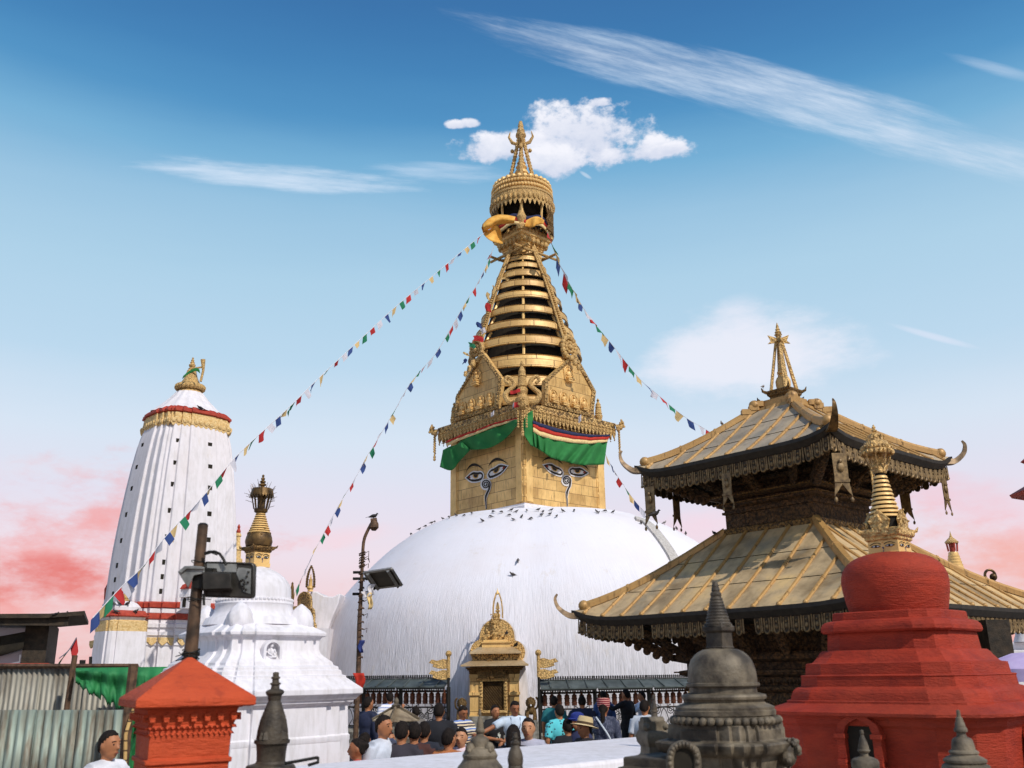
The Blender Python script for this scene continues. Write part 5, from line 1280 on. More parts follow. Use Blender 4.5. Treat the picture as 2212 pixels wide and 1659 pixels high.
# ---------------------------------------------------------------- two-tiered pagoda
MAT['roof_metal'] = None
def M_roof(nm, c0, c1, c2, stn):
    t = NT(nm); n = t.noise(t.tc, 1.1, 6, .6, .3); n2 = t.noise(t.tc, .55, 4); n3 = t.noise(t.mapv(t.tc, (1, 1, .3)), 7, 5)
    c = t.ramp(n, [(.32, lin(c0)), (.5, lin(c1)), (.68, lin(c2))])
    st = t.ramp(t.noise(t.mapv(t.tc, (1,1,1)), .9, 3), [(.60, (0,0,0)), (.72, (1,1,1))])
    c = t.mix(t.math('MULTIPLY', st, stn), c, lin((104,112,108))); c = t.mix(t.math('MULTIPLY', t.ramp(n3, [(.5,(0,0,0)),(.8,(1,1,1))]), .4), c, lin((92,76,54)))
    t.bump(t.math('ADD', n, t.math('MULTIPLY', n3, .5)), .25, .03)
    return t.fin(c, t.math('ADD', .42, t.math('MULTIPLY', n3, .3)), .1, .3)
MAT['roof_upper'] = M_roof('greyed_copper_roof', (146,134,114), (178,162,138), (200,176,136), .4); MAT['roof_lower'] = M_roof('gilt_copper_roof', (146,124,92), (196,170,130), (222,188,132), .55)
MAT['roof_rib'] = M_gold('gilt_rib', base=(192,152,94), dark=(84,60,36), wear=.9, metal=.2, rough=.4)
MAT['eave'] = M_basic('dark_eave_board', (52,46,38), (36,32,27), 9, .6, .1, .3)
h_ = 4.1; PX, PY = 1.48*h_, 4.83*h_; RP = radians(41)
pg = thing('pagoda', 'two-tiered dark timber pagoda with ribbed gilt roofs and fringed eaves on the right', 'pagoda', (PX, PY, 0), rz=RP)
SD = [Matrix.Rotation(k*pi/2, 4, 'Z') for k in range(4)]
MAT['horn'] = M_basic('weathered_bronze_horn', (150,124,92), (84,66,46), 8, .5, .3, .4)
def proof(a, b, ze, zt_, nribs, name, curve=.06, seams=3):
    for k in range(4):
        m = MB(); m.X = SD[k]
        def S(u, v, lift=0):
            hh = lerp(a, b, v); up = .20*(abs(u)**7)*(1-v)**4
            return (u*hh, -hh, lerp(ze, zt_, v) - curve*sin(pi*v) + up + lift)
        N, Mv = 24, 10
        # panels laid in courses, each lapping the one below
        for c in range(seams):
            v0, v1 = c/seams, (c+1)/seams
            m.sheet(lambda i, j: S(i*2-1, lerp(v0, v1, j), .012*(1-j)+.001*c), N, 4)
        rf = m.build('roof_panel', MAT['roof_'+name], pg, sharp=60)
        m = MB(); m.X = SD[k]
        for r in range(nribs):
            x = -a + 2*a*(r+.5)/nribs
            vmax = min(1, (a-abs(x)-.06)/(a-b)) if abs(x) > b-.05 else 1.0
            if vmax < .08: continue
            P = []
            for j in range(9):
                v = .012 + (vmax-.012)*j/8; hh = lerp(a, b, v); P.append(S(x/hh, v, .02))
            m.tube(P, .036, 7); m.ball(P[0], .05, n=8, m=6)
            q = P[4]; m.tube([P[4], tuple(Vector(P[4]).lerp(Vector(P[5]), .12))], .044, 7)
        m.build('roof_rib', MAT['roof_rib'], rf)
        m = MB(); m.X = SD[k]    # hip ridge at the left corner of this side
        P = []
        for j in range(11):
            v = .06+.94*j/10; p = Vector(S(-1, v, .03)); P.append(p)
        secs = []
        dx = Vector((1, -1, 0)).normalized()
        for p in P: secs.append([tuple(p + dx*s*.085 + Vector((0,0,q))) for s, q in ((-1, -.05), (1, -.05), (1, .05), (.6, .10), (-.6, .10), (-1, .05))])
        m.loft(secs)
        for f in (.3, .62): i = int(f*10); m.loft([[tuple(Vector(x_)+Vector((0,0,.015))) for x_ in secs[i]], [tuple(Vector(x_)+Vector((0,0,.015))) for x_ in [Vector(a1).lerp(Vector(b1), .15) for a1, b1 in zip(secs[i], secs[i+1])]]])
        m.ball(P[0]+Vector((0,0,.03)), .115, n=10, m=7); m.build('hip_ridge', MAT['roof_rib'], pg)
        m = MB(); m.X = SD[k]    # up-curled corner horn
        c = Vector(S(-1, 0)); d_ = Vector((-1, -1, 0)).normalized(); s_ = a/2.36
        s_ = min(s_, 1.1)*.9
        H = spline([c - d_*.25 + Vector((0,0,-.07)), c + d_*.05 + Vector((0,0,-.10)), c + d_*.22*s_ + Vector((0,0,-.03)), c + d_*.36*s_ + Vector((0,0,.10)), c + d_*.41*s_ + Vector((0,0,.26)), c + d_*.36*s_ + Vector((0,0,.36))], 5)
        secs = []
        for i, p in enumerate(H):
            f = i/(len(H)-1); w = lerp(.11, .012, f**1.3); hh = lerp(.07, .02, f)
            tv = (H[min(i+1, len(H)-1)] - H[max(i-1, 0)]).normalized(); up = dx.cross(tv)
            secs.append([tuple(p + dx*w + up*hh), tuple(p - dx*w + up*hh), tuple(p - dx*w*.5 - up*hh), tuple(p + dx*w*.5 - up*hh)])
        m.loft(secs); m.build('corner_horn', MAT['bronze'] if k == 0 else MAT['horn'], pg)
        m = MB(); m.X = SD[k]    # eave board: top lip and dark fascia
        secs = []
        for i in range(21):
            u = i/10-1; x, y, z = S(u, 0); up = z-ze
            secs.append([(u*(a+.05), -(a+.05), z+.02), (u*(a+.05), -(a+.05), z-.05), (u*(a-.03), -(a-.03), z-.16), (u*(a-.25), -(a-.25), z-.18), (u*(a-.25), -(a-.25), z-.02)])
        m.loft(secs); m.build('eave_board', MAT['eave'], pg)
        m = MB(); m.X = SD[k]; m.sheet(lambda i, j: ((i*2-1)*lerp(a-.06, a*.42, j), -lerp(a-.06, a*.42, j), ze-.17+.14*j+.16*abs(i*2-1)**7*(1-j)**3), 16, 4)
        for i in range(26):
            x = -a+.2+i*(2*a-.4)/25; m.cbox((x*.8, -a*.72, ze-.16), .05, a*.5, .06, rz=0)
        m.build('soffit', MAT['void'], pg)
MAT['fringe_shade'] = M_basic('shaded_bronze_plate', (84,68,46), (52,42,30), 11, .6, .2, .4, .01)  # darker copy of the plate bronze, shade painted into its colour
def fringe_row(a, ze, n, s=1, mats=('bronze_orn', 'bronze')):
    for k in range(4):
        m = MB(); m.X = SD[k]; rr = random.Random(k+n)
        for i in range(n):
            u = (i+.5)/n*2-1; x = u*a; y = -a; up = .19*abs(u)**7; z0_ = ze-.13+up; w = .062*s; hh = .30*s; ti = rr.uniform(-.06, .06)
            if rr.random() < .035: continue
            X0 = m.X.copy(); m.X = SD[k] @ Matrix.Translation((x, y, z0_)) @ Matrix.Rotation(ti, 4, 'X') @ Matrix.Rotation(rr.uniform(-.04,.04), 4, 'Y')
            pl_ = [(-w, 0), (w, 0)] + [(w*cos(radians(b)), -(hh-w)-w*1.1*sin(radians(b))) for b in range(0, 181, 20)]
            m.mi = 1; m.poly([(px_, 0, pz) for px_, pz in pl_], (0, .015, 0))
            rim = [(x1*.8, -.012, z1*.97) for x1, z1 in [(-w, -.05)] + [(-w*cos(radians(b)), -(hh-w)-w*sin(radians(b))) for b in range(0, 181, 20)] + [(w, -.05)]]
            m.mi = 0; m.tube(rim, .015*s, 4); m.ball((0, -.01, -hh*.62), .03*s, 1, .6, 1.4, 7, 5); m.ball((0, -.01, -hh*.35), .02*s, n=6, m=4)  # lit rims painted as a paler bronze than the plate
            m.X = SD[k] @ Matrix.Translation((x + a/n, y-.01, z0_)); m.tube([(0, 0, 0), (0, 0, -.22*s)], [.012, .02], 5); m.ball((0, 0, -.25*s), .026*s, 1, 1, 1.2, 6, 5)
        m.build('eave_fringe', [MAT['fringe'], MAT['fringe_shade']], pg)
UA, UB, UZ, UT = 2.36, .42, 6.40, 7.80
LA, LB, LZ, LT = 3.41, 1.12, 3.32, 5.06
proof(UA, UB, UZ, UT, 9, 'upper', .05, 3); proof(LA, LB, LZ, LT, 13, 'lower', .06, 3)
fringe_row(UA-.06, UZ, 23, 1.08); fringe_row(LA-.06, LZ, 34, 1.05)
# upper storey
m = MB(); m.plan(SQ, [(1.07, 4.9), (1.07, 5.46), (1.12, 5.47), (1.12, 5.52), (1.08, 5.53), (1.08, 5.58), (1.2, 5.62), (1.2, 5.68), (1.12, 5.69), (1.12, 5.74), (1.34, 5.80), (1.34, 5.87), (1.2, 5.88), (1.2, 6.0), (1.36, 6.03), (1.36, 6.1), (1.28, 6.11), (1.3, 6.35)])
m.build('upper_storey', MAT['wood_orn'], pg)
m = MB(); m.plan(SQ, [(1.16, 4.98), (1.18, 5.14), (1.10, 5.17)]); m.plan(SQ, [(1.38, 5.80), (1.38, 5.83), (1.3, 5.84)]); m.plan(SQ, [(1.17, 5.66), (1.24, 5.67), (1.24, 5.69), (1.1, 5.7)]); m.build('moulding', MAT['wood_gild'], pg)
def struts(a0, z0_, a1, z1_, n):
    for k in range(4):
        for i in range(n):
            u = (i+.5)/n*2-1 if n > 1 else 0
            m = MB(); m.X = SD[k]; A = Vector((u*a0*.95, -a0, z0_)); B = Vector((u*a1*.95, -a1, z1_)); ax = (B-A).normalized(); sx = Vector((1, 0, 0)); nn2 = ax.cross(sx)
            m.loft([[tuple(p + sx*w*s + nn2*t_) for s, t_ in ((-1, -.03), (1, -.03), (1, .05), (-1, .05))] for p, w in ((A, .07), (A.lerp(B, .3), .09), (A.lerp(B, .8), .1), (B, .12))])
            for j in range(7): m.ball(A.lerp(B, .1+.8*j/6) - nn2*.05 + sx*.03*(-1)**j, .05, n=6, m=5)
            m.build('strut', MAT['wood_orn'], pg)
        m = MB(); m.X = SD[k]; A = Vector((-a0, -a0, z0_)); B = Vector((-a1, -a1, z1_)); d_ = Vector((1, -1, 0)).normalized()
        m.loft([[tuple(p + d_*w*s + Vector((0,0,t_))) for s, t_ in ((-1, -.08), (1, -.08), (1, .1), (-1, .1))] for p, w in ((A, .1), (A.lerp(B, .6), .09), (B, .07))])
        for j in range(6): m.ball(A.lerp(B, .1+.8*j/6)-Vector((0,0,.1)), .09, n=7, m=5)
        m.build('corner_strut', MAT['wood_orn'], pg)
struts(1.3, 5.84, 2.05, 6.28, 3); struts(2.0, 2.55, 3.0, 3.2, 5)
# hanging swallow-tailed banners
def sbanner(side, u, a, z, s=1, mat='fringe', tw=0):
    m = MB(); m.X = SD[side] @ Matrix.Translation((u, -a, z)) @ Matrix.Rotation(tw, 4, 'Z')
    w, h = .115*s, .46*s
    m.poly([(-w, 0, 0), (w, 0, 0), (w*.95, 0, -h), (w*1.25, 0, -h*1.5), (w*.6, 0, -h*1.3), (0, 0, -h*1.08), (-w*.6, 0, -h*1.3), (-w*1.25, 0, -h*1.5), (-w*.95, 0, -h)], (0, .018, 0))
    m.box(-w*1.05, w*1.05, -.02, .0, -h*1.02, -h*.92); m.ball((0, -.015, -h*.5), .06*s, 1, .5, 1.3, 8, 6); m.ball((0, -.02, -h*.3), .035*s, n=6, m=5)
    for sx in (-1, 1): m.ball((sx*w*1.1, 0, -h*1.62), .03*s, 1, .7, 1.4, 6, 5); m.tube([(sx*w*1.15, 0, -h*1.48), (sx*w*1.1, 0, -h*1.6)], .008, 4)
    m.build('eave_banner', MAT[mat], pg)
sbanner(3, -.05, UA-.02, UZ-.34, .95); sbanner(0, -UA+.1, UA+.04, UZ-.36, 1.15, tw=-.7); sbanner(0, -.9, UA-.04, UZ-.36, 1.0, 'gold_small'); sbanner(3, -UA+.3, UA, UZ-.3, 1.2)
sbanner(0, UA-.35, UA-.02, UZ-.3, 1.0); sbanner(2, UA*.5, UA-.05, UZ-.35, 1.0); sbanner(1, -UA*.55, UA-.05, UZ-.35, 1.0)
# lower storey
m = MB(); m.plan(SQ, [(1.75, 0), (1.75, 1.4), (1.82, 1.42), (1.82, 1.5), (1.74, 1.52), (1.74, 1.86), (1.84, 1.9), (1.84, 1.98), (1.76, 2.0), (1.76, 2.15), (1.92, 2.2), (1.92, 2.28), (1.8, 2.3), (1.8, 2.42), (2.02, 2.48), (2.02, 2.6), (1.9, 2.62), (1.95, 3.2)]); m.build('lower_storey', MAT['wood_orn'], pg)
m = MB()
for z_ in (1.45, 1.93, 2.24, 2.53):
    m.plan(SQ, [(1.86 + (z_-1.45)*.17, z_), (1.86+(z_-1.45)*.17, z_+.03)])
for k in range(4):
    m.X = SD[k]
    for i in range(40): x = -1.7+i*3.4/39; m.ball((x, -1.82, 1.7), .035, n=5, m=4); m.ball((x, -1.86, 2.08), .035, n=5, m=4)
m.build('moulding', MAT['wood_orn'], pg)
for k in range(4):
    m = MB(); m.X = SD[k]
    for sx in (-1.45, -.55, .55, 1.45): m.box(sx-.09, sx+.09, -1.86, -1.7, 0, 1.42)
    for sx in (-1, 0, 1): m.box(sx*1.0-.36, sx*1.0+.36, -1.77, -1.74, .5, 1.3)
    m.build('pilaster', MAT['wood'], pg)
# yellow brick corner stack seen beyond the timber wall
MAT['ybrick'] = None
t = NT('yellow_brick'); br = t.n('ShaderNodeTexBrick'); t.l(t.mapv(t.tc, (1, 1, 1), (pi/2, 0, 0)), br.inputs[0]); br.inputs['Scale'].default_value = 1; br.inputs['Brick Width'].default_value = .24; br.inputs['Row Height'].default_value = .09; br.inputs['Mortar Size'].default_value = .008
br.inputs['Color1'].default_value = lin((216,178,112)); br.inputs['Color2'].default_value = lin((188,150,92)); br.inputs['Mortar'].default_value = lin((96,74,48)); t.bump(br.outputs['Fac'], .5, -.01); MAT['ybrick'] = t.fin(br.outputs['Color'], .7)
zR7 = Z(3000, 2100, 1.707)
m = MB(); m.X = SD[3]; m.box(-1.74, -1.2, -1.9, -1.7, 0, 1.9); m.build('brick_pier', MAT['ybrick'], pg)
# crowning stepped ornament and spire
sp = profH(PX, PY, 0, [(862, 47), (836, 47)]); 
m = MB()
zb3 = 7.7; kq = 1/1.0
m.plan(SQ, [(.5, zb3), (.46, zb3+.12), (.40, zb3+.14), (.40, zb3+.22), (.34, zb3+.24), (.34, zb3+.30)])
for sx, sy in SQ:
    d_ = Vector((sx, sy, 0)); 
    for j, (f, r_) in enumerate(((.62, .10), (.5, .12), (.42, .10))): m.cbox(tuple(d_*f + Vector((0,0,zb3+.04+.09*j))), .2, .2, .12, rz=pi/4)
    m.ball(d_*.48+Vector((0,0,zb3+.2)), .13, 1, 1, .9, 10, 7)
m.build('roof_crest', MAT['roof_rib'], pg)
zs0 = zb3+.28; m = MB()
m.plan(SQ, [(.2, zs0-.05), (.2, zs0+.02), (.23, zs0+.05), (.23, zs0+.09), (.27, zs0+.13), (.27, zs0+.16), (.3, zs0+.2), (.3, zs0+.23), (.24, zs0+.25)])
for sx, sy in SQ: d_ = Vector((sx, sy, 0)); m.tube([d_*.27+Vector((0,0,zs0+.2)), d_*.33+Vector((0,0,zs0+.24)), d_*.35+Vector((0,0,zs0+.32))], [.04, .03, .008], 6)
m.build('spire_base', MAT['bronze_orn'], pg)
zt5 = zat(PX, PY, 741); zf5 = zat(PX, PY, 697); zb5 = zs0+.24
for sx, sy in SQ:
    d_ = Vector((sx, sy, 0)); m = MB(); A = d_*.19+Vector((0,0,zb5)); B = d_*.035+Vector((0,0,zt5+.05)); tx = Vector((-sy, sx, 0)).normalized()
    m.loft([[tuple(p + tx*w*s + d_*t_) for s, t_ in ((-1, -.01), (1, -.01), (1, .03), (-1, .03))] for p, w in ((A, .06), (A.lerp(B, .5), .045), (B, .03))]); m.build('spire_leg', MAT['gold_small'], pg)
m = MB(); H5 = zt5-zb5
m.lathe([(.17, zb5-.02), (.18, zb5+.03), (.15, zb5+.05), (.16, zb5+.12), (.165, zb5+H5*.2), (.13, zb5+H5*.27), (.07, zb5+H5*.29), (.07, zb5+H5*.33), (.11, zb5+H5*.35), (.11, zb5+H5*.39), (.08, zb5+H5*.42), (.09, zb5+H5*.44), (.05, zb5+H5*.58), (.06, zb5+H5*.6), (.02, zb5+H5*.66), (.03, zb5+H5*.69), (.003, zb5+H5*.75)], 18); m.build('spire_bell', MAT['gold'], pg)
m = MB(); hf = zf5-zt5; m.lathe([(.03, zt5-.02), (.1, zt5+hf*.05), (.07, zt5+hf*.14), (.05, zt5+hf*.3), (.09, zt5+hf*.4), (.05, zt5+hf*.45), (.075, zt5+hf*.52), (.04, zt5+hf*.6), (.055, zt5+hf*.65), (.03, zt5+hf*.74), (.035, zt5+hf*.78), (.004, zt5+hf)], 12)
for sx, sy in SQ:
    d_ = Vector((sx, sy, 0)); m.poly([d_*.04+Vector((0,0,zt5+hf*.25)), d_*.17+Vector((0,0,zt5+hf*.38)), d_*.13+Vector((0,0,zt5+hf*.1)), d_*.18+Vector((0,0,zt5-.02)), d_*.04+Vector((0,0,zt5-.0))], Vector((-sy, sx, 0))*.015)
m.build('spire_finial', MAT['gold_small'], pg)

# ---------------------------------------------------------------- red stupa with gilded spire (right foreground)
def M_redp(name, c1, c2, c3):
    t = NT(name); v = t.mapv(t.tc, (1, 1, 2.6)); n = t.noise(v, 3.2, 6, .65); n2 = t.noise(t.tc, 1.0, 4); n3 = t.noise(t.mapv(t.tc, (1, 1, 5)), 14, 4)
    c = t.ramp(n, [(.3, lin(c2)), (.6, lin(c1))]); c = t.mix(t.math('MULTIPLY', t.ramp(n2, [(.45,(0,0,0)),(.7,(1,1,1))]), .5), c, lin(c3))
    sc = t.ramp(t.vor(t.tc, 26), [(.0, (1,1,1)), (.06, (0,0,0))]); c = t.mix(t.math('MULTIPLY', sc, .35), c, lin((204,120,90)))
    ch = t.ramp(t.noise(t.tc, 9, 6, .7), [(.64, (0,0,0)), (.70, (1,1,1))]); c = t.mix(t.math('MULTIPLY', ch, .55), c, lin((104,44,34)))
    dr = t.ramp(t.noise(t.mapv(t.tc, (9, 9, .8)), 1.6, 5), [(.56, (0,0,0)), (.72, (1,1,1))]); c = t.mix(t.math('MULTIPLY', dr, .4), c, lin((118,40,28)))
    t.bump(t.math('ADD', t.math('ADD', n, n3), t.math('MULTIPLY', t.noise(t.tc, 60, 3), .3)), .6, .02); return t.fin(c, .75, 0, .3)
MAT['redp'] = M_redp('red_limewash', (162,52,30), (130,38,23), (148,62,40)); MAT['redpil'] = M_redp('orange_red_paint', (186,72,36), (162,56,28), (192,88,52))
QY = 9.5; QX = at(1932, 1260, QY).x; RQ = radians(45)
rs = thing('red_stupa', 'stepped brick-red stupa with arched niche and gilded eye spire in the right foreground', 'stupa', (QX, QY, 0))
PR = redent((.62, 1), (.80, .80)); PR = redent((.60, 1), (.80, .90), (.83, .83)); PR = [(x*c-y*s_, x*s_+y*c) for c, s_ in ((1,0),(0,1),(-1,0),(0,-1)) for x, y in ((1,-.6),(1,.6),(.88,.88))]; PR = [p for k in range(4) for p in [tuple(Matrix.Rotation(k*pi/2, 2) @ Vector(q)) for q in ((1,-.6),(1,.6),(.87,.87))]]; kr = silf(PR, RQ, QX, QY)
zr7 = lambda u, v: zR7(u, v)
def rl_(L, k=kr): return profL(QX, QY, 0, [(zr7(0, v)[1], zr7(u, v)[0]) for v, u in L], k)
m = MB(); Rqm = Matrix.Rotation(RQ, 4, 'Z'); m.X = Rqm.copy()
q = rl_([(1659,330),(1500,300),(1350,262),(1330,240),(1300,232),(1285,215),(1272,168),(1252,165),(1243,182),(1232,210),(1205,290),(1200,302),(1185,302),(1182,328),(1160,330),(1130,338),(1110,352),(1098,372),(1094,390),(1092,394),(1030,394),(1024,388),(1018,392),(1014,420),(940,422),(936,460),(928,470),(905,488),(892,498),(870,510),(856,525),(852,560),(735,560),(733,558),(738,530),(725,517),(700,516),(680,524),(664,540),(656,570),(652,590),(605,590),(598,600)])
m.plan(PR, [(q[0][0], 0)] + q); rbody = m.build('stepped_body', MAT['redp'], rs, bevel=.007, sharp=12)
m = MB(); dl = profH(QX, QY, 0, [(zr7(0, v)[1], w/2/1.707/1.8517) for v, w in ((606,622),(585,632),(520,660),(450,682),(395,690),(350,680),(315,658),(285,624),(262,582),(240,526),(222,455),(207,365),(196,270),(190,190))])
m.lathe(dl + [(.01, dl[-1][1]+.01)], 72); m.build('dome', MAT['redp'], rs, sharp=50)
# arched niche on the front-left face
rn = rl_([(1450,285)])[0][0]; nq = Matrix.Rotation(RQ, 3, 'Z') @ Vector((-1, 0, 0)); 
for side in (0, 1):
    nq = Matrix.Rotation(RQ, 3, 'Z') @ (Vector((-1, 0, 0)) if side == 0 else Vector((0, -1, 0)))
    o = Vector((QX, QY, 0)) + nq*(rn+.02); tq = Vector((-nq.y, nq.x, 0)); tq = tq if tq.x > 0 else -tq
    cN = hit(*zr7(765, 1450), o, nq) if side == 0 else Vector((QX, QY, 0)) + nq*(rn+.02) + Vector((0,0,hit(*zr7(765, 1450), o0, nq0).z))
    if side == 0: o0, nq0 = o, nq
    dz = lambda v: (hit(*zr7(765, v), o0, nq0) - hit(*zr7(765, 1450), o0, nq0)).z
    pu = (hit(*zr7(870, 1450), o0, nq0)-hit(*zr7(670, 1450), o0, nq0)).length/200
    inn = [(-95, 1900), (-95, 1420), (-80, 1370), (-50, 1345), (0, 1322), (50, 1345), (80, 1370), (95, 1420), (95, 1900)]
    out = [(-150, 1900), (-150, 1425), (-135, 1360), (-75, 1315), (0, 1268), (75, 1315), (135, 1360), (150, 1425), (150, 1900)]
    PQ = lambda u, v, off=0: cN + tq*(u*pu) + Vector((0,0,dz(v))) + nq*off
    m = MB()
    for i in range(len(inn)-1): m.poly([PQ(*out[i]), PQ(*out[i+1]), PQ(*inn[i+1]), PQ(*inn[i])], nq*.075)
    for s in (-1, 1):
        for (w0, w1, v0, v1, off) in ((88, 160, 1425, 1455, .1), (95, 150, 1600, 1640, .1)): m.poly([PQ(s*w0, v0), PQ(s*w1, v0), PQ(s*w1, v1), PQ(s*w0, v1)], nq*off)
    fr_ = m.build('niche_frame', MAT['redp'], rbody, world=True)
    MB().poly([PQ(u, v, .006) for u, v in inn], nq*.006).build('niche_recess', MAT['void'], fr_, world=True)  # dark panel behind the frame, shade of the niche painted in its colour
z5 = lambda v: (1250+v/1.746)/1.8517
R_, rc_ = gilt_spire(rs, QX, QY, RQ, 1199, 1170, 43, 1146, 62, ((1120, 34.5, .19), (1026, 13.5, 10)), None)
def h5(v, w): return (z5(v), w/2/1.746/1.8517)
m = MB(); cc5 = profH(QX, QY, 0, [h5(1125, 90), h5(1100, 100), h5(1060, 90), h5(985, 196), h5(975, 206), h5(905, 150), h5(900, 110), h5(862, 94), h5(850, 60)])
m.lathe(cc5[:3] + [(cc5[2][0]*.6, cc5[2][1]+.002)], 18); m.lathe([(cc5[3][0]*.96, cc5[3][1]), cc5[4], cc5[5], cc5[6], cc5[7], cc5[8], (.02, cc5[8][1]+.01)], 24)
for k in range(8):
    a = k*pi/4+.3; m.tube([(cc5[1][0]*cos(a), cc5[1][0]*sin(a), cc5[1][1]), (cc5[1][0]*1.5*cos(a), cc5[1][0]*1.5*sin(a), lerp(cc5[1][1], cc5[3][1], .5)), (cc5[3][0]*.95*cos(a), cc5[3][0]*.95*sin(a), cc5[3][1])], .008, 5)
    m.tube([(cc5[6][0]*cos(a), cc5[6][0]*sin(a), cc5[6][1]), (cc5[6][0]*1.1*cos(a), cc5[6][0]*1.1*sin(a), cc5[7][1])], .006, 4)
for k in range(22):
    a = k*2*pi/22; r = cc5[4][0]; m.ball((r*cos(a), r*sin(a), cc5[4][1]-.012), .022, 1, 1, 1.2, 6, 5); m.ball((r*.9*cos(a), r*.9*sin(a), lerp(cc5[4][1], cc5[5][1], .4)), .024, n=6, m=5)
m.lathe([(.05, cc5[2][1]), (.075, lerp(cc5[2][1], cc5[3][1], .5)), (.05, cc5[3][1])], 12)
m.build('canopy_crown', MAT['gold_small'], rs)
m = MB(); m.lathe(profH(QX, QY, 0, [h5(v, w) for v, w in ((852,40),(845,44),(838,20),(830,36),(822,38),(815,16),(806,26),(800,26),(795,10),(790,14),(782,2))]), 14); m.build('finial', MAT['gold_small'], rs)
# dry leaf resting on the ledge
lp = hit(*zr7(430, 1248), Vector((0, 0, rl_([(1240, 200)])[0][1])), Vector((0, 0, 1)))
m = MB(); m.sheet(lambda u, v: (lp.x-.06+.12*u, lp.y-.04+.07*v+.02*sin(u*3), lp.z+.03+.025*sin(u*7+v*3)), 8, 4); m.build('crumpled_paper', MAT['cream'], label='crumpled scrap of pale paper lying on the ledge of the red stupa', cat='litter', solid=.004, sharp=80)

# ---------------------------------------------------------------- dark stone votive stupas
def votive(name, label, ax_u, Y, z_, L, plans=(), n=40, mat='stone', y_ref=None, cat='votive stupa'):
    """L: (v, half width in crop units, kind) rows from top to bottom; kind c = round, s = square"""
    x, y = z_(ax_u, L[-1][0]); X = at(x, y, Y).x; r = thing(name, label, cat, (X, Y, 0)); sc_ = (z_(ax_u+100, 0)[0]-z_(ax_u, 0)[0])/100
    return r, X, lambda v, w: profH(X, Y, 0, [(z_(ax_u, v)[1], w*sc_)])[0], sc_
z6 = Z(2150, 2100, 1.707)
VY = 6.0
r, VX, vp, _ = votive('votive_stupa', 'grey stone votive stupa with smooth dome and bead band before the pagoda', 1258, VY, z6, [(1000, 0)])
k6 = silf(SQ, pi/4, VX, VY)
PV = redent((.42, 1), (.66, .92), (.84, .84)); kv = silf(PV, pi/4, VX, VY); Rv = Matrix.Rotation(pi/4, 4, 'Z')
m = MB(); m.lathe([vp(1108, 222), vp(1104, 240), vp(1096, 247), vp(1080, 246), vp(1074, 232), vp(1040, 231), vp(1000, 228), vp(955, 218), vp(920, 203), vp(890, 180), vp(865, 150), vp(850, 118), vp(842, 60)], 64); vd = m.build('dome', MAT['stone'], r, sharp=30)
m = MB(); m.lathe([vp(1205, 262), vp(1192, 268), vp(1186, 282), vp(1170, 286), vp(1156, 278), vp(1150, 250), vp(1142, 226), vp(1106, 224)], 64); m.lathe([vp(1300, 330), vp(1292, 338), vp(1262, 340), vp(1256, 330), vp(1240, 332), vp(1232, 318), vp(1215, 280), vp(1204, 262)], 64)
m.build('torus_moulding', MAT['stone'], r, sharp=30)
m = MB(); rb6, zb6 = vp(1328, 352)
for k in range(40):
    a = 2*pi*k/40; m.ball((rb6*cos(a), rb6*sin(a), zb6), rb6*.078, n=9, m=7)
m.lathe([vp(1352, 340), vp(1300, 335)], 48); m.build('bead_band', MAT['stone'], r)
m = MB(); m.X = Rv.copy()
P = [vp(v, w) for v, w in ((1352,376),(1356,384),(1380,384),(1390,392),(1452,392),(1458,400),(1466,470),(1478,484),(1500,480),(1530,462),(1545,440),(1560,400),(1600,392),(1660,388))]
m.plan(PV, [(a/kv, b) for a, b in P] + [(P[-1][0]/kv, 1.0), (P[-1][0]/kv*1.25, .95), (P[-1][0]/kv*1.25, .0)]); m.build('stepped_base', MAT['stone'], r, bevel=.006, jit=.004)
m = MB(); m.X = Rv.copy()
P = [(a/k6, b) for a, b in [vp(v, w) for v, w in ((845,92),(838,100),(828,90),(735,88),(732,96),(722,108),(694,110),(688,100),(672,92))]]
m.plan(SQ, P); m.build('eye_box', MAT['stone_d'], r, bevel=.004)
for side in range(4):
    m = MB(); m.X = Rv @ Matrix.Rotation(side*pi/2, 4, 'Z'); a0_, z0_ = vp(688, 90); w = a0_*.62; hh = (vp(600, 0)[1]-z0_)
    m.poly([(x*w, -a0_*.66+.01*y_, z0_+hh*y_) for x, y_ in ((-1, 0), (-.95, .35), (-.5, .75), (0, 1.0), (.5, .75), (.95, .35), (1, 0))], (0, .02, 0)); m.build('leaf_plate', MAT['stone'], r)
m = MB(); sp6 = [vp(690, 85)]
for k in range(9):
    v0, v1 = 680-k*21, 680-(k+1)*21; w0, w1 = lerp(84, 36, k/9), lerp(84, 36, (k+1)/9); sp6 += [vp(v0, w0), vp(v0-3, w0+3), vp(v1+5, w1+4), vp(v1+3, w1)]
sp6 += [vp(489, 34), vp(484, 37), vp(470, 38), vp(462, 34), vp(456, 27), vp(450, 26), vp(448, 29), vp(432, 27), vp(428, 24), vp(412, 24), vp(408, 21), vp(390, 19), vp(384, 10), vp(383, .1)]
m.lathe(sp6, 20); m.build('ringed_spire', MAT['stone_d'], r, jit=.002)
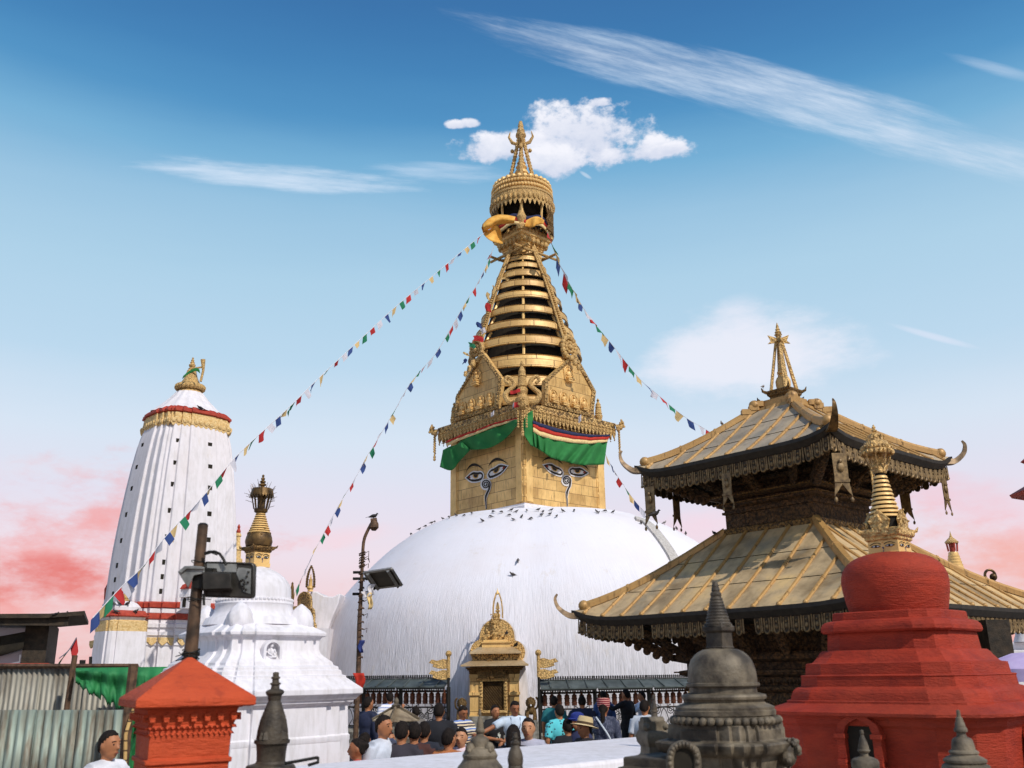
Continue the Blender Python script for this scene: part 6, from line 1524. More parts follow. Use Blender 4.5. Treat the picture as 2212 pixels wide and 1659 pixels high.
# arched niche and carved lion at the near corners of its base
o6 = Vector((0, VY-.42, 0)); V6 = Vector((0, -1, 0)); h6 = lambda u, v, f=0: hit(*z6(u, v), o6 + V6*f, V6)
m = MB(); A6 = [(905,1680),(905,1590),(925,1530),(970,1500),(1020,1498),(1065,1525),(1090,1575),(1095,1680)]
m.tube(spline([h6(*q) for q in A6], 4), .022, 8)
for q in spline([Vector((u, v, 0)) for u, v in A6], 2): m.ball(h6(q.x, q.y, .015), .016, n=7, m=5)
nn6 = m.build('arched_niche', MAT['stone'], r, world=True, jit=.003)
MB().poly([h6(*q) for q in A6], (0, .05, 0)).build('niche_recess', MAT['void'], nn6, world=True)  # dark slab filling the arch, its depth shade given by colour
m = MB(); rr = random.Random(12); p = at(*z6(1700, 1560), VY-.15)
m.ball(p, .06, 1, 1, 1.3, 12, 8); m.ball(p+Vector((-.01, -.05, -.02)), .04, n=10, m=7); m.ball(p+Vector((-.015, -.085, -.035)), .02, n=8, m=6)
for j in range(26): a_ = rr.random()*6.3; q = rr.uniform(.035, .07); m.ball(p + Vector((cos(a_)*q, -.03-rr.random()*.03, sin(a_)*q*1.2+.01)), rr.uniform(.008, .02), n=6, m=5)
m.build('carved_lion', MAT['stone'], r, world=True, jit=.004)
# smaller carved block shrine with elephant back, left of it
p = at(*z6(790, 1470), 6.6); r = thing('carved_stone_shrine', 'low carved stone shrine with rolled top, left of the grey votive stupa', 'shrine', (p.x, 6.6, 0), rz=radians(20))
zz6 = lambda v: at(*z6(790, v), 6.6).z; s6 = mpp(p)/3.161
m = MB(); m.tube([(-80*s6, 0, zz6(1340)), (80*s6, 0, zz6(1340))], 30*s6, 16)
m.box(-75*s6, 75*s6, -55*s6, 60*s6, zz6(1400), zz6(1340))
for sx in (-1, 1):
    m.ball((sx*72*s6, -45*s6, zz6(1375)), 26*s6, n=12, m=8); m.ball((sx*72*s6, -65*s6, zz6(1382)), 13*s6, n=8, m=6)
m.build('rolled_top', MAT['stone'], r)
m = MB(); m.plan(SQ, [(120*s6, 0), (120*s6, zz6(1640)), (105*s6, zz6(1620)), (105*s6, zz6(1590)), (70*s6, zz6(1560)), (66*s6, zz6(1510)), (84*s6, zz6(1480)), (90*s6, zz6(1440)), (76*s6, zz6(1400))]); m.build('base', MAT['stone'], r, bevel=.006)
# stepped black plinth block under it
r, X_, vp_, _ = votive('stone_plinth', 'dark stepped stone plinth at the right end of the low white wall', 900, 6.1, z6, [(1600, 0)], cat='plinth')
m = MB(); kx = silf(SQ, pi/4+.1, X_, 6.1); m.X = Matrix.Rotation(pi/4+.1, 4, 'Z')
P = [(a/kx, b) for a, b in [vp_(v, w) for v, w in ((1575, 300), (1582, 310), (1640, 312), (1645, 350), (1690, 352))]]; m.plan(SQ, P + [(P[-1][0], 0)]); m.build('steps', MAT['stone_d'], r, bevel=.006)
# little spire behind
def peg(name, label, u, Y, z_, L, n=24, mat='stone_d', bot=0):
    r, X, vp, _ = votive(name, label, u, Y, z_, [L[-1]]); m = MB(); P = [vp(v, w) for v, w in L][::-1]; 
    m.lathe([(P[0][0], bot)] + P, n); m.build('stone_body', MAT[mat], r, sharp=30, jit=.003); return r, vp
peg('votive_stupa', 'small dark stone finial standing in front of the right prayer wheel shelter', 800, 9.5, z6, [(1158,3),(1165,8),(1180,9),(1185,15),(1192,13),(1195,9),(1215,14),(1245,22),(1255,24),(1262,22),(1268,28),(1275,28),(1282,20),(1310,22),(1330,30)])
rv, vpv = peg('votive_stupa', 'dark stone votive stupa with finial, left one at the front of the low white wall', 1960, 5.6, zL, [(590,8),(600,13),(640,14),(660,18),(672,18),(680,15),(700,26),(770,42),(800,46),(815,44),(840,50),(855,62),(880,60),(900,44),(925,52),(945,88),(965,108),(990,116),(1040,118),(1060,120),(1072,130),(1085,178),(1130,205),(1150,210),(1165,224),(1190,222),(1210,212),(1225,214),(1250,232),(1275,250),(1310,280),(1360,300)], 32, 'stone')
for s in (-1, 1):
    m = MB(); r0, z0_ = vpv(1080, 150); m.ball((s*r0*.8, -r0*.55, z0_), r0*.42, 1, 1, 1.2, 12, 8); m.ball((s*r0*.85, -r0*.9, z0_-.01), r0*.2, n=8, m=6); m.build('carved_head', MAT['stone'], rv)
peg('votive_stupa', 'bulbous dark stone finial close in front of the low white wall', 480, 4.9, zR, [(824,14),(830,26),(880,32),(886,38),(898,36),(905,30),(925,34),(938,52),(950,56),(962,54),(972,42),(990,50),(1050,76),(1100,88),(1150,93),(1190,88),(1215,82),(1225,86),(1260,90),(1320,96)], 28, 'stone_d')
z7_ = zR7
peg('votive_stupa', 'small dark stone stupa before the arched niche of the red stupa', 797, 5.6, z7_, [(1398,6),(1404,12),(1425,14),(1432,10),(1450,16),(1462,20),(1475,26),(1510,34),(1530,36),(1538,42),(1548,38),(1556,26),(1578,28),(1588,62),(1600,84),(1620,92),(1660,90),(1700,92)], 28, 'stone')
peg('votive_stupa', 'dark stone stupa with tall pointed spire at the bottom right before the red stupa', 1482, 5.2, z7_, [(1263,8),(1268,12),(1310,14),(1316,20),(1340,24),(1352,30),(1380,34),(1388,40),(1400,44),(1412,42),(1418,28),(1432,30),(1445,34),(1456,56),(1470,66),(1500,72),(1532,76),(1545,94),(1556,96),(1562,88),(1572,92),(1585,118),(1600,138),(1615,138),(1625,126),(1640,150),(1690,165)], 30, 'stone')
r, vpb = peg('votive_stupa', 'black stone votive spire standing before the white stupa, right of the red pillar', 820, 5.4, zw, [(1003,10),(1008,20),(1034,21),(1038,31),(1048,31),(1053,22),(1074,24),(1079,37),(1088,37),(1094,27),(1118,30),(1128,54),(1136,62),(1148,62),(1158,56),(1165,48),(1182,46),(1200,42),(1250,60),(1252,63),(1275,68),(1277,71),(1300,77),(1302,80),(1325,85),(1327,88),(1350,92),(1400,102),(1440,106),(1462,108),(1468,120),(1488,120),(1494,108),(1500,104),(1560,98),(1610,96),(1625,106),(1640,160),(1700,190)], 28, 'stone_d')
for k in range(4):
    m = MB(); m.X = Matrix.Rotation(k*pi/2+.4, 4, 'Z'); a0_, z0_ = vpb(1460, 100); w = a0_*.75; hh = vpb(1370, 0)[1]-z0_
    m.poly([(x*w, -a0_*.98+.012*y_, z0_+hh*y_) for x, y_ in ((-1, 0), (-.95, .5), (-.5, .72), (0, 1.0), (.5, .72), (.95, .5), (1, 0))], (0, .015, 0)); m.build('leaf_plate', MAT['stone_d'], r)
# ---------------------------------------------------------------- low white parapet across the foreground
WZ = 1.60
def wp(x, y): return hit(x, y, Vector((0, 0, WZ)), Vector((0, 0, 1)))
a, b, c, d2 = wp(560, 1668), wp(1460, 1586), wp(1460, 1636), wp(620, 1740)
a, b = wp(*zL(220, 1256)), wp(*zR(1935, 872)); dirw = (b-a).normalized(); a2 = a - dirw*1.0; b2 = b + dirw*1.1; nw = Vector((dirw.y, -dirw.x, 0)); wth = abs((wp(*zR(1750, 1130))-a).dot(nw))
m = MB(); m.loft([[tuple(p), tuple(p + nw*wth), tuple(p + nw*wth - Vector((0,0,.28))), tuple(p + nw*(wth-.05) - Vector((0,0,WZ))), tuple(p - Vector((0,0,WZ)) )] for p in (a2, a2.lerp(b2, .33), a2.lerp(b2, .66), b2)])
m.build('low_white_wall', MAT['white'], label='low whitewashed parapet wall running across the bottom of the view', cat='wall', bevel=.03, jit=.01)
m = MB(); m.loft([[tuple(p + nw*(wth+.0) - Vector((0,0,WZ))), tuple(p + nw*(wth+1.2) - Vector((0,0,WZ))), tuple(p + nw*(wth+1.2) - Vector((0,0,.36))), tuple(p + nw*(wth-.0) - Vector((0,0,.30)))] for p in (a2, b2)])
m.build('stone_ledge', MAT['white_s'], label='tan stone ledge along the near foot of the low white wall', cat='ledge', jit=.01)
# black iron rail by the black votive spire
r = thing('iron_rail', 'thin bent black iron rail beside the black votive spire', 'rail', at(*zw(1150, 1600), 5.2))
MB().tube([at(*zw(920, 1628), 5.2), at(*zw(1010, 1612), 5.2), at(*zw(1140, 1588), 5.2), at(*zw(1146, 1588), 5.2), at(*zw(1148, 1620), 5.2), at(*zw(1080, 1640), 5.2)], .009, 6).build('rail_bar', MAT['iron'], r, world=True)

# ---------------------------------------------------------------- far things on the right edge
Xd = at(2060, 1200, 34).x; r = thing('distant_stupa_spire', 'slender distant gilded spire with small red canopy above the right pagoda roof', 'spire', (Xd, 34, 0))
k7 = lambda v: zR7(0, v)[1]; w7 = lambda w: w/3.161
m = MB(); P = profH(Xd, 34, 0, [(k7(v), w7(w)) for v, w in ((300,56),(285,50),(270,51),(265,45),(250,46),(245,41),(230,42),(225,37),(212,38),(207,33),(195,33),(185,29))]); m.lathe([(1.2, 0)] + P, 16); m.build('ringed_spire', MAT['gold_tiny'], r)
m = MB(); m.lathe(profH(Xd, 34, 0, [(k7(183), w7(12)), (k7(125), w7(12))]), 10)
for a in range(4): q = profH(Xd, 34, 0, [(k7(180), w7(30)), (k7(125), w7(36))]); m.tube([(q[0][0]*cos(a*pi/2), q[0][0]*sin(a*pi/2), q[0][1]), (q[1][0]*cos(a*pi/2), q[1][0]*sin(a*pi/2), q[1][1])], .035, 5)
m.build('canopy_post', MAT['red_tile'], r)
m = MB(); m.lathe(profH(Xd, 34, 0, [(k7(125), w7(42)), (k7(115), w7(44)), (k7(95), w7(24)), (k7(85), w7(12)), (k7(70), w7(6)), (k7(42), w7(1))]), 16); m.build('canopy', MAT['gold_small'], r)
p = at(*zR7(1640, 345), 24); r = thing('ring_ornament', 'dark ring ornament poking above the lower pagoda roof at far right', 'ornament', (p.x, 24, 0))
m = MB(); q = mpp(p)/3.161; m.tube([(45*q*cos(a*pi/8)*.8, 0, p.z + 38*q*sin(a*pi/8)) for a in range(17)], 9*q, 6); m.tube([(0, 0, 0), (0, 0, p.z-30*q)], .09, 8); m.ball((20*q, 0, p.z-10*q), 26*q, n=8, m=6); m.build('ring', MAT['bronze'], r)
# white shrine buildings beyond the pagoda
def whouse(name, label, u0, u1, vtop, Y, eave=0, mat='white_t'):
    a, b = at(*zR7(u0, vtop), Y), at(*zR7(u1, vtop), Y); r = thing(name, label, 'building', ((a.x+b.x)/2, Y, 0)); w = (b.x-a.x)/2; z_ = a.z
    m = MB(); m.box(-w, w, 0, 3, 0, z_-.5); m.build('wall', MAT[mat], r, bevel=.03)
    m = MB(); m.box(-w-.15, w+.15, -.15, 3.15, z_-.5, z_-.35); m.box(-w-.3, w+.3, -.3, 3.3, z_-.35, z_-.22); m.box(-w, w, 0, 3, z_-.22, z_); m.build('cornice', MAT[mat], r, bevel=.02)
    return r, w, z_
r, w, z_ = whouse('white_shrine_building', 'white stepped shrine building seen between the pagoda post and right edge', 1480, 1660, 750, 30)
m = MB(); m.plan(SQ, [(w*.7, z_), (w*.7, z_+.2), (w*.5, z_+.35), (w*.5, z_+.6), (w*.3, z_+.9)]); m.build('stepped_top', MAT['white_t'], r)
r, w, z_ = whouse('white_shrine_building', 'pale white shrine at the far right edge under the pagoda eave', 1740, 2000, 800, 27)
m = MB(); m.lathe([(w*.5, z_), (w*.35, z_+.2), (w*.4, z_+.4), (w*.2, z_+.7)], 24); m.build('dome', MAT['white_t'], r)
m = MB(); p = at(*zR7(1690, 900), 16.5); r = thing('timber_post', 'dark timber post under the lower pagoda eave, right of the red stupa', 'post', (p.x, 16.5, 0)); zt8 = at(*zR7(1690, 690), 16.5).z
m.loft([[(-.17, -.17, 0), (.17, -.17, 0), (.17, .17, 0), (-.17, .17, 0)], [(-.2, -.2, zt8+.1), (.2, -.2, zt8+.1), (.2, .2, zt8+.1), (-.2, .2, zt8+.1)]]); m.build('shaft', MAT['wood'], r)
p = at(*zR7(1840, 960), 13); r = thing('parasol', 'lilac parasol at the right edge of the view, beside the red stupa', 'parasol', (p.x+.25, 13, 0)); MAT['lilac'] = M_basic('lilac_fabric', (206,186,222), (186,164,208), 5, .8, 0, .2)
m = MB(); m.lathe([(.01, p.z+.18), (.3, p.z+.16), (.6, p.z+.05), (.72, p.z-.04), (.74, p.z-.2), (.7, p.z-.04), (.55, p.z+.0), (.01, p.z+.1)], 20, cap=False); m.build('canopy', MAT['lilac'], r); m = MB(); m.tube([(0, 0, 0), (0, 0, p.z+.15)], .02, 6); m.build('pole', MAT['iron'], r)
# clipped roof corner at the right edge
p = at(2196, 1046, 20); r = thing('tiled_roof_building', 'corner of a red tiled roof poking in at the right edge', 'building', (p.x+1.72, 20, 0))
m = MB(); m.plan(SQ, [(.8, 0), (.8, p.z-.25)]); m.build('wall', MAT['white_t'], r); m = MB(); m.plan(SQ, [(.85, p.z-.32), (1.0, p.z-.2), (1.22, p.z-.1), (1.25, p.z-.02), (.9, p.z+.2), (.9, p.z+.6), (1.0, p.z+.7), (.95, p.z+.75), (.3, p.z+1.4)]); m.build('roof', MAT['red_tile'], r)
# ---------------------------------------------------------------- red pillar shrine with hipped cap (left foreground)
BY = 5.5; BX = at(408, 1440, BY).x; RB = radians(30); Rbm = Matrix.Rotation(RB, 4, 'Z')
pr = thing('red_pillar_shrine', 'orange-red pillar shrine with pyramid cap and dentilled cornice in the left foreground', 'shrine', (BX, BY, 0))
kb = silf(SQ, RB, BX, BY)
def bl(L): return [(a/kb, z) for a, z in prof(BX, BY, 0, [(y, hw) for y, hw in L])]
def RBm():
    m = MB(); m.X = Rbm.copy(); return m
(rE, zE), (_, zA0) = bl([(1505, 141)])[0], bl([(1420, 10)])[0]
m = RBm(); m.plan(SQ, [(rE*.93, zE-.05), (rE, zE-.045), (rE, zE-.012), (rE*.985, zE), (rE*.68, zE+(zA0-zE)*.32), (.012, zA0)]); m.build('cap', MAT['redpil'], pr, bevel=.004)
m = RBm(); B = bl([(1512,128),(1518,126),(1519,118),(1527,116),(1528,108),(1536,106),(1556,104),(1562,101),(1566,104),(1570,101),(1571,98),(1598,97),(1600,97),(1632,96),(1634,103),(1643,103),(1645,97),(1664,97)])
m.plan(SQ, [(B[-1][0], 0)] + B[::-1] + [(rE*.9, zE-.04)]); pb_ = m.build('pillar_body', MAT['redpil'], pr, bevel=.004)
m = MB(); zD, zS1, zS2 = bl([(1547, 107)])[0], bl([(1567, 104)])[0], bl([(1584, 100)])[0]; q3 = zD[0]
for k in range(4):
    m.X = Rbm @ SD[k]
    for i in range(7):
        x = (i/6*2-1)*q3*.9; m.cbox((x, -q3*1.0-.008, zD[1]-.012), .026, .03, .012); m.cbox((x, -q3*1.0-.006, zD[1]+.012), .034, .03, .014)
        for d_x, d_z in ((-.009, .0), (.009, .0), (0, .012), (0, -.004)): m.ball((x+d_x, -q3-.014, zD[1]+d_z), .009, n=7, m=5)
    for i in range(16):
        x = (i/15*2-1)*zS1[0]*.95; w = zS1[0]/15
        m.poly([(x-w*.8, -zS1[0]-.002, zS1[1]+.008), (x+w*.8, -zS1[0]-.002, zS1[1]+.008), (x, -zS1[0]-.012, zS1[1]-.008)], (0, .02, 0))
        x = (i/15*2-1)*zS2[0]*.95; m.poly([(x-w*.8, -zS2[0]+.002, zS2[1]+.014), (x+w*.8, -zS2[0]+.002, zS2[1]+.014), (x, -zS2[0]-.012, zS2[1]+.0)], (0, .02, 0))
m.build('carved_frieze', MAT['redpil'], pb_)
# ---------------------------------------------------------------- steel pole with floodlight
YP = 6.0; MAT['polem'] = M_basic('brown_steel_pole', (102,78,58), (58,46,36), 14, .55, .3, .3, .003)
pA, pB_ = at(411, 1425, YP), at(438.5, 1134, YP); dpl = (pA-pB_).normalized(); pG = pA + (pA-pB_)*((pA.z)/(pB_.z-pA.z))
fl = thing('floodlight_pole', 'brown steel pole with boxy floodlight rising behind the red pillar', 'street lamp', (pG.x, pG.y, 0))
m = MB(); m.tube([pG, pA, pA.lerp(pB_, .5), pB_], [.048, .042, .036, .032], 20); m.build('pole', MAT['polem'], fl, world=True, sharp=50)
m = MB(); m.tube([pB_, pB_-dpl*.012], [.034, .02], 20)
for (v, k) in ((250, 1), (330, 1), (500, 1), (515, 1)):
    c = at(*zw(330-(v-250)*.1, v), YP); m.tube([c + Vector((.042*cos(a), .042*sin(a), .006*sin(a*2))) for a in [j*pi/6 for j in range(13)]], .003, 4)
rr = random.Random(2)
for k in range(8):
    c = at(*zw(278, 893), YP)+Vector((0, 0, rr.uniform(-.03, .03))); ph = rr.random()*6
    m.tube([c + Vector((.052*cos(a+ph), .052*sin(a+ph), .014*sin(a+k))) for a in [j*pi/6 for j in range(13)]] + [c+Vector((.08*cos(ph), -.05, rr.uniform(-.02,.04)))], .0035, 4)
m.build('wire_tie', MAT['iron'], fl, world=True)
MAT['lampgrey'] = M_basic('grey_lamp_casing', (150,150,146), (100,102,100), 10, .5, .3, .3, .004); MAT['lampdark'] = M_basic('dark_lamp_casing', (66,62,56), (40,38,34), 10, .45, .3, .3, .004)
o = Vector((0, YP-.02, 0)); VN = Vector((0, -1, 0))
def pz(P, off=0): return [hit(*zw(u, v), o + VN*off, VN) for u, v in P]
m = MB(); m.poly(pz([(366,262),(380,248),(500,250),(690,256),(706,262),(715,278),(708,480),(700,494),(685,500),(500,494),(372,490),(362,480)]), (0, .05, 0)); hd = m.build('lamp_housing', MAT['lampdark'], fl, world=True, bevel=.006)
m = MB(); S = pz([(374,268),(384,256),(500,258),(688,264),(700,272),(706,284),(700,474),(694,486),(682,491),(500,486),(380,482)], .004); m.tube(S+S[:1], .006, 6); m.build('rim', MAT['lampdark'], hd, world=True)
m = MB(); m.poly(pz([(388,262),(592,266),(590,322),(460,318),(455,296),(388,292)], .006), (0, .004, 0)); m.poly(pz([(600,292),(632,290),(690,300),(686,470),(640,458),(590,330)], .006), (0, .004, 0)); m.build('reflector', MAT['lampgrey'], hd, world=True)
m = MB(); m.loft([pz([(352,318),(560,322),(566,440),(545,452),(350,448)], f) for f in (.0, .05)] + [pz([(362,328),(548,332),(552,432),(362,438)] + [(362,380)], .075)]); 
for (u, v) in ((620,380),(640,400),(660,350),(668,390),(655,440),(640,430),(672,320)): m.ball(pz([(u, v)], .012)[0], .008, n=8, m=5)
S = [pz([(632+16*cos(a), 395+24*sin(a))], .012)[0] for a in [j*pi/8 for j in range(17)]]; m.tube(S, .004, 5); m.build('ballast_box', MAT['lampdark'], hd, world=True, bevel=.004)
m = MB(); m.loft([pz([(190,320),(236,280),(300,278),(372,286),(372,330),(300,345),(262,430),(235,392)], f) for f in (.02, .06)]); m.loft([pz([(190,320),(236,280),(372,286),(372,304),(250,300),(215,330)], f) for f in (.06, .075)]); m.build('side_bracket', MAT['lampgrey'], fl, world=True, bevel=.004)
m = MB(); m.poly(pz([(290,290),(420,296),(420,440),(290,430)], .03), (0, .05, 0)); m.tube(pz([(372,195),(400,184),(440,182),(475,196),(500,230),(520,274)], .03), .009, 8); m.tube(pz([(372,205),(420,190),(460,205)], .035), .004, 5)
m.tube(pz([(372,460),(370,520),(372,548),(366,548),(364,470)], .04), .006, 6); m.tube(pz([(300,505),(345,510),(372,500)], .045), .004, 5); m.tube(pz([(490,460),(470,490)], .02), .003, 5); m.build('cable', MAT['iron'], fl, world=True)
# ---------------------------------------------------------------- corrugated fences, tarpaulin, poles
def M_corr(name, cols, seed):
    t = NT(name); x = t.sep(t.tc)[0]; v = t.mapv(t.tc, (1, 1, .16)); n = t.noise(v, 3.5, 5, .6); n2 = t.noise(t.tc, 2.2, 6)
    c = t.ramp(n, [(.3, lin(cols[0])), (.48, lin(cols[1])), (.56, lin(cols[2])), (.68, lin(cols[3]))]); r = t.ramp(n2, [(.5, (0,0,0)), (.75, (1,1,1))])
    c = t.mix(t.math('MULTIPLY', r, .5), c, lin((110,88,66))); t.bump(n2, .3, .01); return t.fin(c, .55, .25, .4)
MAT['corr_a'] = M_corr('grey_corrugated_sheet', ((128,124,112), (150,146,134), (112,106,94), (160,156,146)), 1)
MAT['corr_b'] = M_corr('teal_streaked_sheet', ((112,104,90), (136,150,140), (104,98,84), (170,180,172)), 2)
def corr(name, label, u0, u1, vt, Y0, Y1, pitch, amp, mat, zfloor=0, jagged=0):
    a, b = at(*zq(u0, vt[0]), Y0), at(*zq(u1, vt[1]), Y1); L = (Vector((b.x, b.y, 0))-Vector((a.x, a.y, 0))).length; ang_ = atan2(b.y-a.y, b.x-a.x)
    r = thing(name, label, 'fence', (a.x, a.y, 0), rz=ang_); n = int(L/pitch*8); sh = int(L/.75)+1; seg = L/sh
    for s in range(sh):
        m = MB(); nn = int(seg/pitch*8); dz = random.uniform(-.02, .02); off = .012*(s % 2); x0 = s*seg-.03
        lv = [zfloor, .5, 1]; vs = lambda i, j: (x0+(seg+.06)*i, amp*cos(2*pi*(x0+(seg+.06)*i)/pitch) + off, lerp(zfloor, lerp(a.z, b.z, s/sh)+dz, j))
        m.sheet(vs, nn, 3); m.build('sheet', MAT[mat], r, solid=.003, sharp=70)
    return r, a, b, L
r, a, b, L = corr('corrugated_fence', 'upper grey corrugated metal fence behind the green tarpaulin, left edge', -60, 1000, (938, 938), 12.6, 12.2, .075, .012, 'corr_a')
m = MB(); m.tube([(0, -.03, a.z+.02), (L, -.03, b.z+.02)], .03, 4); m.build('top_rail', MAT['rust'], r)
corr('corrugated_fence', 'lower corrugated fence with teal streaks behind the passing man, left edge', -60, 905, (1248, 1256), 10.6, 10.4, .10, .02, 'corr_b')
MAT['tarp'] = M_basic('green_tarpaulin', (46,132,76), (34,108,60), 3, .7, 0, .4, .03)
o = Vector((0, 11.9, 0)); m = MB(); r = thing('green_tarpaulin', 'ragged green tarpaulin hung over the grey corrugated fence', 'tarpaulin', at(*zq(700, 945), 11.9)); rr = random.Random(4)
jag = [rr.random() for _ in range(60)]
def tf(u, v):
    uu = lerp(545, 1260, u); top = 940 - 10*u; bot = lerp(1060, 1275, min(1, (u*2.0)**.8)) - 60*abs(sin(u*34+jag[int(u*59)]*2))*(.3+.7*jag[int(u*59)]) if u < .7 else 1330
    vv = lerp(top, bot, v); return hit(*zq(uu, vv), o + VN*(.05*sin(u*40+v*3)*(.2+v) + .03*sin(v*9) + (.07 if v > .12 else .0)), VN)
m.sheet(tf, 140, 14); m.build('tarp_sheet', MAT['tarp'], r, world=True, solid=.006, sharp=80)
m = MB(); o2 = Vector((0, 9.9, 0))
m.sheet(lambda u, v: hit(*zq(lerp(925+30*sin(v*6), 1012, u), lerp(1270, 1680, v)), o2 + VN*(.05*sin(u*9+v*7)), VN), 10, 16); m.build('tarp_fold', MAT['tarp'], r, world=True, solid=.006, sharp=80)
def stick(label, pts, Y, rad_, mat='rust', name='wooden_pole'):
    P = [at(*zq(u, v), Y) for u, v in pts]; P = [P[-1] + (P[-1]-P[0])*(P[-1].z/(P[0].z-P[-1].z))] + P[::-1]; r = thing(name, label, 'pole', (P[0].x, P[0].y, 0)); m = MB(); m.tube(P, rad_, 8); m.build('pole', MAT[mat], r, world=True)
stick('thin brown pole leaning against the grey corrugated fence', [(540,848),(508,1050),(478,1245)], 12.0, .035)
stick('tall rough brown post between the corrugated fence and the red pillar', [(962,915),(925,1240),(892,1640)], 9.8, .05)
stick('bent bamboo stick tied beside the tall rough brown post', [(962,1235),(925,1350),(905,1420),(900,1660)], 9.7, .018, 'ybrick')
for k, (u, vt) in enumerate(((585, 882), (605, 882), (653, 858))): stick(('thin dark rod, left one of the close pair', 'thin dark rod, right one of the close pair', 'taller thin dark rod')[k] + ' above the grey fence', [(u, vt), (u-3, 940)], 13.0+k*.1, .022, 'iron', 'metal_rod')
# ---------------------------------------------------------------- building with big window at the left edge
BYY = 19; p0_ = at(*zq(322, 905), BYY); zrf = at(*zq(250, 592), BYY).z; zsl = p0_.z
hb_ = thing('glazed_pavilion', 'dark framed pavilion with large windows and flat roof at the left edge', 'building', (p0_.x, BYY, 0), rz=radians(23))
m = MB(); m.box(-7, 0, 0, 4, 0, zsl-.12); m.build('wall', MAT['white_s'], hb_)
m = MB(); m.box(-7, .08, -.12, 4.1, zsl-.12, zsl); m.build('red_sill', MAT['red_tile'], hb_)
m = MB(); m.box(-.42, 0, -.05, 4, zsl, zrf)
for xx in (-1.5, -2.6, -3.7): m.box(xx, xx+.08, -.02, .08, zsl, zrf)
m.box(-7, -.3, -.03, .09, lerp(zsl, zrf, .46), lerp(zsl, zrf, .54)); m.box(-7, -.3, -.03, .09, zrf-.1, zrf); m.build('window_frame', MAT['wood'], hb_)
t = NT('window_glass'); g_ = t.noise(t.tc, .6, 2); MAT['glass'] = t.fin(t.ramp(g_, [(.3, lin((120,128,140))), (.7, lin((150,156,166)))]), .12, .1, .6)
MB().box(-7, -.4, .03, .05, zsl, zrf).build('window_pane', MAT['glass'], hb_)
m = MB(); m.loft([[(x, -.6, zrf+dz), (x, 4.2, zrf+.05+dz), (x, 4.2, zrf+.12+dz), (x, -.6, zrf+.08+dz)] for x, dz in ((-7.2, -.12), (0, 0), (.62, .06))]); m.build('roof', MAT['wood'], hb_)
m = MB(); m.loft([[(x, -.5, zrf-.14), (x, -.4, zrf-.14), (x, -.4, zrf+.02), (x, -.5, zrf+.02)] for x in (-7, .35)]); m.build('eave_beam', MAT['wood'], hb_)
m = MB(); m.sheet(lambda u, v: (-4.5+4.1*u, -.16-.04*sin(u*20), lerp(zsl, zrf, .9)-.45+.35*sin(u*2.6)*-.6 + .4*u - v*(.28+.1*sin(u*9))), 24, 4); m.build('awning_cloth', MAT['void'], hb_, solid=.01, sharp=80)
# ---------------------------------------------------------------- people
PEND = []
def M_skin(c): return M_basic('skin_%d' % c[0], c, tuple(int(v*.86) for v in c), 6, .55, 0, .05, .002)
SK = [M_skin((176,116,78)), M_skin((156,98,64)), M_skin((196,140,102))]
HAIR = M_basic('black_hair', (40,32,28), (24,20,18), 60, .8, 0, .9, .006, stretch=(1,1,.3), spec=.15)
CL = {}
def cm(c, n='cloth'):
    if c not in CL: CL[c] = M_basic('%s_%d_%d_%d' % ((n,)+c), c, tuple(int(v*.82) for v in c), 5, .9, 0, .35, .02)
    return CL[c]
def M_stripe(name, cs, scale):
    t = NT(name); z = t.sep(t.tc)[2]; f = t.math('FRACT', t.math('MULTIPLY', t.math('ADD', z, t.math('MULTIPLY', t.noise(t.tc, 4, 2), .03)), scale)); n = len(cs)
    o = t.n('ShaderNodeValToRGB'); t.l(f, o.inputs[0]); o.color_ramp.interpolation = 'CONSTANT'; e = o.color_ramp.elements
    while len(e) < n: e.new(.5)
    for k, c in enumerate(cs): e[k].position = k/n; e[k].color = lin(c)
    t.bump(t.noise(t.tc, 6, 3), .3, .02); return t.fin(o.outputs[0], .85)
def M_dots(name, c1, c2, sc):
    t = NT(name); d_ = t.vor(t.tc, sc); return t.fin(t.mix(t.ramp(d_, [(.22, (1,1,1)), (.3, (0,0,0))]), lin(c1), lin(c2)), .85)
STRIPE = M_stripe('striped_shirt', ((52,56,88), (214,206,190), (104,134,196), (224,218,206), (60,56,60), (206,184,150)), 7)
STRIPE2 = M_stripe('thin_striped_shirt', ((232,230,234), (232,230,234), (232,230,234), (120,140,190)), 14)
REDSTR = M_stripe('striped_cap', ((150,52,56), (206,150,140), (110,40,52)), 30)
DOTS = M_dots('dotted_navy', (52,56,76), (150,156,176), 60)
def rem(o, vox, sm=4): PEND.append((o, vox, sm))
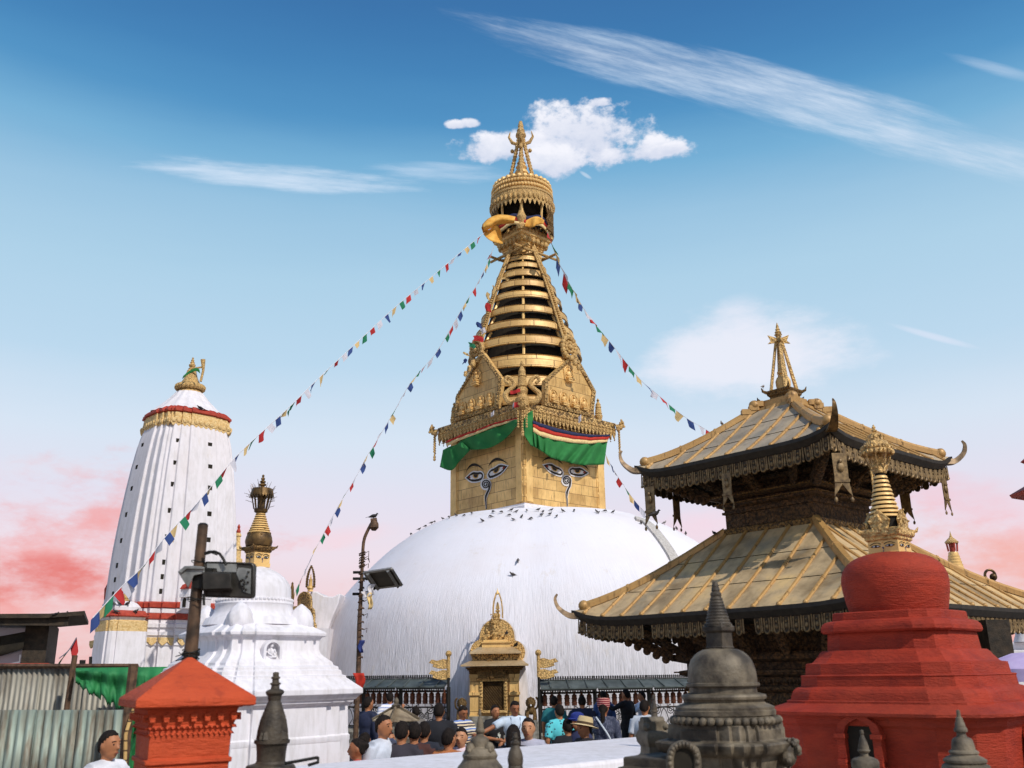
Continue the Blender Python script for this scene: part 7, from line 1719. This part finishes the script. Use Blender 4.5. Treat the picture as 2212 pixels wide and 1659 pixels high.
def person(label, crop, u, v, Y, rz=0, top=(230,228,232), bottom=(50,54,70), skin=0, hair='short', sleeves='short', L=None, R=None, lean=(0, 0), turn=(0, 0), h=1.72, vox=.013, topmat=None, extra=None, hairmat=None, legs=True, build=1.0, group='visitors in the crowd'):
    p = at(*crop(u, v), Y); s = max(p.z, .9)/h
    r = thing('person', label, 'person', (p.x - lean[0]*s*cos(radians(rz))*1.0, Y, 0), rz=radians(rz), group=group, s=s)
    lx, ly = lean; sk = SK[skin]
    W_ = lambda x, y, z: Vector((x + lx*max(0, (z-.95))/.75, y + ly*max(0, (z-.95))/.75, z))
    hc = W_(0, -.015, 1.60); tz, tx = turn
    HX = Matrix.Translation(hc) @ Matrix.Rotation(radians(tz), 4, 'Z') @ Matrix.Rotation(radians(tx), 4, 'X')
    b = build
    arms = []
    for sx, a in ((-1, L), (1, R)):
        sh = W_(sx*.185*b, 0, 1.41)
        if a is None: a = ((sx*.25*b, .03, 1.13), (sx*.25*b, -.05, .90))
        el, wr_ = Vector(a[0]), Vector(a[1]); el = W_(*el); wr_ = W_(*wr_); arms.append((sh, el, wr_))
    def torso(m, k, z1=.90):
        m.ball(W_(0, 0, .98), .17*k, 1.0*b, .72, .8, 16, 10); m.ball(W_(0, 0, 1.12), .155*k, 1.0*b, .72, 1.0, 16, 10); m.ball(W_(0, .0, 1.29), .17*k, 1.08*b, .74, 1.0, 16, 10)
        m.tube([W_(-.15*b, 0, 1.405), W_(0, 0, 1.43), W_(.15*b, 0, 1.405)], .062*k, 12)
    m = MB(); torso(m, .93); m.tube([W_(0, .01, 1.40), W_(0, .0, 1.47), hc+Vector((0, .01, -.05))], [.06, .052, .052], 12)
    X0 = m.X; m.X = HX
    m.ball((0, 0, .01), .1, .80, .98, 1.12, 18, 12); m.ball((0, -.022, -.055), .068, .88, .9, .9, 14, 9); m.ball((0, -.05, -.085), .03, 1, 1, .8, 10, 7)
    m.tube([(0, -.088, .025), (0, -.108, -.022), (0, -.094, -.034)], [.008, .015, .012], 8); m.ball((0, -.088, -.058), .016, 1.5, .7, .55, 10, 6)
    m.ball((0, -.08, .042), .03, 1.8, .5, .5, 10, 6)
    for sx in (-1, 1): m.ball((sx*.082, .005, -.005), .02, .5, .9, 1.4, 8, 6)
    m.X = X0
    for i, (sh, el, wr_) in enumerate(arms):
        m.tube([sh, sh.lerp(el, .5), el, el.lerp(wr_, .4), wr_], [.052, .048, .04, .038, .027], 10)
        d_ = (wr_-el).normalized(); sd = d_.cross(Vector((0, 0, 1))); sd = sd.normalized() if sd.length > .2 else Vector((1, 0, 0)); up = sd.cross(d_).normalized()
        pc = wr_ + d_*.045; m.tube([wr_, wr_+d_*.03, wr_+d_*.085], [.026, .036, .034], 10)
        for f in range(4):
            q = wr_ + d_*.08 + sd*(.024-.016*f); ln = (.055, .068, .072, .062)[f]; m.tube([q, q+d_*ln*.5-up*.004, q+d_*ln*.85-up*.022], [.0105, .0095, .0075], 6)
        q = wr_ + d_*.03 + sd*.03; m.tube([q, q+d_*.03+sd*.022, q+d_*.055+sd*.02], [.012, .0105, .008], 6)
    lg = [((sx*.09*b, 0, .93), (sx*.105*b, -.01, .5), (sx*.11*b, .02, .07)) for sx in (-1, 1)]
    if legs:
        for a, k, f in lg: m.tube([a, Vector(a).lerp(Vector(k), .5), k, Vector(k).lerp(Vector(f), .4), f], [.085, .075, .052, .054, .036], 12); m.tube([(f[0], .05, .035), (f[0], -.06, .04), (f[0], -.15, .025)], [.036, .04, .03], 10)
    o = m.build('body', sk, r, sharp=80); rem(o, vox, 3)
    m = MB(); torso(m, 1.13); m.tube([W_(0, .0, 1.38), W_(0, .0, 1.455)], [.105, .07], 14); m.tube([W_(-.19*b, 0, 1.40), W_(0, 0, 1.425), W_(.19*b, 0, 1.40)], .074, 12)
    for sh, el, wr_ in arms:
        if sleeves == 'long': m.tube([sh, sh.lerp(el, .5), el, el.lerp(wr_, .5), wr_], [.07, .062, .052, .048, .038], 12)
        elif sleeves == 'short': m.tube([sh, sh.lerp(el, .4), sh.lerp(el, .82)], [.075, .072, .068], 12)
        else: m.ball(sh, .065)
    m.tube([W_(0, 0, .98), W_(0, 0, .84)], [.175*b, .178*b], 18); 
    for q in range(9): a = q*2*pi/9; m.tube([W_(.14*b*cos(a), .10*sin(a), 1.2), W_(.165*b*cos(a), .12*sin(a), .86)], [.012, .02], 6)
    o = m.build('shirt', topmat or cm(top), r, sharp=80); rem(o, .016, 3)
    if legs:
        m = MB(); m.ball((0, 0, .90), .17, 1.0*b, .75, .7, 16, 10)
        for a, k, f in lg: m.tube([a, Vector(a).lerp(Vector(k), .5), k, Vector(k).lerp(Vector(f), .5), (f[0], f[1], .09)], [.10, .092, .072, .068, .062], 12)
        o = m.build('trousers', cm(bottom), r, sharp=80); rem(o, .018, 3)
    if hair:
        m = MB(); m.X = HX; hm_ = hairmat or HAIR
        vs = []; n1, n2 = 28, 16
        for j in range(n2+1):
            ph = pi*j/n2
            for i in range(n1):
                a = 2*pi*i/n1; x, y, z = sin(ph)*cos(a), sin(ph)*sin(a), cos(ph)
                f = max(0, min(1, (-y+.75)/1.35)); f = f*f*(3-2*f); th = lerp(-.72, .60, f) + .10*noise.noise(Vector((x*5, y*5, u*.1)))
                if abs(x) > .8 and y < .15: th = max(th, .12)
                e = max(0, min(1, (z-th)/.16 + .5)); rr_ = lerp(.84, 1.08 + .09*noise.noise(Vector((x*3.5, y*3.5, z*3.5+u*.01))) + .05*noise.noise(Vector((x*12, y*12, z*12+u*.01))), e)
                vs.append((x*.08*rr_, y*.1*rr_+.004, z*.112*rr_+.012))
        fs = [(j*n1+i, j*n1+(i+1) % n1, (j+1)*n1+(i+1) % n1, (j+1)*n1+i) for j in range(n2) for i in range(n1)]; m.add(vs, fs)
        if hair in ('long', 'tail'):
            w = .085 if hair == 'long' else .035
            S = [(0, .03, .06), (0, .085, -.03), (0, .105, -.13), (0, .11, -.26)] + ([(0, .115, -.4)] if hair == 'long' else [])
            m.tube(S, [w, w*1.15, w*1.1, w*.9, w*.6][:len(S)], 12)
        if hair == 'bun': m.ball((0, .11, .04), .045, n=10, m=8)
        o = m.build('hair', hm_, r, sharp=80)
        if hair in ('long', 'tail', 'bun'): rem(o, .012, 3)
    m = MB(); m.X = HX
    for sx in (-1, 1): m.ball((sx*.031, -.083, .012), .0125, 1.15, .5, .62, 8, 6); m.tube([(sx*.052, -.078, .034), (sx*.032, -.09, .040), (sx*.014, -.09, .035)], .0038, 5)
    m.build('eyes', HAIR, r)
    m = MB(); m.X = HX; m.ball((0, -.097, -.058), .012, 1.8, .5, .45, 8, 5); m.build('mouth', cm((136,62,54)), r)
    if extra: extra(r, HX, W_)
    return r
FRONT, BACK = 0, 180
P = person
P('person in loose white shirt bending forward right beside the white stupa', zL, 290, 672, 13.2, -70, top=(232,222,226), lean=(0, -.30), turn=(0, 35), skin=1, bottom=(120,98,74), h=1.66)
P('young woman with dark pulled-back hair in left profile, lowest at the white stupa corner', zL, 420, 988, 11.3, -80, top=(196,60,50), hair='bun', skin=1, h=1.7, sleeves='long')
P('dark-haired head seen from behind between the profiled woman and the white T-shirt man', zL, 500, 893, 12.4, 165, top=(60,60,72), hair='bun', skin=1)
P('young man in white T-shirt in right profile before the small pyramid-roofed shrine', zL, 735, 672, 11.6, 62, top=(214,220,232), skin=0, bottom=(60,64,80))
P('person half hidden behind the white T-shirt man, face to the right', zL, 790, 868, 12.6, 75, top=(84,72,80), hair='tail', skin=0)
P('person in navy clothes at the street lamp reaching out to a prayer wheel', zL, 545, 440, 19.5, 140, top=(44,50,76), bottom=(36,40,60), sleeves='long', R=((.34, -.1, 1.30), (.42, -.30, 1.38)), skin=0)
P('man in thin-striped white shirt turning prayer wheels on the left side', zL, 822, 382, 24, 195, topmat=STRIPE2, L=((-.3, -.1, 1.25), (-.35, -.35, 1.40)), bottom=(70,72,84))
P('man in grey jacket with back turned, right of the small pyramid roof', zL, 1150, 556, 20, 200, top=(120,114,108), sleeves='long', bottom=(60,56,56))
P('broad man in black shirt seen from behind, left of the striped shirt man', zL, 1440, 520, 15.8, 180, top=(36,36,42), bottom=(34,34,40), sleeves='long', build=1.15)
P('dark head of a child, leftmost of three small heads behind the white wall', zL, 965, 1008, 11.6, 170, top=(60,56,64), h=1.5)
P('dark head of a child, middle of three small heads behind the white wall', zL, 1125, 1004, 12.0, 185, top=(84,50,46), h=1.5)
P('dark head of a child, rightmost of three small heads behind the white wall', zL, 1250, 985, 12.6, 175, top=(44,48,60), h=1.5)
P('person with thick dark hair from behind next to the phoning woman', zL, 1560, 838, 11.6, 150, top=(196,120,70), hair='short', skin=0)
P('woman in pale pink top holding a phone to her cheek', zL, 1725, 828, 12.4, -12, top=(226,206,214), hair='short', skin=2, L=((-.27, -.08, 1.18), (-.10, -.13, 1.50)), sleeves='short')
P('man in blue and cream striped shirt looking down, left of the golden shrine', zL, 1735, 548, 17.8, 40, topmat=STRIPE, turn=(0, 25), R=((.24, -.08, 1.16), (.08, -.26, 1.22)), skin=1)
def tprint(r, HX, W_):
    m = MB(); rr = random.Random(1)
    for k in range(9): m.ball((.02+rr.uniform(-.04, .04), -.128, 1.2+rr.uniform(-.07, .07)), .016, 1, .25, 1.5, 7, 5)
    m.build('shirt_print', cm((214,218,206)), r)
P('smiling man in black T-shirt with white print and folded arms', zR, 235, 508, 18.6, 22, top=(38,36,38), bottom=(36,34,36), extra=tprint, turn=(10, 0), L=((-.26, -.06, 1.16), (-.02, -.2, 1.12)), R=((.26, -.06, 1.16), (.06, -.22, 1.06)), skin=0)
def pend(r, HX, W_):
    m = MB(); m.tube(spline([W_(-.08, -.06, 1.46), W_(-.07, -.13, 1.32), W_(0, -.145, 1.22), W_(.07, -.13, 1.32), W_(.08, -.06, 1.46)], 5), .007, 5); m.ball(W_(0, -.15, 1.19), .035, 1, .35, 1.3, 8, 6); m.ball(W_(.02, -.15, 1.13), .028, 1, .35, 1.2, 8, 6); m.build('bead_necklace', cm((40,50,84)), r)
P('young man in white T-shirt with large pendant stretching out his right arm', zR, 468, 458, 17.8, 8, top=(206,220,236), bottom=(66,70,90), extra=pend, turn=(10, 18), L=((-.42, -.10, 1.30), (-.66, -.22, 1.20)), R=((.27, .0, 1.14), (.22, -.1, .93)), skin=1)
P('long straight black hair of a person seen from behind before the white T-shirt man', zR, 450, 738, 12.1, 180, top=(44,40,46), hair='long', skin=1)
P('smiling young woman in lilac-grey top facing the camera', zR, 628, 658, 12.2, -8, top=(176,176,192), hair='tail', skin=2, sleeves='long')
P('man in teal T-shirt seen from behind at the right prayer wheels', zR, 932, 400, 22.5, 170, top=(44,122,128), bottom=(54,58,72), skin=0)
P('child in turquoise patterned shirt below the teal T-shirt man', zR, 1000, 655, 17.5, 200, topmat=M_dots('turquoise_print', (90,196,204), (40,60,70), 16), h=1.5, bottom=(50,50,56))
def phone(r, HX, W_):
    m = MB(); m.X = Matrix.Translation((-.30, -.42, 1.22)) @ Matrix.Rotation(radians(-25), 4, 'Y'); m.box(-.035, .035, -.004, .004, -.07, .09); m.build('phone', cm((206,206,214)), r)
P('man in black T-shirt from behind holding up a pale phone', zR, 1092, 668, 14.6, 190, top=(30,30,36), skin=0, extra=phone, L=((-.30, -.10, 1.12), (-.30, -.36, 1.14)))
P('man in navy T-shirt from behind touching the right prayer wheels', zR, 1262, 398, 21.5, 185, top=(48,54,78), L=None, R=((.32, -.02, 1.16), (.36, -.18, 1.02)), bottom=(54,56,70), build=1.1)
def cap_blue(r, HX, W_):
    m = MB(); m.X = HX; m.lathe([(.105, .02), (.11, .06), (.095, .11), (.05, .14), (.001, .145)], 18); m.poly([(.06*cos(a), -.09-.09*sin(a), .045) for a in [k*pi/8 for k in range(9)]], (0, 0, .012)); m.build('cap', cm((44,60,142)), r)
P('person in a blue cap just left of the straw hat', zR, 1215, 600, 14.6, -50, top=(52,56,90), extra=cap_blue, skin=0)
def straw(r, HX, W_):
    m = MB(); m.X = HX @ Matrix.Rotation(radians(-12), 4, 'X')
    S = [(.178, .035), (.185, .03), (.15, .038), (.108, .05), (.108, .06), (.1, .12), (.088, .155), (.05, .145), (.03, .14), (.001, .14)]
    m.lathe(S, 28, sy=1.08); m.build('straw_hat', cm((234,208,158)), r); m2 = MB(); m2.X = m.X.copy(); m2.lathe([(.110, .052), (.1105, .055), (.108, .082), (.105, .084)], 28, sy=1.08, cap=False); m2.build('hat_band', cm((92,72,52)), r)
P('man in a pale straw fedora and dark shirt, head turned left', zR, 1295, 622, 13.2, -60, top=(44,40,44), extra=straw, skin=0, h=1.77)
def strap(r, HX, W_):
    m = MB(); m.tube(spline([W_(.12, .04, 1.47), W_(.02, .145, 1.36), W_(-.10, .15, 1.18), W_(-.16, .1, 1.0)], 5), .014, 6); m.build('bag_strap', cm((214,222,230)), r)
    m = MB(); m.X = HX @ Matrix.Rotation(radians(8), 4, 'X'); m.lathe([(.095, .02), (.105, .05), (.115, .13), (.11, .16), (.001, .165)], 20); m.build('striped_cap', REDSTR, r)
P('person in red striped cap and dotted navy top with white strap, from behind', zR, 1510, 425, 17.0, 165, topmat=DOTS, extra=strap, skin=1, sleeves='long', h=1.76, hair='tail', R=((.27, -.1, 1.22), (.22, -.26, 1.34)))
P('man in blue shirt at the wheels behind the red striped cap', zR, 1512, 340, 25, 190, top=(66,92,144), sleeves='long')
P('man in long black suit raising a hand to the prayer wheels', zR, 1782, 320, 24.5, -130, top=(38,36,38), bottom=(32,32,36), sleeves='long', R=((.30, -.18, 1.30), (.30, -.42, 1.42)), skin=0)
P('man in white shirt and jeans reaching left to the wheels at the shelter end', zR, 1968, 343, 26, -85, top=(216,222,236), bottom=(58,68,96), sleeves='long', L=((-.2, -.22, 1.30), (-.16, -.46, 1.34)), R=((.2, -.22, 1.26), (.16, -.44, 1.22)), skin=0)
P('small dark head of a child beside the rolled stone shrine', zR, 2003, 606, 17.5, 160, top=(206,212,222), h=1.5)
r = P('man in white T-shirt walking right before the corrugated fence at bottom left', zq, 790, 1395, 9.3, 68, top=(228,228,234), skin=0, vox=.010, group='passers-by')
# woven basket and bundle hanging at the street lamp
def drop(o, vox, sm):
    pass
bpy.context.view_layer.update()
for o, vox, sm in PEND:
    a = o.modifiers.new('r', 'REMESH'); a.mode = 'VOXEL'; a.voxel_size = vox; a.use_smooth_shade = True
    b = o.modifiers.new('s', 'SMOOTH'); b.factor = .5; b.iterations = sm
dg = bpy.context.evaluated_depsgraph_get()
res = [(o, bpy.data.meshes.new_from_object(o.evaluated_get(dg), depsgraph=dg)) for o, _, _ in PEND]
for o, me in res:
    o.modifiers.clear(); old = o.data; me.materials.clear(); me.materials.append(old.materials[0]); o.data = me; me.name = old.name
# ---------------------------------------------------------------- prayer flag strings
FM = {}
def fabric(name, c):
    t = NT(name); n = t.noise(t.tc, 5, 4); col = t.mix(t.math('MULTIPLY', n, .45), lin(c), tuple(v*.6 for v in lin(c)[:3])+(1,)); m_ = t.fin(col, .8, 0, .2)
    tr = t.n('ShaderNodeBsdfTranslucent'); t.l(col, tr.inputs[0]); mx_ = t.n('ShaderNodeMixShader'); mx_.inputs[0].default_value = .35; t.l(t.b.outputs[0], mx_.inputs[1]); t.l(tr.outputs[0], mx_.inputs[2]); t.l(mx_.outputs[0], t.out.inputs[0]); return m_
FM = [fabric('flag_blue', (66,88,146)), fabric('flag_white', (222,220,228)), fabric('flag_red', (204,62,62)), fabric('flag_green', (52,136,98)), fabric('flag_yellow', (232,200,140))]
def flagstring(label, pts, ys, size, step, seed=1, start=2, gaps=()):
    rr = random.Random(seed); S = spline([(x, y, 0) for x, y in pts], 12); W3 = []
    cum = [0]
    for a, b in zip(S, S[1:]): cum.append(cum[-1]+(b-a).length)
    T = cum[-1]
    def depth(f):
        k = f*(len(ys)-1); i = min(int(k), len(ys)-2); return lerp(ys[i], ys[i+1], k-i)
    P3 = [at(p.x, p.y, depth(c/T)) for p, c in zip(S, cum)]
    r = thing('prayer_flag_string', label, 'prayer flags', P3[0]); m = MB(); m.tube(P3, .012, 4); m.build('cord', MAT['whitecloth'], r, world=True)
    def pos(d_):
        for i in range(len(cum)-1):
            if cum[i+1] >= d_: return P3[i].lerp(P3[i+1], (d_-cum[i])/(cum[i+1]-cum[i]+1e-9))
        return P3[-1]
    d_ = step*.6; k = start
    while d_ < T-step*.3:
        p = pos(d_); q = pos(min(T, d_+2)); tv = (q-p).normalized(); w = size*rr.uniform(.85, 1.1); h = size*rr.uniform(.7, .95)
        ph = rr.random()*6; sw = rr.uniform(-.9, .9); tw = rr.uniform(.35, 1.0)
        dn = (Vector((sw*.7, rr.uniform(-.4, .4), -1))).normalized()
        side = tv.cross(dn); side = side.normalized() if side.length > .1 else Vector((0, -1, 0))
        def fn(u, v, p=p, tv=tv, dn=dn, w=w, h=h, ph=ph, side=side, tw=tw):
            sq_ = 1 - .35*v*abs(sin(ph)); return p + tv*((u-.5)*w*sq_) + dn*(v*h*(.85+.15*u)) + side*(.22*w*v*sin(u*4+ph)*tw) + tv*(.3*h*v*sin(ph*2))
        m = MB(); m.sheet(fn, 5, 4); m.build('flag', FM[k % 5], r, world=True, sharp=80, fix=False)
        d_ += step*rr.uniform(.85, 1.15)*(.9+.25*(d_/T)); k += 1
flagstring('long prayer flag string from the spire down across the white curved tower', [(1046,503),(1000,541),(930,600),(860,658),(800,713),(700,806),(620,884),(540,957),(495,1003),(430,1082),(355,1162),(310,1222),(262,1268),(200,1335)], [43.5, 39, 35, 31, 28, 25, 23], .40, 22, 1)
flagstring('short tail of tattered prayer flags above the grey fence at far left', [(165,1378),(148,1405),(128,1422)], [20, 19.5], .34, 20, 9, 2)
flagstring('prayer flag string from the spire down to the gilded side shrine', [(1068,530),(1050,575),(1030,615),(1008,650),(985,690),(962,730),(938,768),(905,805),(880,838),(855,883),(808,962),(790,990),(768,1032),(740,1078),(722,1110),(703,1145),(680,1190),(664,1226),(645,1262),(632,1290)], [43.5, 43, 42.5, 42, 41.5, 41], .38, 20.5, 2, 2)
flagstring('prayer flag string from the spire down towards the pagoda upper roof', [(1182,500),(1200,550),(1218,590),(1240,630),(1262,668),(1290,706),(1320,742),(1350,780),(1385,822),(1420,852),(1455,882),(1490,908),(1522,926),(1560,952)], [43.5, 45, 47, 49.5, 52], .58, 21.5, 3, 2)
flagstring('short prayer flag string behind the right edge of the eye tower', [(1300,960),(1312,990),(1325,1014),(1345,1045),(1370,1080),(1402,1116)], [49, 48.5], .42, 20, 4, 3)
r = thing('flag_bundle', 'bundle of red, blue and green flags caught on the left side of the spire rings', 'prayer flags', at(1045, 700, SY-3.2))
rr = random.Random(6)
for (u, v, w, h, c) in ((700,915,62,90,2),(600,1110,60,60,0),(645,1170,50,60,1),(590,1260,110,60,2),(520,1330,70,50,3),(880,600,90,22,4),(455,1425,60,30,4),(440,1510,40,50,0),(700,790,40,80,4),(760,720,30,90,4)):
    z2 = Z(1700, 900, 2.765); yy = SY-1.6-(v-500)*.0024; m = MB()
    m.sheet(lambda a, b: at(*z2(u+(a-.5)*w+8*sin(b*5+u), v+(b-.5)*h+10*sin(a*4+v)), yy+.05*sin(a*7+b*3)), 6, 6); m.build('flag', FM[c], r, world=True, sharp=80, fix=False)
# red and white scraps on the cornice
r = thing('tied_scarf', 'small red scarves tied round the near corner finial of the eye tower', 'scarf', at(1118, 850, SY-4.6))
for (u, v, w, h, c) in ((855,400,95,34,2),(880,520,70,50,2),(838,530,16,40,1),(640,612,30,40,1),(1468,660,26,60,1)):
    m = MB(); m.sheet(lambda a, b: at(*z3(u+(a-.5)*w, v+(b-.5)*h-14*a+6*sin(a*5)), SY-4.75+.06*sin(a*7)), 6, 4); m.build('cloth_strip', FM[c], r, world=True, sharp=80, fix=False)
# ---------------------------------------------------------------- pigeons and crows
MAT['pigeon'] = M_basic('pigeon_grey', (96,90,86), (54,50,50), 20, .7, 0, .2); MAT['crow'] = M_basic('crow_black', (34,31,30), (22,20,20), 12, .6, 0, .2); MAT['pigeon_w'] = M_basic('pale_pigeon', (176,170,168), (110,104,100), 14, .7, 0, .2)
def bird_mesh(head=0):
    m = MB()
    m.tube([(0, .17, .10), (0, .10, .12), (0, .03, .145), (0, -.05, .16), (0, -.09, .19 if not head else .16), (0, -.10, .215 if not head else .13), (0, -.115, .225 if not head else .10)], [.014, .038, .058, .055, .034, .026, .02], 10)
    m.ball((0, -.115, .228 if not head else .095), .028, n=10, m=7); m.tube([(0, -.138, .226 if not head else .09), (0, -.165, .218 if not head else .08)], [.009, .002], 5)
    m.loft([[(-.025, .15, .105), (.025, .15, .105), (.025, .15, .118), (-.025, .15, .118)], [(-.038, .26, .075), (.038, .26, .075), (.038, .26, .082), (-.038, .26, .082)]])
    for sx in (-1, 1):
        m.tube([(sx*.045, -.04, .155), (sx*.052, .05, .14), (sx*.03, .17, .10)], [.02, .026, .006], 7); m.tube([(sx*.022, .0, .11), (sx*.022, -.005, .0)], .006, 5); m.tube([(sx*.022, .01, .004), (sx*.022, -.035, .004)], .006, 4)
    return m
meshes = {}
def bird(label, x, y, kind='pigeon', rz=None, s=1.0, group='pigeons on the dome', head=0, dig=0, Yfix=None):
    h = None
    if Yfix: h = at(x, y, Yfix)
    else:
        for k in range(46):
            ok, loc, n, idx, ob, mt = scene.ray_cast(DG, CAM, ray(x, y+k*.7).normalized(), distance=80)
            if ok: h = loc; break
    if h is None: return
    key = (kind, head)
    if key not in meshes:
        o = bird_mesh(head).build(kind, MAT[kind if kind in MAT else 'pigeon']); meshes[key] = o.data
    else: o = bpy.data.objects.new(kind, meshes[key]); COL.objects.link(o)
    if kind == 'pigeon_w': o.name = 'pigeon'
    o.location = h - Vector((0, 0, .005)); o.rotation_euler = (0, 0, rz if rz is not None else random.uniform(0, 6.28)); o.scale = (s, s, s); props(o, label, 'bird', group)
bpy.context.view_layer.update(); DG = bpy.context.evaluated_depsgraph_get()
ORD = 'first second third fourth fifth sixth seventh eighth ninth tenth eleventh twelfth thirteenth fourteenth fifteenth sixteenth seventeenth eighteenth nineteenth twentieth'.split()
z2p = zp
crest = [z2p(u, v) for u, v in ((555,295),(815,228),(893,218),(952,215),(1010,200),(1040,197),(1115,178),(1175,178),(1240,160),(1320,158),(1390,140),(1490,212))] + [z3(u, v) for u, v in ((622,1592),(645,1548),(725,1550),(800,1578),(820,1532),(835,1620),(868,1545),(965,1535),(918,1595),(1005,1612),(1075,1530),(1120,1548),(1105,1580),(1200,1530),(1185,1572),(1250,1588),(1305,1540),(1415,1535),(1625,1545),(1645,1555),(1708,1540),(1785,1550))]
left_, mid_, right_ = [p for p in crest if p[0] < 1000], [p for p in crest if 1000 <= p[0] < 1150], [p for p in crest if p[0] >= 1150]
for nm, L_ in (('on the dome crest left of the eye tower', left_), ('below the left face of the eye tower', mid_), ('below the right face of the eye tower', right_)):
    for k, (x, y) in enumerate(sorted(L_)): bird('%s pigeon from the left %s' % (ORD[k], nm), x, y, s=random.uniform(.6, .74), head=int(random.random() < .3))
for k, (u, v) in enumerate(((1830,597),(1778,730))): bird(('upper', 'lower')[k] + ' of two pigeons on the bare white dome above the golden shrine', *zp(u, v), s=.85)
zt_c = Z(2400, 1250, 1.7467)
for k, (u, v, kd) in enumerate(((288,1482,'pigeon'),(385,1442,'pigeon'),(450,1457,'pigeon_w'),(535,1477,'pigeon'),(600,1497,'pigeon'))): bird('%s pigeon from the left on the right shoulder of the dome' % ORD[k], *zt_c(u, v), kind=kd, s=.8)
bird('black pigeon perched on the arch of the golden shrine', *zs(578, 628), s=.9, group='birds on the shrines', kind='crow', Yfix=YS+.3)
bird('dark pigeon on the upper roof edge of the golden shrine', *zs(675, 752), s=.95, group='birds on the shrines', kind='crow', Yfix=YS+.1)
bird('black crow perched on top of the street lamp', 807, 1124, kind='crow', s=.6, rz=radians(120), group='crows', Yfix=YL)
bird('black crow on the upper left corner of the pagoda lower roof', *zt_c(800, 1562), kind='crow', s=.5, rz=radians(200), group='crows', Yfix=PY)
bird('pale pigeon on the left ridge of the pagoda upper roof', *zt_c(852, 792), kind='pigeon_w', s=.45, group='birds on the pagoda', Yfix=PY+.2)
bird('large dark pigeon on the right side of the pagoda roof crest', *zt_c(1465, 668), kind='crow', s=.55, group='birds on the pagoda', rz=radians(60), Yfix=PY+.3)
bird('dark pigeon half hidden behind the pagoda roof crest', *zt_c(1412, 618), kind='crow', s=.4, group='birds on the pagoda', rz=radians(60), Yfix=PY+.5)
bird('pale pigeon on the left end of the pagoda spire base', *zt_c(1140, 535), kind='pigeon_w', s=.45, group='birds on the pagoda', Yfix=PY)
bird('grey pigeon on the stepped ridge left below the pagoda spire', *zt_c(1108, 632), kind='pigeon', s=.45, group='birds on the pagoda', Yfix=PY)
for k, (u, v) in enumerate(((815,497),(862,497),(918,497))): bird('%s pigeon from the left on the small dome of the corner shrine' % ORD[k], *zq(u, v), s=.8, group='birds on the corner shrine')
for k, (u, v) in enumerate(((832,552),(975,552))): bird(('left', 'right')[k] + ' pigeon on the red band of the corner shrine', *zq(u, v), s=.75, group='birds on the corner shrine')
for k, (u, v) in enumerate(((400,572),(500,568))): bird(('left', 'right')[k] + ' of two birds on the flat roof of the glazed pavilion', *zq(u, v), kind='crow', s=.42, group='birds on the pavilion')
bird('dark bird on the red eave of the curved white tower', *zt4(1035, 500), kind='crow', s=.8, group='birds on the curved tower')
